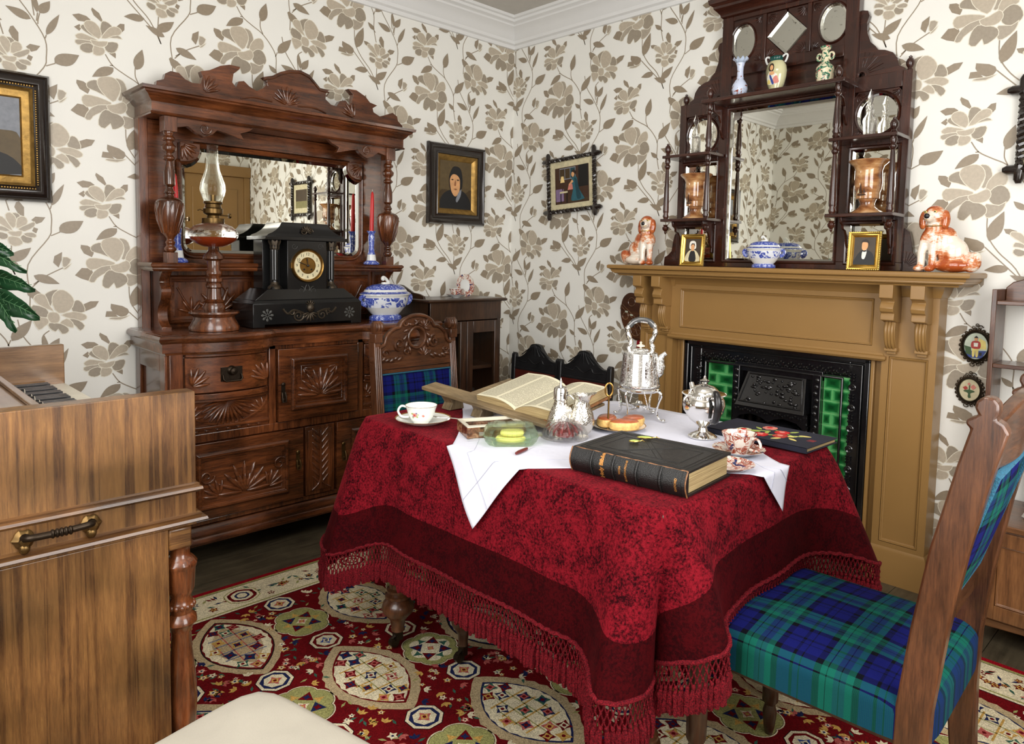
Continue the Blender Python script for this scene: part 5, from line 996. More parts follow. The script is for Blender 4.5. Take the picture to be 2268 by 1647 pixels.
for s in (-1,1):
    for t in (-1,1):
        o=[(s*.091,z_(2.224+t*.1)),(s*.004,z_(2.224+t*.1)),(s*.004,z_(2.224+t*.09)),(s*.088,z_(2.224+t*.004)),(s*.091,z_(2.224+t*.004))]; m.prism(o,-.042,-.02,'y'); a0={(1,1):pi,(-1,1):1.5*pi,(-1,-1):0,(1,-1):.5*pi}[(s,t)]; fan(m,s*.085,z_(2.224+t*.094),-.043,.05,6,a0+.1,a0+pi/2-.1,.14,.003,.15)
m.build('carved_spandrel',RWx,OV,bevel=.001)
m=MB(); pp=[(-.302,-.006),(-.302,-.055),(.302,-.055),(.302,-.006)]; m.box(-.302,.302,-.06,-.006,z_(2.355),z_(2.4)); m.sweep(pp,[(0,z_(2.345)),(.006,z_(2.35)),(.008,z_(2.36)),(.02,z_(2.375)),(.03,z_(2.385)),(.032,z_(2.395)),(.046,z_(2.405)),(.05,z_(2.425)),(-.03,z_(2.43)),(-.05,z_(2.43))],closed=False); m.build('cornice',RWx,OV,smooth=30)
# wings: fan crests, lower fans, shelves, columns
for s in (-1,1):
    o=[(s*.302,1.985),(s*.478,1.985),(s*.475,2.0),(s*.455,2.012),(s*.448,2.04),(s*.43,2.065),(s*.4,2.08),(s*.375,2.085),(s*.365,2.1),(s*.345,2.12),(s*.33,2.16),(s*.327,2.2),(s*.335,2.225),(s*.328,2.245),(s*.31,2.25),(s*.302,2.25)]
    m=MB(); m.prism([(a,z_(b)) for a,b in o],-.03,-.008,'y')
    for k in range(7): a=pi*(.06+.4*k/6); c_,s_=math.cos(a),math.sin(a); m.tube([(s*(.315+.03*c_),-.031,z_(1.995+.03*s_)),(s*(.315+.09*c_),-.031,z_(1.995+.09*s_))],.0014,4)
    m.t(Matrix.Translation((s*.318,-.03,z_(1.995)))@Matrix.Rotation(pi/2,4,'X')); m.lathe([(.02,0),(.02,.004),(.012,.004),(.012,0)],16); m.t(Matrix()); m.build('fan_crest',RWx,OV,bevel=.002,smooth=30)
    o=[(s*.512,1.2185),(s*.588,1.2185),(s*.585,1.26),(s*.565,1.27),(s*.545,1.29),(s*.54,1.33),(s*.53,1.37),(s*.512,1.385)]
    m=MB(); m.prism([(a,z_(b)) for a,b in o],-.035,-.01,'y')
    for k in range(6): a=pi*(.08+.4*k/5); m.tube([(s*(.52+.015*math.cos(a)),-.036,z_(1.235+.015*math.sin(a))),(s*(.52+.055*math.cos(a)),-.036,z_(1.235+.06*math.sin(a)))],.0012,4)
    m.build('base_bracket',RWx,OV,bevel=.002)
    def post(x,y,z0,z1,pr,nm): 
        m=MB(); m.lathe([(r,z_(z)) for r,z in pr],18,c=(x,y,0)); m.build(nm,RWd,OV)
    fin=lambda z:[(.008,z),(.01,z+.004),(.008,z+.01),(.014,z+.02),(.0155,z+.032),(.011,z+.043),(.006,z+.048),(.007,z+.052),(0,z+.058)]
    def col(z0,z1):
        h=z1-z0; return [(.011,z0),(.014,z0+.008),(.011,z0+.016),(.015,z0+.026),(.011,z0+.038),(.014,z0+.046),(.0145,z0+.055),(.0085,z1-.06),(.007,z1-.05),(.014,z1-.04),(.014,z1-.034),(.009,z1-.028),(.013,z1-.018),(.013,z1-.01),(.011,z1)]
    post(s*.495,-.028,0,0,fin(1.985),'finial'); 
    zl,zu,zt=1.425,1.72,1.945
    post(s*.283,-.165,0,0,col(zl,zu),'turned_column'); post(s*.283,-.165,0,0,col(zu+.014,zt),'turned_column'); post(s*.497,-.165,0,0,col(zl,zu),'turned_column')
    post(s*.283,-.165,0,0,fin(zt+.016),'finial'); post(s*.497,-.165,0,0,fin(zu+.014),'finial')
    for x in (s*.283,s*.497): post(x,-.165,0,0,[(0,zl-.06),(.004,zl-.054),(.006,zl-.05),(.005,zl-.046),(.014,zl-.036),(.015,zl-.026),(.009,zl-.02),(.012,zl-.014)],'drop_finial')
    for zz in (zl,zu):
        m=MB(); a,b=min(s*.262,s*.515),max(s*.262,s*.515); m.box(a,b,-.185,-.048,z_(zz-.0),z_(zz+.013)); m.build('side_shelf',RWx,OV,bevel=.002)
    for x in (s*.31,s*.47):
        for zz in (zl,):
            o=[(-.05,zz),(-.15,zz),(-.145,zz-.02),(-.125,zz-.03),(-.12,zz-.045),(-.1,zz-.05),(-.085,zz-.07),(-.08,zz-.1),(-.065,zz-.12),(-.068,zz-.14),(-.05,zz-.145)]
            m=MB(); m.prism([(a,z_(b)) for a,b in o],x-.005,x+.005,'x'); m.build('shelf_bracket',RWx,OV,bevel=.0015)
    o=[(-.05,1.945),(-.15,1.945),(-.14,1.91),(-.1,1.9),(-.08,1.87),(-.085,1.84),(-.068,1.81),(-.05,1.8)]; m=MB(); m.prism([(a,z_(b)) for a,b in o],s*.276-.005,s*.276+.005,'x'); m.build('shelf_bracket',RWx,OV,bevel=.0015)
m=MB(); m.box(-.315,.315,-.19,-.048,z_(1.945),z_(1.962)); m.build('top_shelf',RWx,OV,bevel=.003)
# ================================================================ things on the overmantel
def gl(name,mat,prof,loc,label,cat,rz=RZ,group=None,**kw):
    m=MB(); m.lathe(prof,32,**kw); o=m.build(name,mat); return tag(o,label,cat,group,loc,rz)
vt=thing('vase','pale blue opaline glass vase with a frilled rim','vase',RW_(-.166,-.12,1.9625),RZ)
m=MB(); m.lathe([(.018,0),(.02,.004),(.03,.018),(.034,.035),(.032,.052),(.022,.07),(.0145,.08),(.016,.084),(.0145,.088),(.013,.11),(.014,.13),(.019,.148)],32,cap=False); m.lathe([(.0175,0),(0,.002)],16,cap=False); m.build('body','milk_flowers',vt)
m=MB(); n=48; R=[(.019,.148,0),(.024,.158,.03),(.031,.165,.1),(.029,.168,.12)]; m.add([((r*(1+f*math.cos(9*2*pi*i/n)))*math.cos(2*pi*i/n),(r*(1+f*math.cos(9*2*pi*i/n)))*math.sin(2*pi*i/n),z+f*.05*math.cos(9*2*pi*i/n+1)) for r,z,f in R for i in range(n)],[(j*n+i,j*n+(i+1)%n,(j+1)*n+(i+1)%n,(j+1)*n+i) for j in range(3) for i in range(n)]); m.build('frilled_rim','glassy_white',vt,mods=[('SOLIDIFY',{'thickness':.0012})])
vt=thing('portrait_vase','two handled vase with a green neck and a painted half length lady','vase',RW_(0,-.12,1.9625),RZ)
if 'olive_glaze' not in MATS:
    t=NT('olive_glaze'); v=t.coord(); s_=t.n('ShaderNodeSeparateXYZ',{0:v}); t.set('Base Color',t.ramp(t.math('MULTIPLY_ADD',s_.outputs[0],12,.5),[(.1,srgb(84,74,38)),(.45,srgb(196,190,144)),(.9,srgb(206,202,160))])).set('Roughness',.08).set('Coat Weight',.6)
    plain('neck_green',srgb(16,72,66),.12,var=.3,vs=60)
m=MB(); m.lathe([(.026,0),(.028,.003),(.026,.008),(.036,.03),(.043,.06),(.045,.085),(.042,.105),(.034,.12),(.028,.126)],36,cap=False,sy=.8); m.lathe([(.026,0),(0,.001)],12,cap=False,sy=.8); m.build('body','olive_glaze',vt)
m=MB(); m.lathe([(.0285,.125),(.025,.13),(.026,.138),(.029,.143),(.026,.146),(.022,.14)],48,cap=False,sy=.8,flute=.04,fn=20); m.build('neck','neck_green',vt)
for s in (-1,1): m=MB(); m.tube(smooth_path([(s*.026,0,.142),(s*.04,0,.15),(s*.048,0,.143),(s*.044,0,.128),(s*.038,0,.118)],5),.0042,8); m.build('handle','porcelain',vt)
m=MB()
def onv(items,mats,f):
    for k,(mt,pts) in enumerate(items):
        m.cur=mats.index(mt); q=smooth_path([(a,b,0) for a,b in pts],3,True); n=len(q); cx=sum(v.x for v in q)/n; cz=sum(v.y for v in q)/n; vs=[f(cx,cz,k)]+[f(cx+(v.x-cx)*t,cz+(v.y-cz)*t,k) for t in (.5,1) for v in q]; m.add(vs,[(0,1+i,1+(i+1)%n) for i in range(n)]+[(1+i,1+n+i,1+n+(i+1)%n,1+(i+1)%n) for i in range(n)])
def fv(x,z,k):
    r=.0265+.0195*math.sin(min(1,max(0,(z-.005)/.09))*pi/2)**.8; r=min(r,.0455) if z<.1 else .0455-.35*(z-.1); r+=.0007+.00012*k; return (x,-.8*math.sqrt(max(1e-6,r*r-x*x)),z)
LM=['pt_hair','skin','pt_white','pt_red','pt_blue','pt_yellow','pt_pink']
onv([('pt_hair',[(-.016,.088),(-.012,.108),(.0,.112),(.008,.1),(.006,.082),(-.006,.078)]),('pt_white',[(-.024,.03),(-.022,.062),(-.01,.078),(.006,.076),(.02,.06),(.024,.032),(0,.026)]),('skin',[(-.01,.096),(-.004,.105),(.004,.1),(.004,.088),(-.002,.082),(-.008,.086)]),('skin',[(-.01,.076),(.006,.078),(.01,.066),(-.012,.064)]),('pt_pink',[(.004,.03),(.004,.05),(.018,.06),(.024,.046),(.024,.032)]),('pt_blue',[(-.012,.06),(-.006,.064),(.004,.04),(.006,.028),(-.002,.028)]),('pt_yellow',[(-.024,.03),(-.022,.044),(-.012,.046),(-.008,.03)])],LM,fv); m.build('painted_portrait',LM,vt,smooth=0,label='painted lady in white and blue')
vt=thing('satsuma_vase','cream vase with two ring handles and green and red leaf decoration','vase',RW_(.207,-.12,1.9625),RZ)
m=MB(); m.lathe([(.03,0),(.032,.004),(.034,.03),(.035,.055),(.033,.066),(.024,.076),(.017,.083),(.0145,.095),(.0145,.115),(.013,.13),(.019,.138),(.022,.143),(.021,.147),(.017,.146)],32,cap=False); m.lathe([(.03,0),(0,.001)],16,cap=False); m.build('body','satsuma',vt)
for s in (-1,1): m=MB(); m.tube([(s*.024+.0095*math.cos(a),0,.108+.013*math.sin(a)) for a in [2*pi*k/18 for k in range(18)]],.0045,8,closed=True); m.build('handle','satsuma',vt)
def trumpet(loc,label,s=1):
    t=thing('trumpet_vase',label,'vase',loc,RZ,'pair of brown glazed vases'); m=MB(); m.lathe([(r*s,z*s) for r,z in ((.058,0),(.06,.006),(.05,.014),(.032,.026),(.027,.038),(.03,.05),(.042,.075),(.05,.1),(.052,.125),(.05,.15),(.05,.17),(.056,.187),(.07,.2),(.076,.207),(.074,.211),(.064,.2),(.046,.17),(.044,.06),(0,.05))],40,cap=False,poly=8 if 0 else None); m.lathe([(.058*s,0),(0,.001)],20,cap=False); m.build('body','brown_vase',t)
    m=MB(); yy=-.0522*s; k=.0
    m.cur=0; 
    def fb(x,z,k): r=(.042+.01*math.sin(min(1,max(0,(z-.05)/.08))*pi/2)+.001)*s; return (x,-math.sqrt(max(1e-6,r*r-x*x))-.0006,z*s)
    onv2=[('pt_brown',[(-.026,.072),(-.01,.069),(.01,.072),(.004,.077),(-.024,.077)]),('pt_brown',[(-.014,.078),(-.013,.105),(-.008,.12),(-.006,.09),(-.004,.078)]),('pt_cream',[(-.024,.08),(-.018,.1),(-.016,.082)]),('pt_brown',[(.0,.08),(.002,.098),(.008,.081)])]
    for k,(mt,pts) in enumerate(onv2):
        m.cur=['pt_brown','pt_cream'].index(mt); m.poly([fb(a,b,k) for a,b in pts])
    m.build('painted_boats',['pt_brown','pt_cream'],t,smooth=0,label='painted sailing boats'); return t
trumpet(RW_(-.378,-.1,1.4385),'brown glazed trumpet vase on the left shelf of the overmantel',.98); trumpet(RW_(.392,-.1,1.4385),'brown glazed trumpet vase on the right shelf of the overmantel',.98)
def decanter(loc,label,pr,cut=0):
    t=thing('glass_bottle',label,'bottle',loc,RZ); m=MB(); m.lathe(pr,24,cap=True,flute=cut,fn=10); m.build('body','glass_cut',t)
    z=pr[-1][1]; m=MB(); m.lathe([(.006,z),(.007,z+.006),(.011,z+.018),(.012,z+.026),(.006,z+.045),(0,z+.062)],10,poly=None); m.build('stopper','glass_cut',t); return t
decanter(RW_(-.385,-.11,1.7335),'slim plain clear glass bottle with a pointed stopper, left round mirror',[(.022,0),(.024,.004),(.0245,.07),(.022,.08),(.012,.086),(.013,.092),(.009,.096),(.0075,.125),(.011,.13)])
decanter(RW_(.388,-.11,1.7335),'ribbed cut glass bottle with a pointed stopper, right round mirror',[(.02,0),(.021,.02),(.025,.06),(.023,.072),(.012,.09),(.012,.1),(.014,.104),(.009,.108),(.009,.12),(.012,.126)],.09)
# ================================================================ things on the mantel shelf
MZ=1.2185
tureen('small_tureen','small blue and white lidded tureen in front of the main mirror',RW_(-.01,-.135,MZ+.0005),.66,1.1,RZ+.05)
def miniframe(loc,label,items,mats,w=.116,h=.146,rz=0):
    t=thing('gilt_portrait_frame',label,'framed portrait',loc,rz,None,-.1); hw,hh=w/2,h/2
    m=MB(); m.t(Matrix.Translation((0,0,hh))@tf(0)); rectframe(m,hw,hh,[(0,0),(0,.01),(-.003,.013),(-.006,.012),(-.009,.008),(-.013,.01),(-.02,.005),(-.022,0)]); m.t(Matrix())
    for k in range(22):
        for s in (-1,1): m.ball((s*(hw-.002),-.012,h*(k+.5)/22),(.0032,.0025,.0026),6,4)
    for k in range(17):
        for s in (0,1): m.ball((-hw+w*(k+.5)/17,-.012,.002+(h-.004)*s),(.0026,.0025,.0032),6,4)
    m.build('gilt_frame','gold',t)
    m=MB(); m.cur=0; m.box(-hw+.02,hw-.02,-.003,.004,.02,h-.02); polys(m,items,mats,0,0,Matrix.Translation((0,-.003,hh))); m.build('portrait',mats,t,smooth=0)
    m=MB(); m.box(-.02,.02,.005,.008,.0,.1); m.build('backing','pt_brown',t) if 0 else None
    return t
plain('pt_frame_bg',srgb(60,48,34),.5)
FM=['pt_frame_bg','pt_dark','pt_black','skin','pt_white','pt_hair','pt_bg','pt_cream']
miniframe(RW_(-.352,-.155,MZ+.001),'small gilt framed portrait of a woman in a white bonnet and shawl',[('pt_cream',[(-.034,-.05),(-.03,-.02),(-.012,.0),(.012,.0),(.03,-.02),(.036,-.05)]),('pt_black',[(-.016,-.05),(-.012,-.01),(.0,-.002),(.012,-.01),(.017,-.05)]),('pt_white',[(-.017,.03),(-.01,.042),(.008,.042),(.016,.028),(.014,.006),(-.014,.006)]),('pt_hair',[(-.011,.02),(-.006,.032),(.008,.031),(.011,.018)]),('skin',[(-.009,.016),(-.004,.026),(.005,.026),(.009,.014),(.004,-.002),(-.004,-.002)])],FM,.116,.146,RZ+.12)
miniframe(RW_(.408,-.15,MZ+.001),'small gilt framed portrait of a dark haired man in a black coat',[('pt_black',[(-.034,-.052),(-.032,-.03),(-.016,-.004),(.0,.004),(.022,-.002),(.034,-.02),(.036,-.052)]),('pt_white',[(-.006,.0),(.008,.004),(.006,-.02),(.0,-.032),(-.008,-.026)]),('pt_black',[(-.012,.0),(.0,.006),(.012,.0),(.0,-.004)]),('skin',[(-.01,.018),(-.008,.034),(.004,.038),(.012,.028),(.01,.01),(.0,.002),(-.008,.006)]),('pt_hair',[(-.013,.028),(-.008,.042),(.006,.045),(.016,.034),(.015,.02),(.01,.032),(-.006,.034)])],FM,.118,.148,RZ+.1)
def dog(loc,label,mir):
    t=thing('china_dog',label,'dog figurine',loc,RZ); m=MB(); s=mir
    b=lambda x,y,z,r:m.ball((s*x,y,z),r,16,12)
    b(.01,-.012,.205,(.035,.034,.036)); b(.0,-.04,.196,(.019,.022,.018)); b(.012,-.004,.16,(.034,.032,.04)); b(.008,-.006,.12,(.042,.036,.045)); b(.045,.004,.105,(.045,.038,.06)); b(.07,.006,.07,(.052,.042,.055)); b(.075,0,.025,(.07,.044,.026)); b(.13,.0,.036,(.034,.026,.036)); b(.145,-.005,.05,(.02,.02,.024))
    for x0,x1,y in ((-.012,-.022,-.028),(.018,.016,-.034)): m.tube([(s*x0,y+.012,.125),(s*x1,y,.07),(s*x1,y,.02)],[.02,.015,.013],10); b(x1-.006,y-.008,.012,(.018,.022,.012))
    m.build('body','dog_glaze',t,smooth=180,mods=[('REMESH',{'mode':'VOXEL','voxel_size':.0035,'use_smooth_shade':True}),('SMOOTH',{'iterations':4,'factor':.6})])
    for q in (-1,1):
        m=MB(); m.t(Matrix.Translation((s*.01+q*.033,-.012,.196))); m.tube(smooth_path([(-q*.008,0,.022),(q*.002,-.002,.016),(q*.006,-.004,-.005),(q*.004,-.006,-.028),(0,-.008,-.04)],4),[.006,.008,.0095,.011,.012,.0125,.013,.0135,.014,.014,.014,.0135,.013,.012,.01,.008,.004],10,flat=.62); m.build('ear','dog_rust',t,label='curled rust brown ear')
    m=MB(); m.ball((s*-.002,-.062,.2),(.0095,.006,.0095),12,8)
    m.build('nose','black_gloss',t); m=MB()
    for q in (-1,1): m.mat(0); m.ball((s*.002+q*.016,-.0405,.216),(.0055,.004,.0045),10,6); m.mat(1); m.ball((s*.002+q*.016,-.0435,.216),(.0028,.002,.0028),8,6)
    m.build('eyes',['pt_yellow','black_gloss'],t); m=MB(); m.tube([(s*-.016,-.052,.19),(s*-.002,-.058,.186),(s*.012,-.052,.19)],.0015,6); m.tube([(s*(.012+.033*math.cos(a)),-.004+.031*math.sin(a)-.004,.168+.003*math.sin(a)) for a in [pi+pi*k/12 for k in range(13)]],.0018,6); m.build('collar','gold',t,label='thin gold mouth and collar lines')
    return t
dog(RW_(.635,-.13,MZ+.0005),'rust and white china spaniel at the right end of the mantel shelf',1)
d=dog(RW_(-.61,-.13,MZ+.0005),'rust and white china spaniel at the left end of the mantel shelf',-1)
# ================================================================ low cabinet and open shelves at the right
CB=thing('low_cabinet','low brown wooden cabinet with panelled doors right of the fireplace','cabinet',(0,-2.96,0),RZ)
m=MB(); w2=.34
m.box(-w2,w2,-.345,-.025,.09,.395); m.box(-w2-.008,w2+.008,-.358,-.02,.395,.415)
for x in (-w2+.001,w2-.031): 
    for y in (-.345,-.06): m.box(x,x+.03,y,y+.03,0,.09)
m.prism([(-w2,.09),(w2,.09),(w2,.06),(.2,.068),(.05,.05),(-.05,.05),(-.2,.068),(-w2,.06)],-.34,-.325,'y'); m.build('carcass','cabwood_x',CB,bevel=.003)
for s in (-1,1):
    a,b=(-w2+.012,-.003) if s<0 else (.003,w2-.012); m=MB()
    for p,q,c,d_ in ((a,a+.05,.1,.39),(b-.05,b,.1,.39),(a+.05,b-.05,.345,.39),(a+.05,b-.05,.1,.145)): m.box(p,q,-.36,-.345,c,d_)
    m.box(a+.05,b-.05,-.35,-.345,.145,.345); panel(m,a+.05,b-.05,.145,.345,-.35,.008,.006); dr=m.build('door','cabwood_z',CB,bevel=.002)
    m=MB(); m.t(Matrix.Translation((-s*.025,-.36,.25))@Matrix.Rotation(pi/2,4,'X')); m.lathe([(.006,0),(.012,.01),(.008,.018),(0,.02)],14); m.build('knob','brass',dr)
    m=MB(); x=a if s<0 else b
    for z in (.15,.33): m.box(x-.003,x+.003,-.363,-.35,z-.02,z+.02)
    m.build('hinge','brass_dark',dr)
SH=thing('open_shelves','narrow dark wooden open shelves standing on the low cabinet','shelves',(0,-2.912,.4155),RZ)
m=MB()
z0=.4155
m.box(-.335,-.32,-.17,-.03,0,1.165-z0); m.build('side_plank','oak_z',SH,bevel=.002); m=MB(); m.box(.32,.335,-.17,-.03,0,1.165-z0); m.build('side_plank','oak_z',SH,bevel=.002)
zs=[atx(2232,671,-.16).z,atx(2232,812,-.16).z,atx(2232,976,-.16).z]
for z in zs: m=MB(); m.box(-.32,.32,-.168,-.03,z-z0-.007,z-z0+.007); m.build('shelf','oak_x',SH,bevel=.002)
m=MB(); m.box(-.225,-.1,-.03,-.022,0,1.18-z0); m.build('back_slat','oak_z',SH,bevel=.002); m=MB(); m.box(.1,.225,-.03,-.022,0,1.18-z0); m.build('back_slat','oak_z',SH,bevel=.002)
m=MB(); m.prism([(-.32,1.12-z0),(-.32,1.17-z0),(-.3,1.19-z0),(-.27,1.2-z0),(-.24,1.23-z0),(-.2,1.235-z0),(-.16,1.21-z0),(0,1.24-z0),(.16,1.21-z0),(.2,1.235-z0),(.32,1.17-z0),(.32,1.12-z0)],-.05,-.03,'y'); m.build('crest_rail','oak_x',SH,bevel=.003)
BK_=thing('wooden_barrel','small brass bound wooden barrel bucket on the low cabinet','bucket',(-.2,-2.815,.4155),0)
m=MB(); m.lathe([(.042,0),(.05,.03),(.055,.07),(.054,.11),(.048,.145),(.044,.145),(.05,.1),(.04,.01),(0,.01)],28,cap=False); m.lathe([(.042,0),(0,.0)],16,cap=False); m.build('staves','mahog_z',BK_)
for z,r in ((.025,.0495),(.065,.0555),(.11,.0545)): m=MB(); m.lathe([(r,z-.007),(r+.001,z),(r,z+.007)],28,cap=False); m.build('hoop','gold',BK_)
m=MB(); m.tube([(0,-.048*math.cos(a),.13+.09*math.sin(a)) for a in [pi*k/14 for k in range(15)]],.002,6); m.build('bail_handle','gold',BK_)
m=MB(); m.add([(0,0,0),(.05,.01,0),(.045,.045,.004),(.02,.03,.035)],[(0,1,2),(0,2,3),(0,1,3),(1,2,3)]); o=m.build('paper_note','pt_white',smooth=0); tag(o,'crumpled scrap of white paper beside the small barrel','paper',None,(-.27,-2.76,.4156))
# ================================================================ DINING TABLE
TB=thing('dining_table','dark turned leg table hidden under the red velvet cloth','table',(-1.465,-1.86,.0068))
TX0,TX1,TY0,TY1=-1.865,-1.065,-2.415,-1.305; TZ=.728
m=MB(); m.box(-.395,.395,-.55,.55,.705,TZ); m.build('tabletop','darkoak_y',TB,bevel=.006)
m=MB(); 
for a,b,c,d in ((-.36,.36,-.52,-.495),(-.36,.36,.495,.52),(-.36,-.335,-.495,.495),(.335,.36,-.495,.495)): m.box(a,b,c,d,.6,.705)
m.build('apron','darkoak_y',TB)
def tleg(x,y,s=1,mat='oak_z',top=.62,lab=None):
    m=MB(); m.lathe([(r*s,z) for r,z in ((.018,.058),(.022,.062),(.02,.07),(.024,.095),(.034,.108),(.047,.122),(.051,.137),(.046,.153),(.034,.165),(.041,.17),(.041,.178),(.032,.183),(.036,.189),(.036,.196),(.028,.201),(.028,.215),(.024,.23),(.034,.3),(.036,.46),(.026,.49),(.036,.51),(.036,.56))]+[(.034*s,top)],24,c=(x,y,0)); o=m.build('leg',mat,TB,label=lab)
    m=MB(); m.box(x-.012*s,x+.012*s,y-.012,y+.012,.03,.062); m.t(Matrix.Translation((x-.012,y+.004,.0235))@Matrix.Rotation(pi/2,4,'X')); m.lathe([(.008,-.01),(.015,-.009),(.015,.009),(.008,.01)],20); m.t(Matrix()); m.tube([(x,y,.05),(x-.02,y,.04),(x-.013,y,.022)],.006,6); m.build('castor','bronze_dark',o,label='brass castor wheel')
for x in (-.32,.32):
    for y in (-.465,.465): tleg(x,y)
tleg(-.225,.26,.72,'darkoak_z',.62,'slimmer dark centre support leg')
# ---- velvet cloth
rc_=.035
def perim(n=520):
    """rounded rectangle of the table edge: (point, outward normal, corner weight, arc)"""
    segs=[]; X0,X1,Y0,Y1=TX0,TX1,TY0,TY1; r=rc_
    L_=[((X0,Y1-r),(X0,Y0+r),(-1,0)),((X0+r,Y0),(X1-r,Y0),(0,-1)),((X1,Y0+r),(X1,Y1-r),(1,0)),((X1-r,Y1),(X0+r,Y1),(0,1))]
    cs=[(X0+r,Y0+r,pi),(X1-r,Y0+r,1.5*pi),(X1-r,Y1-r,0),(X0+r,Y1-r,.5*pi)]; out=[]
    for (a,b,nn),(cx,cy,a0) in zip(L_,cs):
        l=math.dist(a,b); k=int(l/.0085)
        for i in range(k): t=i/k; p=(a[0]+(b[0]-a[0])*t,a[1]+(b[1]-a[1])*t); d=min(t,1-t)*l; out.append((p,nn,max(0,1-d/.2)**2,t))
        for i in range(14): t=i/14; an=a0+t*pi/2; out.append(((cx+r*math.cos(an),cy+r*math.sin(an)),(math.cos(an),math.sin(an)),1,t))
    return out
PR=perim(); NP=len(PR)
def hemz(i):
    (x,y),nn,w,t=PR[i]
    base=.415 if nn[0]<-.7 else (.505 if nn[1]<-.7 else .42)
    if nn[0]<-.7 and abs(nn[1])<.3: base=.412-.03*max(0,(y+1.5)/.2)
    if -.92<nn[0]<-.1 and nn[1]<0: base=.36 if nn[0]<-.7 else .44
    return base-(.055 if not(nn[1]<0 and nn[0]<=0) else .03)*w+.004*math.sin(i*.11)
HZ=[hemz(i) for i in range(NP)]
for _ in range(40): HZ=[(HZ[i-1]+2*HZ[i]+HZ[(i+1)%NP])/4 for i in range(NP)]
def side(i,t):
    """point on the hanging cloth, t 0 at the table edge, 1 at the hem"""
    (x,y),nn,w,tt=PR[i%NP]; zt=.7405; z=zt-(zt-HZ[i%NP])*t
    near=math.exp(-((i-ic+NP/2)%NP-NP/2)**2/900.); fl=.012+.03*t+(.075-.045*near)*w*t+.013*t*math.sin(i*.21+1.3*math.sin(i*.043))*(.35+w*(1-near))
    # deep folds beside the near corner and at the left corner
    for i2,amp in FOLD: 
        d=(i-i2+NP/2)%NP-NP/2; fl+=amp*t*math.exp(-(d/6.5)**2)
    rr=.012*(1-math.exp(-t*14)) ; fl=min(fl,.012+.3*t)
    z2=z if t>.03 else z
    return Vector((x+nn[0]*(fl*(1-math.exp(-t*18))),y+nn[1]*(fl*(1-math.exp(-t*18))),z2-0))
def idx_at(x,y): return min(range(NP),key=lambda i:(PR[i][0][0]-x)**2+(PR[i][0][1]-y)**2)
ic=idx_at(TX0+.01,TY0+.01); il=idx_at(TX0+.01,TY1-.01)
FOLD=[(ic+1,-.13),(ic-10,.06),(ic+11,.055),(ic-26,-.02),(il-9,-.03),(il+2,.03),(il-16,.012),(idx_at(TX1-.01,TY0+.01)-3,.02)]
NV=30
m=MB()
m.cur=0
ts=[0,.015,.04,.08]+[.12+.88*k/18 for k in range(19)]; NU=len(ts)-1; ts+=[1+k/10 for k in range(1,11)]
vs=[];fs=[];mi=[]
TB_=[1-.112/(.7405-HZ[i]) for i in range(NP)]
for t in ts: vs+=[side(i,t*TB_[i] if t<=1 else TB_[i]+(1-TB_[i])*(t-1)) for i in range(NP)]
for j in range(len(ts)-1):
    for i in range(NP):
        k=(i+1)%NP; fs.append((j*NP+i,j*NP+k,(j+1)*NP+k,(j+1)*NP+i)); mi.append(1 if j>=NU else 0)
b=len(vs); rings=[1,.985,.96,.8,.55,.3,.1]; cx,cy=(TX0+TX1)/2,(TY0+TY1)/2
for q in rings[1:]: vs+=[Vector((cx+(PR[i][0][0]-cx)*q,cy+(PR[i][0][1]-cy)*q,.7405+.0012*(1 if q<.99 else .6)+.0004*math.sin(i*.3+q*20))) for i in range(NP)]
for i in range(NP): k=(i+1)%NP; fs.append((i,b+i,b+k,k)); mi.append(0)
for j in range(len(rings)-2):
    for i in range(NP): k=(i+1)%NP; fs.append((b+j*NP+i,b+(j+1)*NP+i,b+(j+1)*NP+k,b+j*NP+k)); mi.append(0)
fs.append(tuple(b+(len(rings)-2)*NP+i for i in range(NP))); mi.append(0)
m.v=vs; m.f=fs; m.mi=mi
VC=m.build('velvet_tablecloth',['velvet_crushed','velvet_plain'],smooth=180); tag(VC,'crushed red velvet tablecloth with a plain border and knotted fringe','tablecloth')
# fringe
m=MB(); hem=[side(i,1.0) for i in range(NP)]
def nrm(i): return Vector((PR[i%NP][1][0],PR[i%NP][1][1],0))
m.tube([p+nrm(i)*.003+Vector((0,0,.002*math.sin(i*2.2))) for i,p in enumerate(hem)],.0052,6,closed=True)
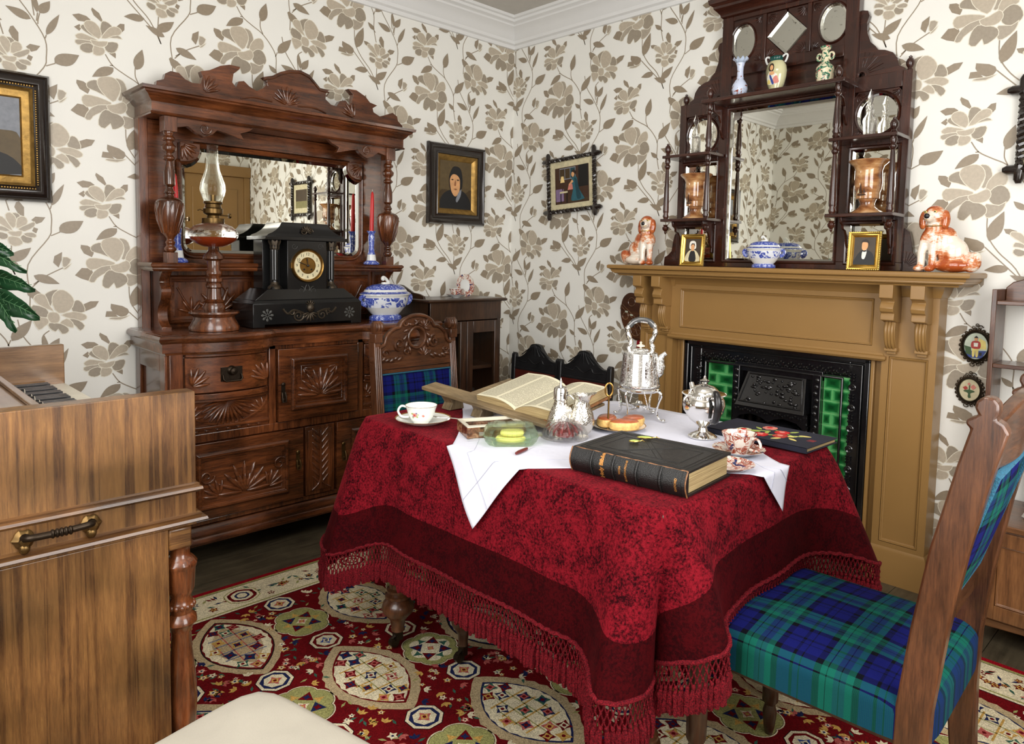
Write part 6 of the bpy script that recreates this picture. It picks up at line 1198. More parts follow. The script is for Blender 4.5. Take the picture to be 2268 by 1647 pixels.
# resample the hem evenly
acc=[0]
for i in range(NP): acc.append(acc[-1]+(hem[(i+1)%NP]-hem[i]).length)
TL=acc[-1]; nT=int(TL/.0125)
def hp(s):
    s%=TL; lo=0
    import bisect; i=min(NP-1,bisect.bisect_right(acc,s)-1); f=(s-acc[i])/max(1e-6,acc[i+1]-acc[i]); return hem[i].lerp(hem[(i+1)%NP],f)+nrm(i)*.003
st=TL/nT
for k in range(nT):
    for r_ in range(3):
        z0=-.006-.016*r_; a=hp((k+(.5 if r_%2 else 0))*st); 
        for dd in (-.5,.5): b_=hp((k+(.5 if r_%2 else 0)+dd)*st); m.tube([a+Vector((0,0,z0)),b_+Vector((0,0,z0-.016))],.0016,4)
        m.ball(tuple(a+Vector((0,0,z0))),(.0032,.0032,.0036),5,4)
    s=(k+.5)*st; a=hp(s)+Vector((0,0,-.052)); L_=rnd.uniform(.05,.062); m.ball(tuple(a),(.005,.005,.006),6,5)
    for q in range(3):
        dx,dy=rnd.uniform(-.004,.004),rnd.uniform(-.004,.004); m.tube([a+Vector((dx*.3,dy*.3,-.002)),a+Vector((dx+rnd.uniform(-.002,.002),dy,-L_*.25)),a+Vector((dx,dy+rnd.uniform(-.002,.002),-L_*.5)),a+Vector((dx+rnd.uniform(-.002,.002),dy,-L_*.75)),a+Vector((dx*1.3,dy*1.3,-L_))],[.0028,.006,.0048,.0062,.004],5)
o=m.build('knotted_fringe','fringe_red',VC,smooth=60,fix=False); o['kind']='stuff'
# ---- white cloth laid on the diagonal
WCZ=.7432
def wpt(a,b):
    """a,b in [-1,1] across the square; corners point at the sides of the table"""
    cx,cy=-1.425,-1.875; h=.615; q=.035*(1-b*b)*abs(a)**6*(1 if a>0 else 1); q2=.035*(1-a*a)*abs(b)**6
    a2=a*(1-.09*(1-b*b)); b2=b*(1-.09*(1-a*a))
    x=cx+(a2+b2)*.5*h; y=cy+(a2-b2)*.5*h+.02*a2; z=WCZ+.0012*math.sin(a*9+b*4)*math.cos(b*7)
    zz=z
    def hang(e,k): d=max(0,e); return d
    ex=(TX0+.004)-x
    if ex>0: t=min(1,ex/.33); return Vector((TX0-.019-.06*t-.004*math.sin(y*40)*t*3,y,WCZ-max(0,ex-.006)))
    ey=(TY0+.004)-y
    if ey>0: t=min(1,ey/.33); return Vector((x,TY0-.019-.05*t+.004*math.sin(x*45)*t*3,WCZ-max(0,ey-.006)))
    ex=x-(TX1-.004)
    if ex>0: return Vector((TX1+.022+.1*ex,y,WCZ-ex))
    ey=y-(TY1-.004)
    if ey>0: return Vector((x,TY1+.022+.1*ey,WCZ-ey))
    return Vector((x,y,zz))
N=110; m=MB(); m.grid(lambda u,v:wpt(-1+2*u,-1+2*v),N,N); WC=m.build('white_cloth','linen',smooth=180,mods=[('SOLIDIFY',{'thickness':.0012,'offset':1})]); tag(WC,'plain white linen cloth laid cornerwise over the red velvet','tablecloth')
m=MB()
for q in (.84,-.84):
    m.tube([wpt(-1+2*k/80,q)+Vector((-.0018 if wpt(-1+2*k/80,q).x<TX0 else 0,-.0018 if wpt(-1+2*k/80,q).y<TY0 else 0,.0012)) for k in range(81)],.0008,4); m.tube([wpt(q,-1+2*k/80)+Vector((-.0018 if wpt(q,-1+2*k/80).x<TX0 else 0,-.0018 if wpt(q,-1+2*k/80).y<TY0 else 0,.0012)) for k in range(81)],.0008,4)
m.build('hem_stitching','linen_seam',WC)
Z0=.7452; ZV=.7425
# ================================================================ things on the table
# large old bible
e1=Vector((-.095,.995,0)).normalized(); 
BB=thing('bible','large black leather bible with worn edges and gilt spine lettering','book',(-1.674,-2.246,Z0),math.atan2(e1.y,e1.x)-pi/2)
# local: y along the spine, x across; spine at -x
L2,W2,TH=.148,.104,.056
m=MB(); 
for z0,z1 in ((0,.0055),(TH-.0055,TH)): m.box(-W2,W2+.004,-L2,L2,z0,z1)
sp=[(-W2+.004,0)]+[(-W2-.011*math.sin(pi*k/10)-.001,TH*k/10) for k in range(11)]+[(-W2+.004,TH)]
n=len(sp); m.add([(x,-L2,z) for x,z in sp]+[(x,L2,z) for x,z in sp],[tuple(range(n)),tuple(range(n,2*n))[::-1]]+[(i,(i+1)%n,n+(i+1)%n,n+i) for i in range(n)])
for y in (-.088,-.03,.03,.088): m.tube([(-W2-.0125*math.sin(pi*k/10)-.0015,y,TH*k/10) for k in range(11)],.0028,8)
for y in (-.137,.137,-.093,-.083,-.035,-.025,.025,.035,.083,.093): m.tube([(-W2-.0118*math.sin(pi*k/10)-.001,y,TH*k/10) for k in range(11)],.0009,5)
# blind tooled lines on the cover
def ln(x0,y0,x1,y1,w=.0009): m.tube([(x0,y0,TH+.0001),(x1,y1,TH+.0001)],w,5)
for i_ in (.012,.022,.045): ln(-W2+i_,-L2+i_,W2-i_,-L2+i_); ln(-W2+i_,L2-i_,W2-i_,L2-i_); ln(-W2+i_,-L2+i_,-W2+i_,L2-i_); ln(W2-i_,-L2+i_,W2-i_,L2-i_)
ln(-.06,-.05,.06,.05,.0012); ln(-.06,-.065,.06,.035,.0012); ln(-.06,.05,.06,-.05,.0012)
m.build('cover','leather_bible',BB,bevel=.0015,smooth=50)
m=MB(); m.box(-W2+.002,W2-.004,-L2+.005,L2-.005,.0056,TH-.0056); m.build('page_block','page_edge',BB,bevel=.001)
m=MB()
for y in (-L2,L2): m.tube([(-W2-.011*math.sin(pi*k/10)-.001,y*.998,TH*k/10) for k in range(11)],.0016,5)
m.tube([(-W2+.0,-L2+ .01*k,TH-.0002+.0004*math.sin(k*2.3)) for k in range(30)],[.0013+.0007*math.sin(k*1.7) for k in range(30)],5); m.tube([(W2+.002,-L2,TH-.001),(W2+.002,-L2+.03,TH-.001)],.0012,5); m.build('worn_edge','leather_worn',BB,label='rubbed tan leather edges')
m=MB()
def sptext(txt,size,y,zc,bold=0): # reads up the spine
    T=Matrix(((0,0,-1,-W2-.0125),(0,1,0,y),(1,0,0,zc),(0,0,0,1)))
    t2=Matrix(((0,0,-1,-W2-.0128),(0,-1,0,y),(1,0,0,zc),(0,0,0,1))); T=Matrix(((0,0,-1,-W2-.0128),(0,-1,0,y),(1,0,0,zc),(0,0,0,1)))
    m=MB(); text_mesh(m,txt,size,Matrix.Translation((-W2-.0128,y,zc))@Matrix(((0,0,-1,0),(0,1,0,0),(1,0,0,0),(0,0,0,1))),bold)
    for v in m.v: v.x+=.0128-.011*math.sin(pi*min(1,max(0,v.z/TH)))-.0016
    m.build('gilt_lettering','gold_leaf',BB,smooth=0,fix=False)
sptext('Holy Bible',.0135,.06,TH*.5,.0007); sptext('WITH',.0072,.012,TH*.5,.0002); sptext('ILLUSTRATIONS',.0066,-.003,TH*.5,.0002); sptext('OXFORD',.0072,-.125,TH*.44,.0002)
# brooches on the bible
def brooch(loc,rz,label,l=.03):
    t=thing('leaf_brooch',label,'brooch',loc,rz,'gold and green brooches on the bible'); m=MB(); m.ball((0,0,.0045),(l*.5,.0055,.003),12,6); m.build('green_stone','pt_lime',t)
    m=MB(); m.tube([(l*.52*math.cos(a),.0065*math.sin(a),.004+.0008*math.sin(5*a)) for a in [2*pi*k/20 for k in range(20)]],.001,5,closed=True); m.tube([(l*.5,0,.004),(l*.8,.003,.005),(l*1.0,-.002,.004)],.0009,5); m.ball((l*.8,.003,.006),.0016,6,4); m.tube([(-l*.4,0,.002),(l*.4,0,.002)],.0012,5); m.build('gold_setting','gold',t)
pB=lambda px,py:atz(px,py,Z0+TH)
a=pB(1405,980); brooch((a.x,a.y,Z0+TH+.0002),-.8,'smaller green and gold leaf brooch nearer the spine of the bible',.024); a=pB(1428,972); brooch((a.x,a.y,Z0+TH+.0002),-.9,'longer green and gold leaf brooch further from the spine',.036)
# navy velvet covered album with embroidered roses
nb=thing('embroidered_album','navy velvet album with embroidered red roses at the right end','book',(-1.135,-2.268,Z0+.0),math.radians(-2))
m=MB(); m.box(-.092,.092,-.155,.155,.001,.004); m.box(-.092,.092,-.155,.155,.013,.016); m.box(-.092,-.086,-.155,.155,.001,.016); m.build('cover','blue_velvet',nb,bevel=.0015)
m=MB(); m.box(-.086,.086,-.15,.15,.004,.013); m.build('page_block','page_edge',nb)
m=MB(); EM=['pt_rose','pt_pink','pt_yellow','pt_lime','pt_cream','pt_red']
def emb(c,pts,h=.0165): m.cur=EM.index(c); q=smooth_path([(a,b,0) for a,b in pts],2,True); m.prism([(v.x,v.y) for v in q],.016,h)
rw=[(-.045,.0),(-.02,-.045),(.02,-.03),(-.03,.06),(.045,.02)]
for k,(x,y) in enumerate(rw):
    c=('pt_rose','pt_red','pt_rose','pt_cream','pt_pink')[k]
    for q in range(6): a=q*pi/3; emb(c,ell(x+.012*math.cos(a),y+.012*math.sin(a),.011,.008,8,a),.0172+.0002*q)
    emb('pt_pink' if k<3 else 'pt_rose',ell(x,y,.008,.008,8),.019)
for x,y,a in ((-.01,.0,.3),(.0,-.07,-.6),(-.05,-.05,2.6),(.03,-.09,-1.2),(.02,.04,1.),(-.03,-.085,-2),(.05,-.05,-.4),(-.02,.03,2)): emb('pt_lime' if (x+y)>-.05 else 'pt_yellow',[(x+p*math.cos(a)-q*math.sin(a),y+p*math.sin(a)+q*math.cos(a)) for p,q in ((-.014,0),(0,.006),(.018,0),(0,-.006))],.0168)
for a,b in (((-.045,0),(.02,-.09)),((.045,.02),(.0,-.08)),((-.03,.06),(.01,0))): m.cur=3; m.tube([(a[0],a[1],.0165),(b[0],b[1],.0165)],.0012,5)
m.cur=5; [m.box(x_,x_+.0015,-.135+.004*k,-.133+.004*k,.016,.0166) for k in range(5) for x_ in (-.012,-.006,.0,.006)]
m.build('embroidered_roses',EM,nb,smooth=30)
# teacup and saucer at the left corner
if 'white_cup' not in MATS: plain('white_cup',srgb(228,230,224),.08,var=0,**{'Coat Weight':.5}); MATS['gold_rim']=MATS['porcelain_gold']
m=MB(); m.mat(0); R=.083; m.lathe([(.0,.004),(.03,.004),(.034,.0065),(.06,.012),(.079,.0185)],48,cap=False,flute=.008,fn=12); m.mat(1); m.lathe([(.079,.0185),(.0825,.0205),(.0825,.0195)],48,cap=False,flute=.008,fn=12); m.mat(0); m.lathe([(.0825,.0195),(.06,.009),(.034,.0005),(0,.0005)],48,cap=False,flute=.008,fn=12); o=m.build('saucer',['white_cup','gold_rim']); a=atz(937,930,ZV+.012); SA=a; tag(o,'white gold rimmed saucer at the left corner of the table','saucer',None,(a.x,a.y,ZV))
tc=teacup('white gold rimmed teacup with pink flower sprays at the left corner',(SA.x-.004,SA.y+.004,ZV+.0045),['white_cup','gold_rim','white_cup'],.047,.052,math.radians(-52))
m=MB(); m.cur=0
Ti=Matrix.Rotation(math.radians(52),4,'Z')
def cf(x,z,k):
    h=.052; r=.047*(.62+.38*min(1,max(0,(z/h-.1)/.9))**.7)+.0012; a=math.radians(-135+0)+x/r; return (r*math.cos(a),r*math.sin(a),z)
m.t(Ti)
for c,items in (('pt_pink',[(-.014,.03,.006),(.012,.028,.0035)]),('pt_red',[(-.014,.03,.0025)]),('pt_lime',[(-.022,.034,.0025),(-.006,.025,.0025),(-.02,.022,.002),(-.003,.032,.0018)]),('pt_mauve',[(-.008,.036,.0025),(-.019,.026,.0022)])):
    m.cur=['pt_pink','pt_red','pt_lime','pt_mauve'].index(c)
    for x,z,r in items: m.poly([cf(x+r*math.cos(2*pi*k/10)*(1+.25*math.cos(15*pi*k/10)),z+r*math.sin(2*pi*k/10),0) for k in range(10)])
m.build('flower_spray',['pt_pink','pt_red','pt_lime','pt_mauve'],tc,smooth=0,fix=False,mods=[('SOLIDIFY',{'thickness':.0004,'offset':1})])
def spoon(name,label,cat,a,b,zt=.003,mat='silver'):
    a=Vector(a);b=Vector(b); d=b-a; t=thing(name,label,cat,a,math.atan2(d.y,d.x)); L_=math.hypot(d.x,d.y); h=d.z; m=MB(); m.tube([(0,0,.0025),(L_*.3,0,.004+h*.3),(L_*.7,0,.005+h*.7),(L_,0,.003+h)],[.0022,.0014,.0018,.0032],6,flat=.5); m.ball((-.012,0,.0028),(.016,.009,.0026),12,6); m.build('bowl_and_stem',mat,t); return t
spoon('teaspoon','silver teaspoon resting on the white saucer at the left corner','spoon',(SA.x+.035,SA.y-.02,ZV+.017),(SA.x+.085,SA.y-.085,ZV+.012))
# small brown box with cream lining
q0=atz(1035,972,Z0); q1=atz(1014,953,Z0); dy=(q1-q0); dy.normalize(); dx=Vector((dy.y,-dy.x,0)); ang=math.atan2(dx.y,dx.x)
BX=thing('trinket_box','shallow open tortoiseshell box with a cream lined tray','box',(q0+dx*.085+dy*.055),ang); a_,b_,h_=.085,.054,.03
m=MB()
for p in ((-a_,a_,-b_,-b_+.004),(-a_,a_,b_-.004,b_),(-a_,-a_+.004,-b_+.004,b_-.004),(a_-.004,a_,-b_+.004,b_-.004)): m.box(*p,0,h_)
m.box(-a_,a_,-b_,b_,0,.003)
if 'tortoise' not in MATS:
    t=NT('tortoise'); v=t.coord(); n=t.noise(v,45,4,.6,.8); t.set('Base Color',t.ramp(n,[(.35,(.03,.012,.006)),(.5,(.14,.055,.025)),(.68,(.36,.2,.11))])).set('Roughness',.15)
m.build('case','tortoise',BX,bevel=.0008); m=MB()
for p in ((-a_+.001,a_-.001,-b_+.001,-b_+.011),(-a_+.001,a_-.001,b_-.011,b_-.001),(-a_+.001,-a_+.011,-b_+.011,b_-.011),(a_-.011,a_-.001,-b_+.011,b_-.011)): m.box(*p,h_-.006,h_+.003)
m.box(-a_+.01,a_-.01,-b_+.01,b_-.01,.01,.014); m.build('cream_lining','ivory',BX,bevel=.0008)
# glass butter dish with butter inside
q=(atz(1078,985,Z0)+atz(1182,985,Z0))/2; d=atz(1182,985,Z0)-atz(1078,985,Z0); ang=math.atan2(d.y,d.x); BD=thing('butter_dish','green tinted pressed glass butter dish with a lid','dish',(q.x+.012,q.y+.012,Z0),ang)
def oct_(a,b,c): return [(-a+c,-b),(a-c,-b),(a,-b+c),(a,b-c),(a-c,b),(-a+c,b),(-a,b-c),(-a,-b+c)]
m=MB(); lv=[(oct_(.058,.036,.016),0),(oct_(.068,.045,.02),.012),(oct_(.072,.048,.02),.024)]
m.add([(x,y,z) for o_,z in lv for x,y in o_],[(j*8+i,j*8+(i+1)%8,j*8+8+(i+1)%8,j*8+8+i) for j in range(2) for i in range(8)]+[tuple(range(8))[::-1]]); m.build('base','glass_green',BD,smooth=0,mods=[('SOLIDIFY',{'thickness':.003})])
m=MB(); lv=[(oct_(.073,.049,.02),.0245),(oct_(.07,.046,.02),.036),(oct_(.06,.037,.018),.052),(oct_(.05,.03,.014),.055)]
m.add([(x,y,z) for o_,z in lv for x,y in o_],[(j*8+i,j*8+(i+1)%8,j*8+8+(i+1)%8,j*8+8+i) for j in range(3) for i in range(8)]+[tuple(range(24,32))]); 
m.build('lid','glass_green',BD,smooth=0,mods=[('SOLIDIFY',{'thickness':.003})]); m=MB()
for s in (-1,1): m.box(s*.072-.012*(s<0),s*.072+.012*(s>0),-.014,.014,.022,.027)
for k in range(9): m.box(-.048+k*.012,-.0465+k*.012,-.049,-.0475,.026,.044)
m.build('lugs','glass_green',BD)
plain('butter',srgb(232,214,130),.45,var=.1); m=MB(); m.lathe([(0,0),(.03,.001),(.034,.008),(.03,.014),(0,.015)],24,sx=1.2,sy=.75,c=(0,0,.006)); m.lathe([(0,0),(.026,.001),(.03,.007),(.026,.013),(0,.014)],24,sx=1.1,sy=.7,c=(.004,0,.0215)); o=m.build('butter','butter'); tag(o,'pale yellow butter inside the glass butter dish','butter',None,(q.x+.012,q.y+.012,Z0+.0),ang)
# pen knife and loose spoon
a=atz(1143,1008,Z0); b=atz(1186,989,Z0); d=b-a; KN=thing('penknife','small penknife with a dark red handle in front of the butter dish','knife',(a.x,a.y,Z0),math.atan2(d.y,d.x)); l=d.length
m=MB(); m.tube([(0,0,.005),(l*.15,0,.0052),(l*.5,0,.005),(l*.56,0,.0045)],[.0035,.005,.0045,.003],8); plain('red_handle',srgb(96,26,24),.25); m.build('handle','red_handle',KN); m=MB(); m.add([(l*.56,.0015,.001),(l*.56,.0015,.008),(l,.0,.004),(l*.56,-.0015,.001),(l*.56,-.0015,.008)],[(0,1,2),(3,2,4),(0,2,3),(1,4,2),(0,3,4,1)]); m.build('blade','silver',KN,smooth=0)
a=atz(1035,977,Z0); b=atz(1078,972,Z0); spoon('teaspoon','silver spoon handle lying between the box and the butter dish','spoon',(b.x,b.y,Z0),(a.x,a.y,Z0))
# glass domed dish with red stripes
plain('dull_red',srgb(120,44,44),.4)
q=atz(1252,985,Z0); GD=thing('glass_dome_dish','clear ribbed glass domed dish with a ball knob and red inside','dish',(q.x+.03,q.y+.03,Z0))
m=MB(); m.lathe([(.028,.0),(.032,.004),(.055,.008),(.066,.012),(.066,.015),(.054,.013),(.03,.01),(0,.01)],40,cap=False); m.build('base','glass',GD)
m=MB(); m.lathe([(.06,.0155),(.06,.022),(.056,.036),(.044,.05),(.026,.058),(.012,.061),(.007,.066),(.009,.07),(.016,.076),(.018,.084),(.014,.093),(0,.097)],48,cap=False,flute=.03,fn=24); m.build('lid','glass_cut',GD)
m=MB(); 
for k in range(12): a=2*pi*k/12; m.t(Matrix.Rotation(a,4,'Z')); m.add([(.016,-.0006,.05),(.016,.0006,.05),(.044,.003,.03),(.044,-.003,.03)],[(0,1,2,3)])
m.t(Matrix()); m.lathe([(.024,.0155),(.024,.0165),(0,.0165)],30,cap=False); m.build('red_stripes','dull_red',GD,smooth=0,mods=[('SOLIDIFY',{'thickness':.0008})])
# silver caster and creamer
q=atz(1240,972,Z0); CA=thing('sugar_caster','tall hammered silver caster with a finial beside the cream jug','caster',(q.x+.012,q.y+.012,Z0))
m=MB(); m.lathe([(.022,0),(.023,.004),(.016,.01),(.024,.018),(.034,.034),(.036,.05),(.031,.068),(.022,.088),(.018,.1),(.0185,.108)],36,cap=False); m.lathe([(.022,0),(0,.001)],20,cap=False); m.build('body','silver_hammer',CA)
m=MB(); m.lathe([(.0195,.107),(.0205,.109),(.0195,.113),(.0195,.134),(.017,.14),(.008,.144),(.003,.147),(.005,.15),(.0025,.153),(.0045,.157),(.002,.161),(0,.168)],30,cap=False); m.build('pierced_top','silver',CA); m=MB()
for a in (-2.4,-2.2,-1.3,-1.1): 
    for z in (.121,.127): m.ball((.0195*math.cos(a),.0195*math.sin(a),z),(.0016,.0016,.0022),6,4)
m.build('piercing','pt_dark',CA)
q=atz(1284,972,Z0); CR=thing('cream_jug','hammered silver cream jug with a flared pouring lip','jug',(q.x+.015,q.y+.01,Z0),math.radians(-45))
m=MB(); n=36; pr=[(0,.0005),(.02,.0005),(.022,.004),(.018,.008),(.028,.018),(.036,.036),(.037,.05),(.033,.07),(.024,.09),(.0205,.1),(.022,.112),(.028,.121),(.0275,.1215),(.021,.112),(.019,.1),(.022,.088),(.03,.06),(0,.03)]
vs=[]
for r,z in pr:
    for i in range(n): a=2*pi*i/n; k=max(0,math.cos(a))**6*max(0,(z-.1)/.022); rr=r*(1+.55*k); vs.append((rr*math.cos(a),rr*math.sin(a),z+.006*k))
m.add(vs,[(j*n+i,j*n+(i+1)%n,(j+1)*n+(i+1)%n,(j+1)*n+i) for j in range(len(pr)-1) for i in range(n)]); m.build('body','silver_hammer',CR)
m=MB(); m.tube(smooth_path([(-.02,0,.105),(-.034,0,.118),(-.048,0,.108),(-.046,0,.085),(-.036,0,.07),(-.05,0,.06)],5),.0024,8); m.build('handle','silver',CR)
# cake stand with handle and three cakes
q=atz(1365,950,Z0); CK2=thing('cake_plate','small plate with an upright brass loop handle holding three cakes','plate',(q.x+.01,q.y+.0,Z0)); cxy=(q.x+.01,q.y)
m=MB(); m.mat(0); m.lathe([(0,.003),(.05,.003),(.07,.008),(.078,.012)],40,cap=False); m.mat(1); m.lathe([(.078,.012),(.08,.013),(.078,.0105)],40,cap=False); m.mat(0); m.lathe([(.078,.0105),(.05,.0008),(0,.0006)],40,cap=False); m.build('dish',['porcelain','porcelain_gold'],CK2)
m=MB(); hx,hy=-.034,.012; m.tube([(hx,hy,.003),(hx,hy,.1)],[.003,.0026],10); u=Vector((.70,-.71,0)); m.tube([Vector((hx,hy,.118))+u*(.011*math.cos(a))+Vector((0,0,.019*math.sin(a))) for a in [2*pi*k/24 for k in range(24)]],.0028,8,closed=True); m.build('loop_handle','brass',CK2)
for k,(dx_,dy_,rz,lab,zz) in enumerate(((-.01,.036,.5,'glazed split bun at the back left of the small plate',.0),(-.012,-.03,-.6,'glazed bun nearest the bible on the small plate',.0),(.046,-.018,.1,'glazed bun at the right of the small plate',.0))):
    t=thing('cake',lab,'cake',(cxy[0]+dx_,cxy[1]+dy_,Z0+.0062),rz,'three glazed cakes on the small plate'); t.scale=(1.05,1.05,1.05)
    m=MB(); m.lathe([(0,0),(.03,0),(.034,.004),(.035,.016),(.032,.022)],28,cap=False,sx=1.25,sy=.8); m.build('crumb','scone_side',t); m=MB(); m.lathe([(.0325,.0215),(.028,.0255),(.014,.028),(0,.0285)],28,cap=False,sx=1.25,sy=.8); m.build('glaze','scone_top',t)
# spirit kettle on its stand
q=atz(1414,926,Z0); KX,KY=q.x+.0,q.y
KS=thing('kettle_stand','four legged silver kettle stand hung with fine chains','stand',(KX,KY,Z0),math.radians(0)); KS.scale=(1,1,.93)
m=MB(); m.lathe([(.058,.094),(.064,.098),(.066,.104),(.062,.108),(.057,.106),(.055,.098),(.058,.094)],40,cap=False); m.build('ring','silver',KS)
for k in range(4):
    a=math.radians(5)+k*pi/2; c_,s_=math.cos(a),math.sin(a); m=MB(); m.tube(smooth_path([(c_*r,s_*r,z) for r,z in ((.062,.1),(.076,.096),(.078,.085),(.07,.065),(.064,.04),(.066,.02),(.075,.008),(.086,.005))],4),[.0045]*4+[.004]*4+[.0035]*12+[.003]*8+[.0045],8); m.ball((c_*.087,s_*.087,.006),(.0065,.0065,.006),8,6); m.build('leg','silver',KS)
m=MB(); 
for k in range(2): a=math.radians(5)+k*pi/2; m.tube([(.066*math.cos(a),.066*math.sin(a),.036),(-.066*math.cos(a),-.066*math.sin(a),.036)],.0026,8)
m.lathe([(0,.026),(.02,.028),(.024,.034),(.024,.048),(.012,.052),(.008,.06),(0,.062)],24); m.build('burner_support','silver',KS)
for k in range(4):
    m=MB(); a=math.radians(50)+k*pi/2
    for j in range(11): m.ball((.066*math.cos(a+.02*j),.066*math.sin(a+.02*j),.096-.0052*j),(.0022,.0022,.0028),6,4)
    m.build('chain','silver',KS)
KT=thing('silver_kettle','engraved silver kettle with a hooped handle and small spout','kettle',(KX,KY,Z0+.1008),math.radians(-55)); KT.scale=(1.03,1.03,.95)
m=MB(); m.lathe([(0,0),(.055,0),(.061,.004),(.062,.008),(.06,.012),(.059,.016),(.056,.06),(.052,.105),(.051,.112),(.044,.116),(.026,.121),(.024,.124),(.02,.126),(0,.127)],48,cap=False); m.build('body','silver_engraved',KT)
m=MB(); m.tube(smooth_path([(.046,0,.045),(.056,0,.06),(.06,0,.078),(.06,0,.094),(.066,0,.106),(.076,0,.114)],5),[.02]*5+[.016]*5+[.012]*5+[.009]*5+[.007]*6,12); m.build('spout','silver_engraved',KT)
m=MB(); m.lathe([(.003,.126),(.003,.131),(.013,.133),(.012,.137),(.004,.14),(.003,.143),(.0045,.146),(0,.15)],20); m.build('lid_knob','ivory',KT,label='ivory disc lid knob')
m=MB(); hp_=[(-.034,0,.118),(-.036,0,.128),(-.03,0,.145),(-.038,0,.17),(-.04,0,.19),(-.03,0,.208),(0,0,.218),(.03,0,.21),(.042,0,.19),(.04,0,.17),(.031,0,.148),(.036,0,.13),(.034,0,.118)]; hp2=smooth_path(hp_,5); m.tube(hp2,[.0062+.0022*abs(math.sin(k*.55)) for k in range(len(hp2))],10); m.build('hoop_handle','silver',KT)
plain('grey_grip',(.12,.12,.12),.25,.6); m=MB(); g=smooth_path([(-.036,0,.198),(-.02,0,.2155),(.0,0,.22),(.022,0,.216),(.037,0,.2)],6); m.tube(g,[.009]*len(g),10); m.build('grip','grey_grip',KT)
# silver teapot with black handle
q=atz(1556,968,Z0); TP=thing('silver_teapot','urn shaped silver pot on a foot with a black handle','teapot',(q.x,q.y,Z0),math.radians(0)); TP.scale=(1.0,1.0,1.0)
m=MB(); m.lathe([(0,.001),(.036,.001),(.037,.004),(.03,.01),(.014,.018),(.011,.028),(.015,.034),(.035,.05),(.051,.075),(.055,.095),(.052,.108),(.046,.116),(.05,.119),(.056,.122),(.054,.124),(.04,.123),(.036,.128)],48,cap=False); m.build('body','silver',TP)
m=MB()
for k in range(56): a=2*pi*k/56; m.ball((.036*math.cos(a),.036*math.sin(a),.0035),.0016,5,4); m.ball((.0555*math.cos(a),.0555*math.sin(a),.1225),.0019,5,4); m.ball((.048*math.cos(a),.048*math.sin(a),.1165),.0012,5,4)
m.build('beading','silver',TP)
m=MB(); m.lathe([(.038,.126),(.036,.133),(.024,.143),(.01,.147),(.005,.15),(.011,.156),(.012,.159),(.006,.162),(.003,.165),(.004,.168),(0,.173)],32,cap=False); m.build('lid','silver',TP); m=MB(); m.lathe([(0,.153),(.0115,.155),(.0125,.158),(0,.1605)],20); m.build('lid_disc','ebony',TP)
TP.scale=(1.08,1.08,1.02); hd=Vector((-.55,-.83,0)).normalized(); m=MB(); g=smooth_path([hd*.05+Vector((0,0,.128)),hd*.066+Vector((0,0,.135)),hd*.078+Vector((0,0,.115)),hd*.078+Vector((0,0,.085)),hd*.066+Vector((0,0,.06)),hd*.045+Vector((0,0,.055))],5); m.tube(g,[.005+.0055*math.sin(pi*k/(len(g)-1)) for k in range(len(g))],10); m.build('handle','ebony',TP,label='black wooden handle')
m=MB(); sd=-hd; g=smooth_path([sd*.045+Vector((0,0,.07)),sd*.066+Vector((0,0,.09)),sd*.068+Vector((0,0,.115)),sd*.08+Vector((0,0,.138))],5); m.tube(g,[.012-.0004*k for k in range(len(g))],12); m.build('spout','silver',TP)
# patterned cup, saucer and second saucer
def imsaucer(px,py,label,r=.066):
    q=atz(px,py,Z0+.01); m=MB(); m.mat(1); m.lathe([(0,.0005),(.03,.0005),(.034,.003),(.05,.009),(r,.016)],40,cap=False); m.mat(0); m.lathe([(r,.016),(r+.0005,.017),(.05,.012),(.034,.006),(0,.005)],40,cap=False); o=m.build('saucer',['imari','porcelain']); return tag(o,label,'saucer','red patterned saucers at the right of the table',(q.x,q.y,Z0)),q
o,q=imsaucer(1636,997,'red patterned saucer under the teacup beside the silver teapot')
teacup('red and blue patterned teacup beside the silver teapot',(q.x,q.y,Z0+.0052),['imari','copper_rim','imari'],.044,.05,math.radians(80))
o,q=imsaucer(1612,1030,'red patterned saucer half hidden behind the bible',.062); 
# wooden book rest and open book
BR=thing('book_rest','rough wooden book rest with a long ledge on two feet','book rest',(-1.58,-1.59,Z0),0)
m=MB(); m.t(Matrix.Translation((0,0,.05))@Matrix.Rotation(-.16,4,'Y')@Matrix.Rotation(.05,4,'X')); m.box(-.05,.01,-.3,.29,-.004,.008); m.box(-.056,-.048,-.3,.3,-.008,.02) if 0 else None; m.box(.01,.19,-.29,.12,-.004,.004); m.build('ledge','pine_y',BR,bevel=.002)
for y in (.19,.045): m=MB(); m.prism([(-.03,0),(-.03+.012,.022),(-.034,.046),(.03,.055),(.026,.025),(.03,0)],y-.022,y+.022,'y'); m.build('foot','pine_z',BR,bevel=.002)
m=MB(); m.prism([(.12,0),(.12,.07),(.18,.078),(.18,0)],-.22,-.18,'y'); m.build('foot','pine_z',BR,bevel=.002)
OB=thing('open_book','large open book with two pages of small print on the wooden rest','book',(-1.49,-1.715,Z0+.068),0,None,0,-.2)
H_=.115; Wp=.165
def page(u,v,s): # u 0..1 from gutter to fore edge, v along height
    y=-s*Wp*u; z=.03*math.sin(min(1,u*1.6)*pi/2)**.7*(1-.25*u)+.004; return Vector((-H_+2*H_*v,y*-1 if False else y,z))
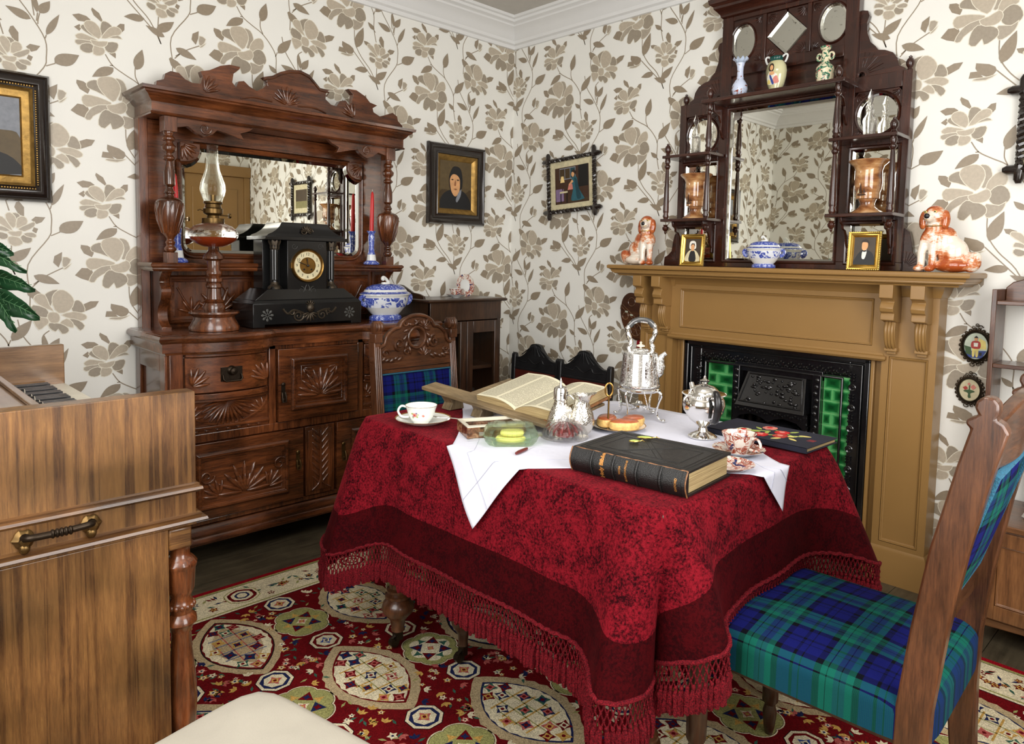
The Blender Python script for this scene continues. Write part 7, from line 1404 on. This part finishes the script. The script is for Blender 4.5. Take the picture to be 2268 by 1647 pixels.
for s in (-1,1):
    m=MB(); N1,N2=24,10; fn=lambda u,v:page(1-u if s<0 else u,v,s)
    m.grid(fn,N1,N2,uv=True)
    if s>0: pass
    o=m.build('page','print_page',OB,smooth=180,label='printed page')
    m=MB(); vs=[];fs=[]
    for i in range(N1):
        u=i/(N1-1)
        for v in (0,1): p=page(u,v,s); vs+=[p-Vector((0,0,.0006)),Vector((p.x,p.y,-.002-.0*u))]
    for i in range(N1-1): a=4*i; fs+=[(a,a+4,a+5,a+1),(a+2,a+3,a+7,a+6),(a+1,a+5,a+7,a+3)]
    e=4*(N1-1); fs.append((e,e+1,e+3,e+2)); m.add(vs,fs); m.build('page_block','page_edge',OB,smooth=30)
m=MB(); m.box(-H_-.006,H_+.006,-Wp-.008,Wp+.008,-.008,-.003); m.build('cover','leather_worn',OB,bevel=.001)
# ================================================================ CHAIRS
tartan('tartan_back','Object',0,2,.155,(.1,.3)); tartan('tartan_seat','Object',0,1,.155,(.0,.2)); tartan('tartan_side','Object',1,2,.155,(.2,.1))
def gimp(m,pts,r=.006,closed=True): m.tube(pts,r,6,closed=closed,flat=.6)
# carved chair facing the table from the sideboard side (back at -y side of local frame; local front = -y)
AC=thing('carved_dining_chair','carved oak dining chair with a tartan panel, in front of the sideboard','chair',(-1.325,-.88,.0068))
hw=.195; AC.scale=(.95,1,1); m=None
def posts(par,hw,mat,yb,prof_top,z_t,w=.034,rake=.05,label=None):
    for s in (-1,1):
        m=MB(); x=s*hw; pts=[(0,yb+.05),(.2,yb+.02),(.44,yb),(z_t*.7,yb+rake*.5),(z_t,yb+rake)]
        o=[(y-.022,z) for z,y in pts]+[(y+.022,z) for z,y in pts[::-1]]
        m.prism(o,x-w/2,x+w/2,'x'); m.build('back_post',mat,par,bevel=.004)
posts(AC,hw,'oak_z',0,None,.905)
for s in (-1,1):
    m=MB(); x=s*hw
    for k in (-1,0,1): m.tube([(x+k*.009,-.022+.0,.47),(x+k*.009,-.022+.024,.66),(x+k*.009,-.022+.047,.88)],.0045,8)
    m.box(x-.018,x+.018,.018,.06,.895,.93); m.t(Matrix.Translation((x-s*.004,.035,.955))@Matrix.Rotation(pi/2,4,'Y')); m.lathe([(.018,-.022),(.024,-.018),(.02,-.01),(.024,-.004),(.02,.004),(.024,.01),(.018,.022)],20); m.t(Matrix()); m.prism([(.02,.93),(.05,.93),(.055,.96),(.03,.98),(.015,.96)],x-.016,x+.016,'x'); m.build('scrolled_ear','oak_z',AC,bevel=.002)
T=Matrix.Translation((0,.042,0))
o=[(-.19,.80),(.19,.80),(.19,.875),(.165,.885),(.15,.92),(.115,.945),(.09,.95),(.075,.972),(.04,.99),(0,.995),(-.04,.99),(-.075,.972),(-.09,.95),(-.115,.945),(-.15,.92),(-.165,.885),(-.19,.875)]
m=MB(); m.t(T)
n=28; hole=[(.036*math.cos(2*pi*k/n),.905+.034*math.sin(2*pi*k/n)) for k in range(n)]
def ringfill(m,outer,hole,y0,y1):
    # outer resampled radially to match the hole
    N_=len(hole); cx,cz=0,.905; out=[]
    for a,b in hole:
        d=Vector((a-cx,b-cz)).normalized(); best=None
        for i in range(len(outer)):
            p=Vector(outer[i])-Vector((cx,cz)); q=Vector(outer[(i+1)%len(outer)])-Vector((cx,cz)); e=q-p; den=d.x*e.y-d.y*e.x
            if abs(den)<1e-9: continue
            t=(p.x*e.y-p.y*e.x)/den; u=(p.x*d.y-p.y*d.x)/den
            if t>0 and -1e-6<=u<=1+1e-6: best=t if best is None else max(best,t)
        out.append((cx+d.x*best,cz+d.y*best))
    vs=[(a,y0,b) for a,b in hole]+[(a,y0,b) for a,b in out]+[(a,y1,b) for a,b in hole]+[(a,y1,b) for a,b in out]; fs=[]
    for i in range(N_): k=(i+1)%N_; fs+=[(i,k,N_+k,N_+i),(2*N_+i,3*N_+i,3*N_+k,2*N_+k),(i,2*N_+i,2*N_+k,k),(N_+i,N_+k,3*N_+k,3*N_+i)]
    m.add(vs,fs)
od=[(p.x,p.y) for p in smooth_path([(a,b,0) for a,b in o],4,True)]; n=72; hole=[(.036*math.cos(2*pi*k/n),.905+.034*math.sin(2*pi*k/n)) for k in range(n)]
ringfill(m,od,hole,-.012,.012); m.box(-.19,.19,-.02,.012,.79,.805); m.box(-.19,.19,-.016,.012,.772,.785)
m.tube([(a,-.014,b) for a,b in [(p.x,p.y) for p in smooth_path([(a,b,0) for a,b in o[2:]],4)]],.008,8)
m.tube([(.044*math.cos(2*pi*k/24),-.014,.905+.042*math.sin(2*pi*k/24)) for k in range(24)],.0075,8,closed=True)
for s in (-1,1):
    for k in range(6): a=pi*(.5-.16*k) if s>0 else pi*(.5+.16*k); m.t(T@Matrix.Translation((0,-.016,.905))@Matrix.Rotation(-a,4,'Y')@Matrix.Translation((.062,0,0))@Matrix.Rotation(.9*s,4,'Y')); m.ball((0,0,0),(.018,.008,.007),8,6)
    m.t(T); scroll(m,s*.09,.885,-.014,.026,1.4,1,.0075,pi/2*s,s); scroll(m,s*.06,.965,-.014,.014,1.2,.8,.006,0,s); scroll(m,s*.155,.85,-.013,.018,1.3,.8,.006,0,-s); scroll(m,s*.05,.85,-.015,.018,1.3,.8,.006,0,-s)
    for k in range(5): m.t(T@Matrix.Translation((s*(.085+.02*k),-.014,.825+.004*math.sin(k*2)))@Matrix.Rotation(.5*s+.3*math.sin(k*3),4,'Y')); m.ball((0,0,0),(.015,.007,.008),8,6)
    m.t(T)
fan(m,0,.835,-.016,.04,5,pi*.2,pi*.8,.3,.009,.1); m.t(T); fan(m,0,.95,-.016,.032,5,pi*.15,pi*.85,.3,.008,.1); m.t(Matrix())
m.build('carved_crest','oak_x',AC,smooth=45,label='deeply carved crest with an open round centre')
m=MB(); m.t(Matrix.Translation((0,.022,0))@Matrix.Rotation(-.09,4,'X')); m.box(-.188,.188,-.012,.012,.44,.47); m.build('lower_rail','oak_x',AC,bevel=.003)
m=MB(); m.t(Matrix.Translation((0,.024,.62))@Matrix.Rotation(-.085,4,'X')); m.grid(lambda u,v:Vector((-.183+.366*u,-.006-.016*math.sin(pi*u)**.5*math.sin(pi*v)**.5,-.155+.305*v)),16,16); m.grid(lambda u,v:Vector((-.183+.366*u,.012,-.155+.305*v)),2,2); bp=m.build('back_panel','tartan_back',AC,smooth=60,label='blue and green tartan upholstered panel')
m=MB(); m.t(Matrix.Translation((0,.024,.62))@Matrix.Rotation(-.085,4,'X')); gimp(m,[(-.18,-.011,-.152),(.18,-.011,-.152),(.18,-.011,.147),(-.18,-.011,.147)],.008); m.build('gimp_braid','gimp_blue',bp,label='bright blue braid edging')
def cushion(m,x0,x1,y0,y1,z0,z1,r=.03,dome=.02):
    def fn(u,v):
        a=2*pi*u; c_,s_=math.cos(a),math.sin(a); e=9; k=(abs(c_)**e+abs(s_)**e)**(-1/e); X=c_*k; Y_=s_*k
        if v<.35: q=1; z=z0+(z1-r-z0)*v/.35
        elif v<.6: t=(v-.35)/.25*pi/2; q=1-(r*(1-math.cos(t)))/((x1-x0)/2); z=z1-r+r*math.sin(t)
        else: t=(v-.6)/.4; q=(1-r/((x1-x0)/2))*(1-t); z=z1+dome*math.sin(t*pi/2)
        return Vector(((x0+x1)/2+(x1-x0)/2*X*q,(y0+y1)/2+(y1-y0)/2*Y_*q,z))
    m.grid(fn,64,20,cu=True); 
m=MB(); cushion(m,-.225,.225,-.36,.03,.39,.46); m.build('seat','tartan_seat',AC,smooth=60)
m=MB(); 
for a,b,c,d in ((-.22,.22,-.355,-.325),(-.22,-.19,-.325,.0),(.19,.22,-.325,0)): m.box(a,b,c,d,.32,.39)
m.build('seat_rail','oak_x',AC,bevel=.003)
for s in (-1,1): m=MB(); m.lathe([(.013,0),(.018,.02),(.02,.05),(.014,.07),(.02,.09),(.024,.2),(.018,.26),(.024,.28),(.024,.32)],20,c=(s*.2,-.335,0)); m.build('leg','oak_z',AC)
# tartan chair at the near right
DC=thing('tartan_dining_chair','oak dining chair with tartan seat and back at the near right','chair',(-1.48,-2.795,.0068),pi+.04)
# local frame rotated half a turn: local +y points to the camera side (back), local front = -y (towards the table)
xl=.2025
for s in (-1,1):
    fr=[(0,.035),(.1,.018),(.2,.005),(.33,-.004),(.45,-.002),(.6,.014),(.75,.036),(.9,.068),(.965,.084)]
    bk=[(z,y+(.056 if z>.3 else .042+.014*z/.3)) for z,y in fr]; bk[-1]=(.965,.138); bk[-2]=(.9,.122)
    o=[(y,z) for z,y in fr]+[(.076,.972),(.078,.98),(.09,.986),(.094,.99),(.088,1.0),(.09,1.012),(.1,1.02),(.113,1.02),(.122,1.01),(.122,.996),(.118,.985),(.13,.978)]+[(y,z) for z,y in bk[::-1]]
    m=MB(); m.prism(o,s*xl-.0175,s*xl+.0175,'x'); m.build('back_post','oak_z',DC,bevel=.005)
m=MB(); 
def crest(u): return .985+.035*math.sin(pi*u)**.8
N1=16; vs=[];fs=[]
for i in range(N1+1):
    u=i/N1; x=-xl+.015+(2*xl-.03)*u; zt=.97+.04*math.sin(pi*u); zb=.885; bow_=.02*math.sin(pi*u)
    vs+=[(x,.08+bow_,zb),(x,.105+bow_,zb),(x,.12+bow_,zt),(x,.095+bow_,zt)]
for i in range(N1): a=4*i; fs+=[(a,a+4,a+5,a+1),(a+1,a+5,a+6,a+2),(a+2,a+6,a+7,a+3),(a+3,a+7,a+4,a)]
fs+=[(0,1,2,3),(4*N1+3,4*N1+2,4*N1+1,4*N1)]; m.add(vs,fs); m.build('crest_rail','oak_x',DC,bevel=.004)
m=MB(); m.box(-xl+.015,xl-.015,.01,.035,.535,.6); m.build('lower_rail','oak_x',DC,bevel=.004)
m=MB()
def bf(u,v): # both faces of the upholstered back
    z=.6+.285*v; y=.02+.075*v**1.1; return z,y
m.grid(lambda u,v:Vector((-xl+.016+(2*xl-.032)*u,bf(u,v)[1]-.012*math.sin(pi*u)**.5*math.sin(pi*v)**.5,bf(u,v)[0])),12,12); m.grid(lambda u,v:Vector((-xl+.016+(2*xl-.032)*u,bf(u,v)[1]+.018+.022*math.sin(pi*u)**.6*math.sin(pi*v)**.5,bf(u,v)[0])),14,14); bp=m.build('back_panel','tartan_back',DC,smooth=60,label='blue and green tartan upholstered back')
m=MB(); e=xl-.02; gimp(m,[(-e,.04,.604),(e,.04,.604),(e,.118,.882),(-e,.118,.882)],.008); m.build('gimp_braid','gimp_blue',bp,label='bright blue braid edging')
m=MB(); cushion(m,-.222,.222,-.43,.055,.385,.468,.03,.018); m.build('seat','tartan_seat',DC,smooth=60,label='tartan covered seat')
m=MB(); m.box(-.19,.19,-.4,.01,.36,.39); m.build('seat_rail','darkoak_x',DC)
for s in (-1,1): m=MB(); m.lathe([(.01,0),(.014,.02),(.018,.06),(.013,.08),(.02,.09),(.021,.15),(.015,.165),(.022,.18),(.024,.3),(.018,.32),(.024,.34),(.024,.385)],20,c=(s*.195,-.4,0)); m.build('leg','darkoak_z',DC,label='dark turned front leg')
# two black hall chairs
def blackchair(y,label,rz=0,x=-.255):
    t=thing('hall_chair',label,'chair',(x,y,0),-pi/2+rz,'black and red leather chairs by the wall'); w=.168
    for s in (-1,1):
        m=MB(); m.prism([(.0,0),(.028,0),(.012,.35),(.03,.69),(.026,.708),(.012,.712),(.0,.7),(-.014,.36)],s*w-.014,s*w+.014,'x'); m.build('back_post','black_wood',t,bevel=.004)
    o=[(-w+.012,.625),(w-.012,.625),(w-.012,.682),(.12,.69),(.085,.71),(.055,.74),(.035,.765),(.012,.772),(-.012,.772),(-.035,.765),(-.055,.74),(-.085,.71),(-.12,.69),(-w+.012,.682)]
    m=MB(); m.prism([(p.x,p.y) for p in smooth_path([(a,b,0) for a,b in o],3,True)],.004,.026,'y')
    for k in range(7): a=(k-3)*.012; m.tube([(a*.7,.002,.768-abs(a)*.3),(a*1.6,.001,.735),(a*2.9,.003,.705)],.0032,6)
    vine(m,[(-.13,.672),(-.07,.665),(-.05,.685),(0,.66),(.05,.685),(.07,.665),(.13,.672)],.003,.003); m.box(-w+.012,w-.012,0,.026,.62,.632); m.build('carved_crest','black_wood',t,smooth=35,bevel=.002)
    m=MB(); m.box(-w+.012,w-.012,.002,.02,.4,.62); m.build('back_panel','red_leather',t,bevel=.004,label='dark red leather back panel')
    m=MB(); o=[(-.06,.49),(-.06,.545),(-.05,.557),(.05,.557),(.06,.545),(.06,.49)]; m.tube([(a,-.001,b) for a,b in o],.0035,6); m.box(-.006,.006,-.003,.002,.55,.562); m.build('handle_cutout','black_wood',t)
    m=MB(); cushion(m,-.18,.18,-.35,.01,.36,.41,.02,.01); m.build('seat','red_leather',t,smooth=60)
    m=MB(); m.box(-.17,.17,-.34,0,.32,.365); m.build('seat_rail','black_wood',t)
    for s in (-1,1): m=MB(); m.lathe([(.012,0),(.016,.03),(.012,.05),(.02,.07),(.022,.25),(.016,.28),(.022,.32)],16,c=(s*.15,-.32,0)); m.build('leg','black_wood',t)
    return t
blackchair(-.475,'black and red leather chair nearer the corner of the room')
blackchair(-.825,'black and red leather chair nearer the fireplace, shell crest')
# ================================================================ HARMONIUM at the left
HM=thing('harmonium','walnut harmonium seen from its end, keyboard facing right','harmonium',(-2.75,-1.05,.0068)); hx=-2.75; hy=-1.05
def Hb(m,x0,x1,y0,y1,z0,z1): m.box(x0-hx,x1-hx,y0-hy,y1-hy,z0,z1)
YN=-1.5; xr=aty(432,872,YN).x; zt=aty(432,872,YN).z; z1_=aty(452,1078,YN).z; z2_=aty(455,1143,YN).z; xl_=aty(374,1190,YN).x
m=MB(); Hb(m,WX+.15,xr,YN,YN+.05,z2_-.02,zt); Hb(m,WX+.15,xl_,YN+.002,YN+.045,.0,z2_-.02); EP=m.build('end_panel','walnut_z',HM,bevel=.002)
m=MB()
for z,dp in ((z1_,.012),(z2_,.02)):
    T=m.T; path=[(WX+.15-hx,YN-hy),(xr-hx,YN-hy),(xr-hx,YN+.05-hy)]
    m.sweep(path,[(0,z-.014),(dp*.4,z-.012),(dp,z-.006),(dp*.9,z),(dp*.4,z+.003),(dp*.5,z+.007),(0,z+.01)],closed=False)
m.build('moulding','walnut_x',HM,smooth=35)
m=MB(); Hb(m,xl_+.0005,xr-.012,YN-.0015,YN+.07,z2_-.07,z2_-.0205); m.build('leg_block','walnut_x',HM,bevel=.004)
lx=(aty(380,1210,YN).x+aty(432,1210,YN).x)/2+.004; 
m=MB(); zz=z2_-.07
m.lathe([(r,z*zz) for r,z in ((.012,0),(.02,.03),(.024,.1),(.031,.2),(.034,.3),(.03,.42),(.024,.52),(.022,.6),(.028,.635),(.036,.65),(.034,.67),(.024,.69),(.027,.71),(.03,.725),(.027,.74),(.022,.76),(.026,.78),(.031,.8),(.034,.89),(.036,.9),(.038,.915),(.03,.935),(.022,.95),(.022,.985),(.03,1))],8,c=(lx-hx,YN+.035-hy,0)) if 0 else m.lathe([(r,z*zz) for r,z in ((.012,0),(.02,.03),(.024,.1),(.031,.2),(.034,.3),(.03,.42),(.024,.52),(.022,.6),(.028,.635),(.036,.65),(.034,.67),(.024,.69),(.027,.71),(.03,.725),(.027,.74),(.022,.76),(.026,.78),(.031,.8),(.034,.89),(.036,.9),(.038,.915),(.03,.935),(.022,.95),(.022,.985),(.03,1))],32,c=(lx-hx,YN+.035-hy,0),flute=.02,fn=8)
for k in range(14): a=2*pi*k/14; m.ball((lx-hx+.028*math.cos(a),YN+.035-hy+.028*math.sin(a),.725*zz),(.006,.006,.007),7,5)
m.build('turned_leg','mahog_z',HM,smooth=50)
m=MB(); m.lathe([(.012,0),(.024,.08),(.032,.16),(.024,.27),(.036,.34),(.024,.4),(.034,.5),(.024,z2_-.04)],20,c=(-2.56-hx,-.62-hy,0)); m.build('turned_leg','mahog_z',HM)
# handle on the end panel
h0=aty(52,1200,YN); h1=aty(200,1165,YN); m=MB(); yh=YN-hy
for h in (h0,h1):
    m.t(Matrix.Translation((h.x-hx,yh-.002,h.z))@Matrix.Rotation(pi/2,4,'X')); m.lathe([(.017,0),(.02,.003),(.015,.008),(.01,.012),(.009,.02),(0,.022)],16,flute=.1,fn=6); m.t(Matrix())
    m.ball((h.x-hx,yh-.01,h.z-.018),(.01,.008,.012),8,6); m.build('handle_mount','brass_dark',HM); m=MB()
m=MB(); a=h0-Vector((hx,hy,0)); b=h1-Vector((hx,hy,0)); a.y=b.y=yh; mid=(a+b)/2
g=smooth_path([a+Vector((0,-.012,.004)),a+Vector((.005,-.03,.008)),a.lerp(b,.25)+Vector((0,-.034,.008)),mid+Vector((0,-.036,.008)),a.lerp(b,.75)+Vector((0,-.034,.008)),b+Vector((-.005,-.03,.008)),b+Vector((0,-.012,.004))],5); m.tube(g,[.0095 if k in (0,1,2,len(g)-1,len(g)-2) else .007 for k in range(len(g))],10)
for k in (-2,-1,0,1,2): m.ball(mid+Vector((k*.008*.98,-.036,.008+.0)),(.005,.0095,.0095),8,6)
m.build('carrying_handle','bronze_dark',HM,label='dark bronze carrying handle')
# body, keyboard, far panel
YF=-.57; xk=-2.495; KZ=.805
m=MB(); Hb(m,WX+.15,xk-.01,YF,YN+.05,z2_-.05,.785); m.build('case','walnutpale_y',HM,bevel=.003)
m=MB(); far=atx(150,768,xk); Hb(m,WX+.15,xk+.0,YF-.0,YF+.03,.76,.93); m.build('far_panel','walnutpale_x',HM,bevel=.003,label='polished upright panel beyond the keys')
m=MB(); Hb(m,WX+.15,-2.66,YF,YN+.05,.785,.84); Hb(m,-2.685,-2.665,YF,YN+.05,.84,.85); m.build('stop_board','walnutpale_y',HM,bevel=.003)
nk=38; wk=(YF-(YN+.055))/nk
for k in range(nk):
    y1=YF-.001-k*wk; m=MB(); Hb(m,-2.655,xk,y1-wk+.0009,y1,.787,KZ); m.build('white_key','ivory',HM,bevel=.001)
for k in range(nk-1):
    if k%7 in (2,6): continue
    y=YF-(k+1)*wk; m=MB(); Hb(m,-2.655,-2.545,y-wk*.3,y+wk*.3,KZ,KZ+.011); m.build('black_key','key_black',HM,bevel=.0015)
for k,(px,py) in enumerate(((34,868),(44,880),(57,884),(66,892),(74,897),(84,905))):
    q=atz(px,py,.828); m=MB(); m.t(Matrix.Translation((-2.655-hx,q.y-hy,.818))@Matrix.Rotation(pi/2,4,'Y')); m.cur=0; m.lathe([(.004,0),(.004,.012),(.0095,.014),(.0105,.02)],16,cap=False); m.cur=1; m.lathe([(.0105,.02),(.0085,.0225),(0,.0225)],16,cap=False); m.build('stop_knob',['ebony','ivory'],HM)
# potted plant standing on the harmonium
PT=thing('potted_plant','leafy green houseplant whose drooping leaves enter at the left edge','plant',(-2.93,-.82,.8405))
m=MB(); m.lathe([(.05,0),(.055,.01),(.07,.1),(.078,.105),(.078,.12),(.066,.12),(.06,.1),(0,.1)],28); m.build('pot','terracotta',PT)
def leaf(m,m2,base,tip,w,droop,side_):
    base=Vector(base);tip=Vector(tip); d=tip-base; L_=d.length; sd=d.cross(Vector((0,0,1))); 
    if sd.length<.01: sd=Vector((1,0,0))
    sd.normalize(); sd=(sd*math.cos(side_)+Vector((0,0,1))*math.sin(side_)).normalized(); N_=14; spine=[]; 
    for i in range(N_+1): t=i/N_; spine.append(base+d*t+Vector((0,0,droop*math.sin(pi*t))))
    vs=[];fs=[]
    for i,p in enumerate(spine):
        t=i/N_; ww=w*math.sin(pi*min(1,(t*.93+.04)))**.8*(1-.25*t); nn=sd.cross(d).normalized()
        for q in (-1,-.5,0,.5,1): vs.append(p+sd*ww*q+nn*(.012*q*q*-1+.004*math.sin(i*1.9)*abs(q)))
    for i in range(N_):
        for k in range(4): fs.append((i*5+k,i*5+k+1,i*5+k+6,i*5+k+5))
    m.add(vs,fs); 
    for i in range(1,N_-1,1):
        for s in (-1,1): a=spine[i]; t=i/N_; ww=w*math.sin(pi*min(1,(t*.93+.04)))**.8*(1-.25*t); nn=sd.cross(d).normalized(); m2.tube([a-nn*.0012,spine[min(N_,i+1)]+sd*s*ww*.8-nn*.0095*.64],.0007,4); m2.tube([a+nn*.0012,spine[min(N_,i+1)]+sd*s*ww*.8-nn*.0065*.64],.0007,4)
    m2.tube(spine,.0016,5)
yl=-.72
for k,(bx_,tx_,w_) in enumerate((((-95,600),(78,640),.026),((-80,640),(88,703),.03),((-60,590),(38,732),.026),((-100,540),(30,560),.022),((-140,520),(60,600),.02),((-200,600),(-150,760),.03))):
    p0=Vector((-2.93,-.82,.8405)); c_=Vector((-2.93,-.82,1.08)); b_=aty(bx_[0],bx_[1],yl-.02*k)-p0; tp=aty(tx_[0],tx_[1],yl-.03*k+.05)-p0
    m=MB(); m2=MB(); leaf(m,m2,b_,tp,w_*1.45,.012,.9+.2*(k%2)); o=m.build('leaf','leaf_green',PT,smooth=60,mods=[('SOLIDIFY',{'thickness':.0008})]); m2.build('vein','leaf_vein',o)
    m=MB(); m.tube(smooth_path([(0,0,.1),(.0,.0,.25),b_*.6+Vector((0,0,.18)),b_],5),.0035,6); m.build('stalk','leaf_green',PT)
# cream covered chair seat at the bottom edge
ST=thing('cream_chair','cream covered low chair whose seat corner shows at the bottom','chair',(-2.668,-2.262,.0068),math.radians(12))
m=MB(); cushion(m,-.225,.225,-.23,.23,.36,.468,.03,.018); m.build('seat','cream_cloth',ST,smooth=60)
for x in (-.19,.19):
    for y in (-.19,.19): m=MB(); m.lathe([(.014,0),(.02,.05),(.018,.2),(.024,.36)],14,c=(x,y,0)); m.build('leg','darkoak_z',ST)
m=MB(); m.t(Matrix.Translation((-.215,0,0))); m.grid(lambda u,v:Vector((.025*math.cos(2*pi*u),.2*math.sin(2*pi*u)*(1-.1*v),.36+.2*v)),32,6,cu=True); m.ball((0,0,.56),(.026,.18,.02),20,8); m.build('low_back','cream_cloth',ST,smooth=60)
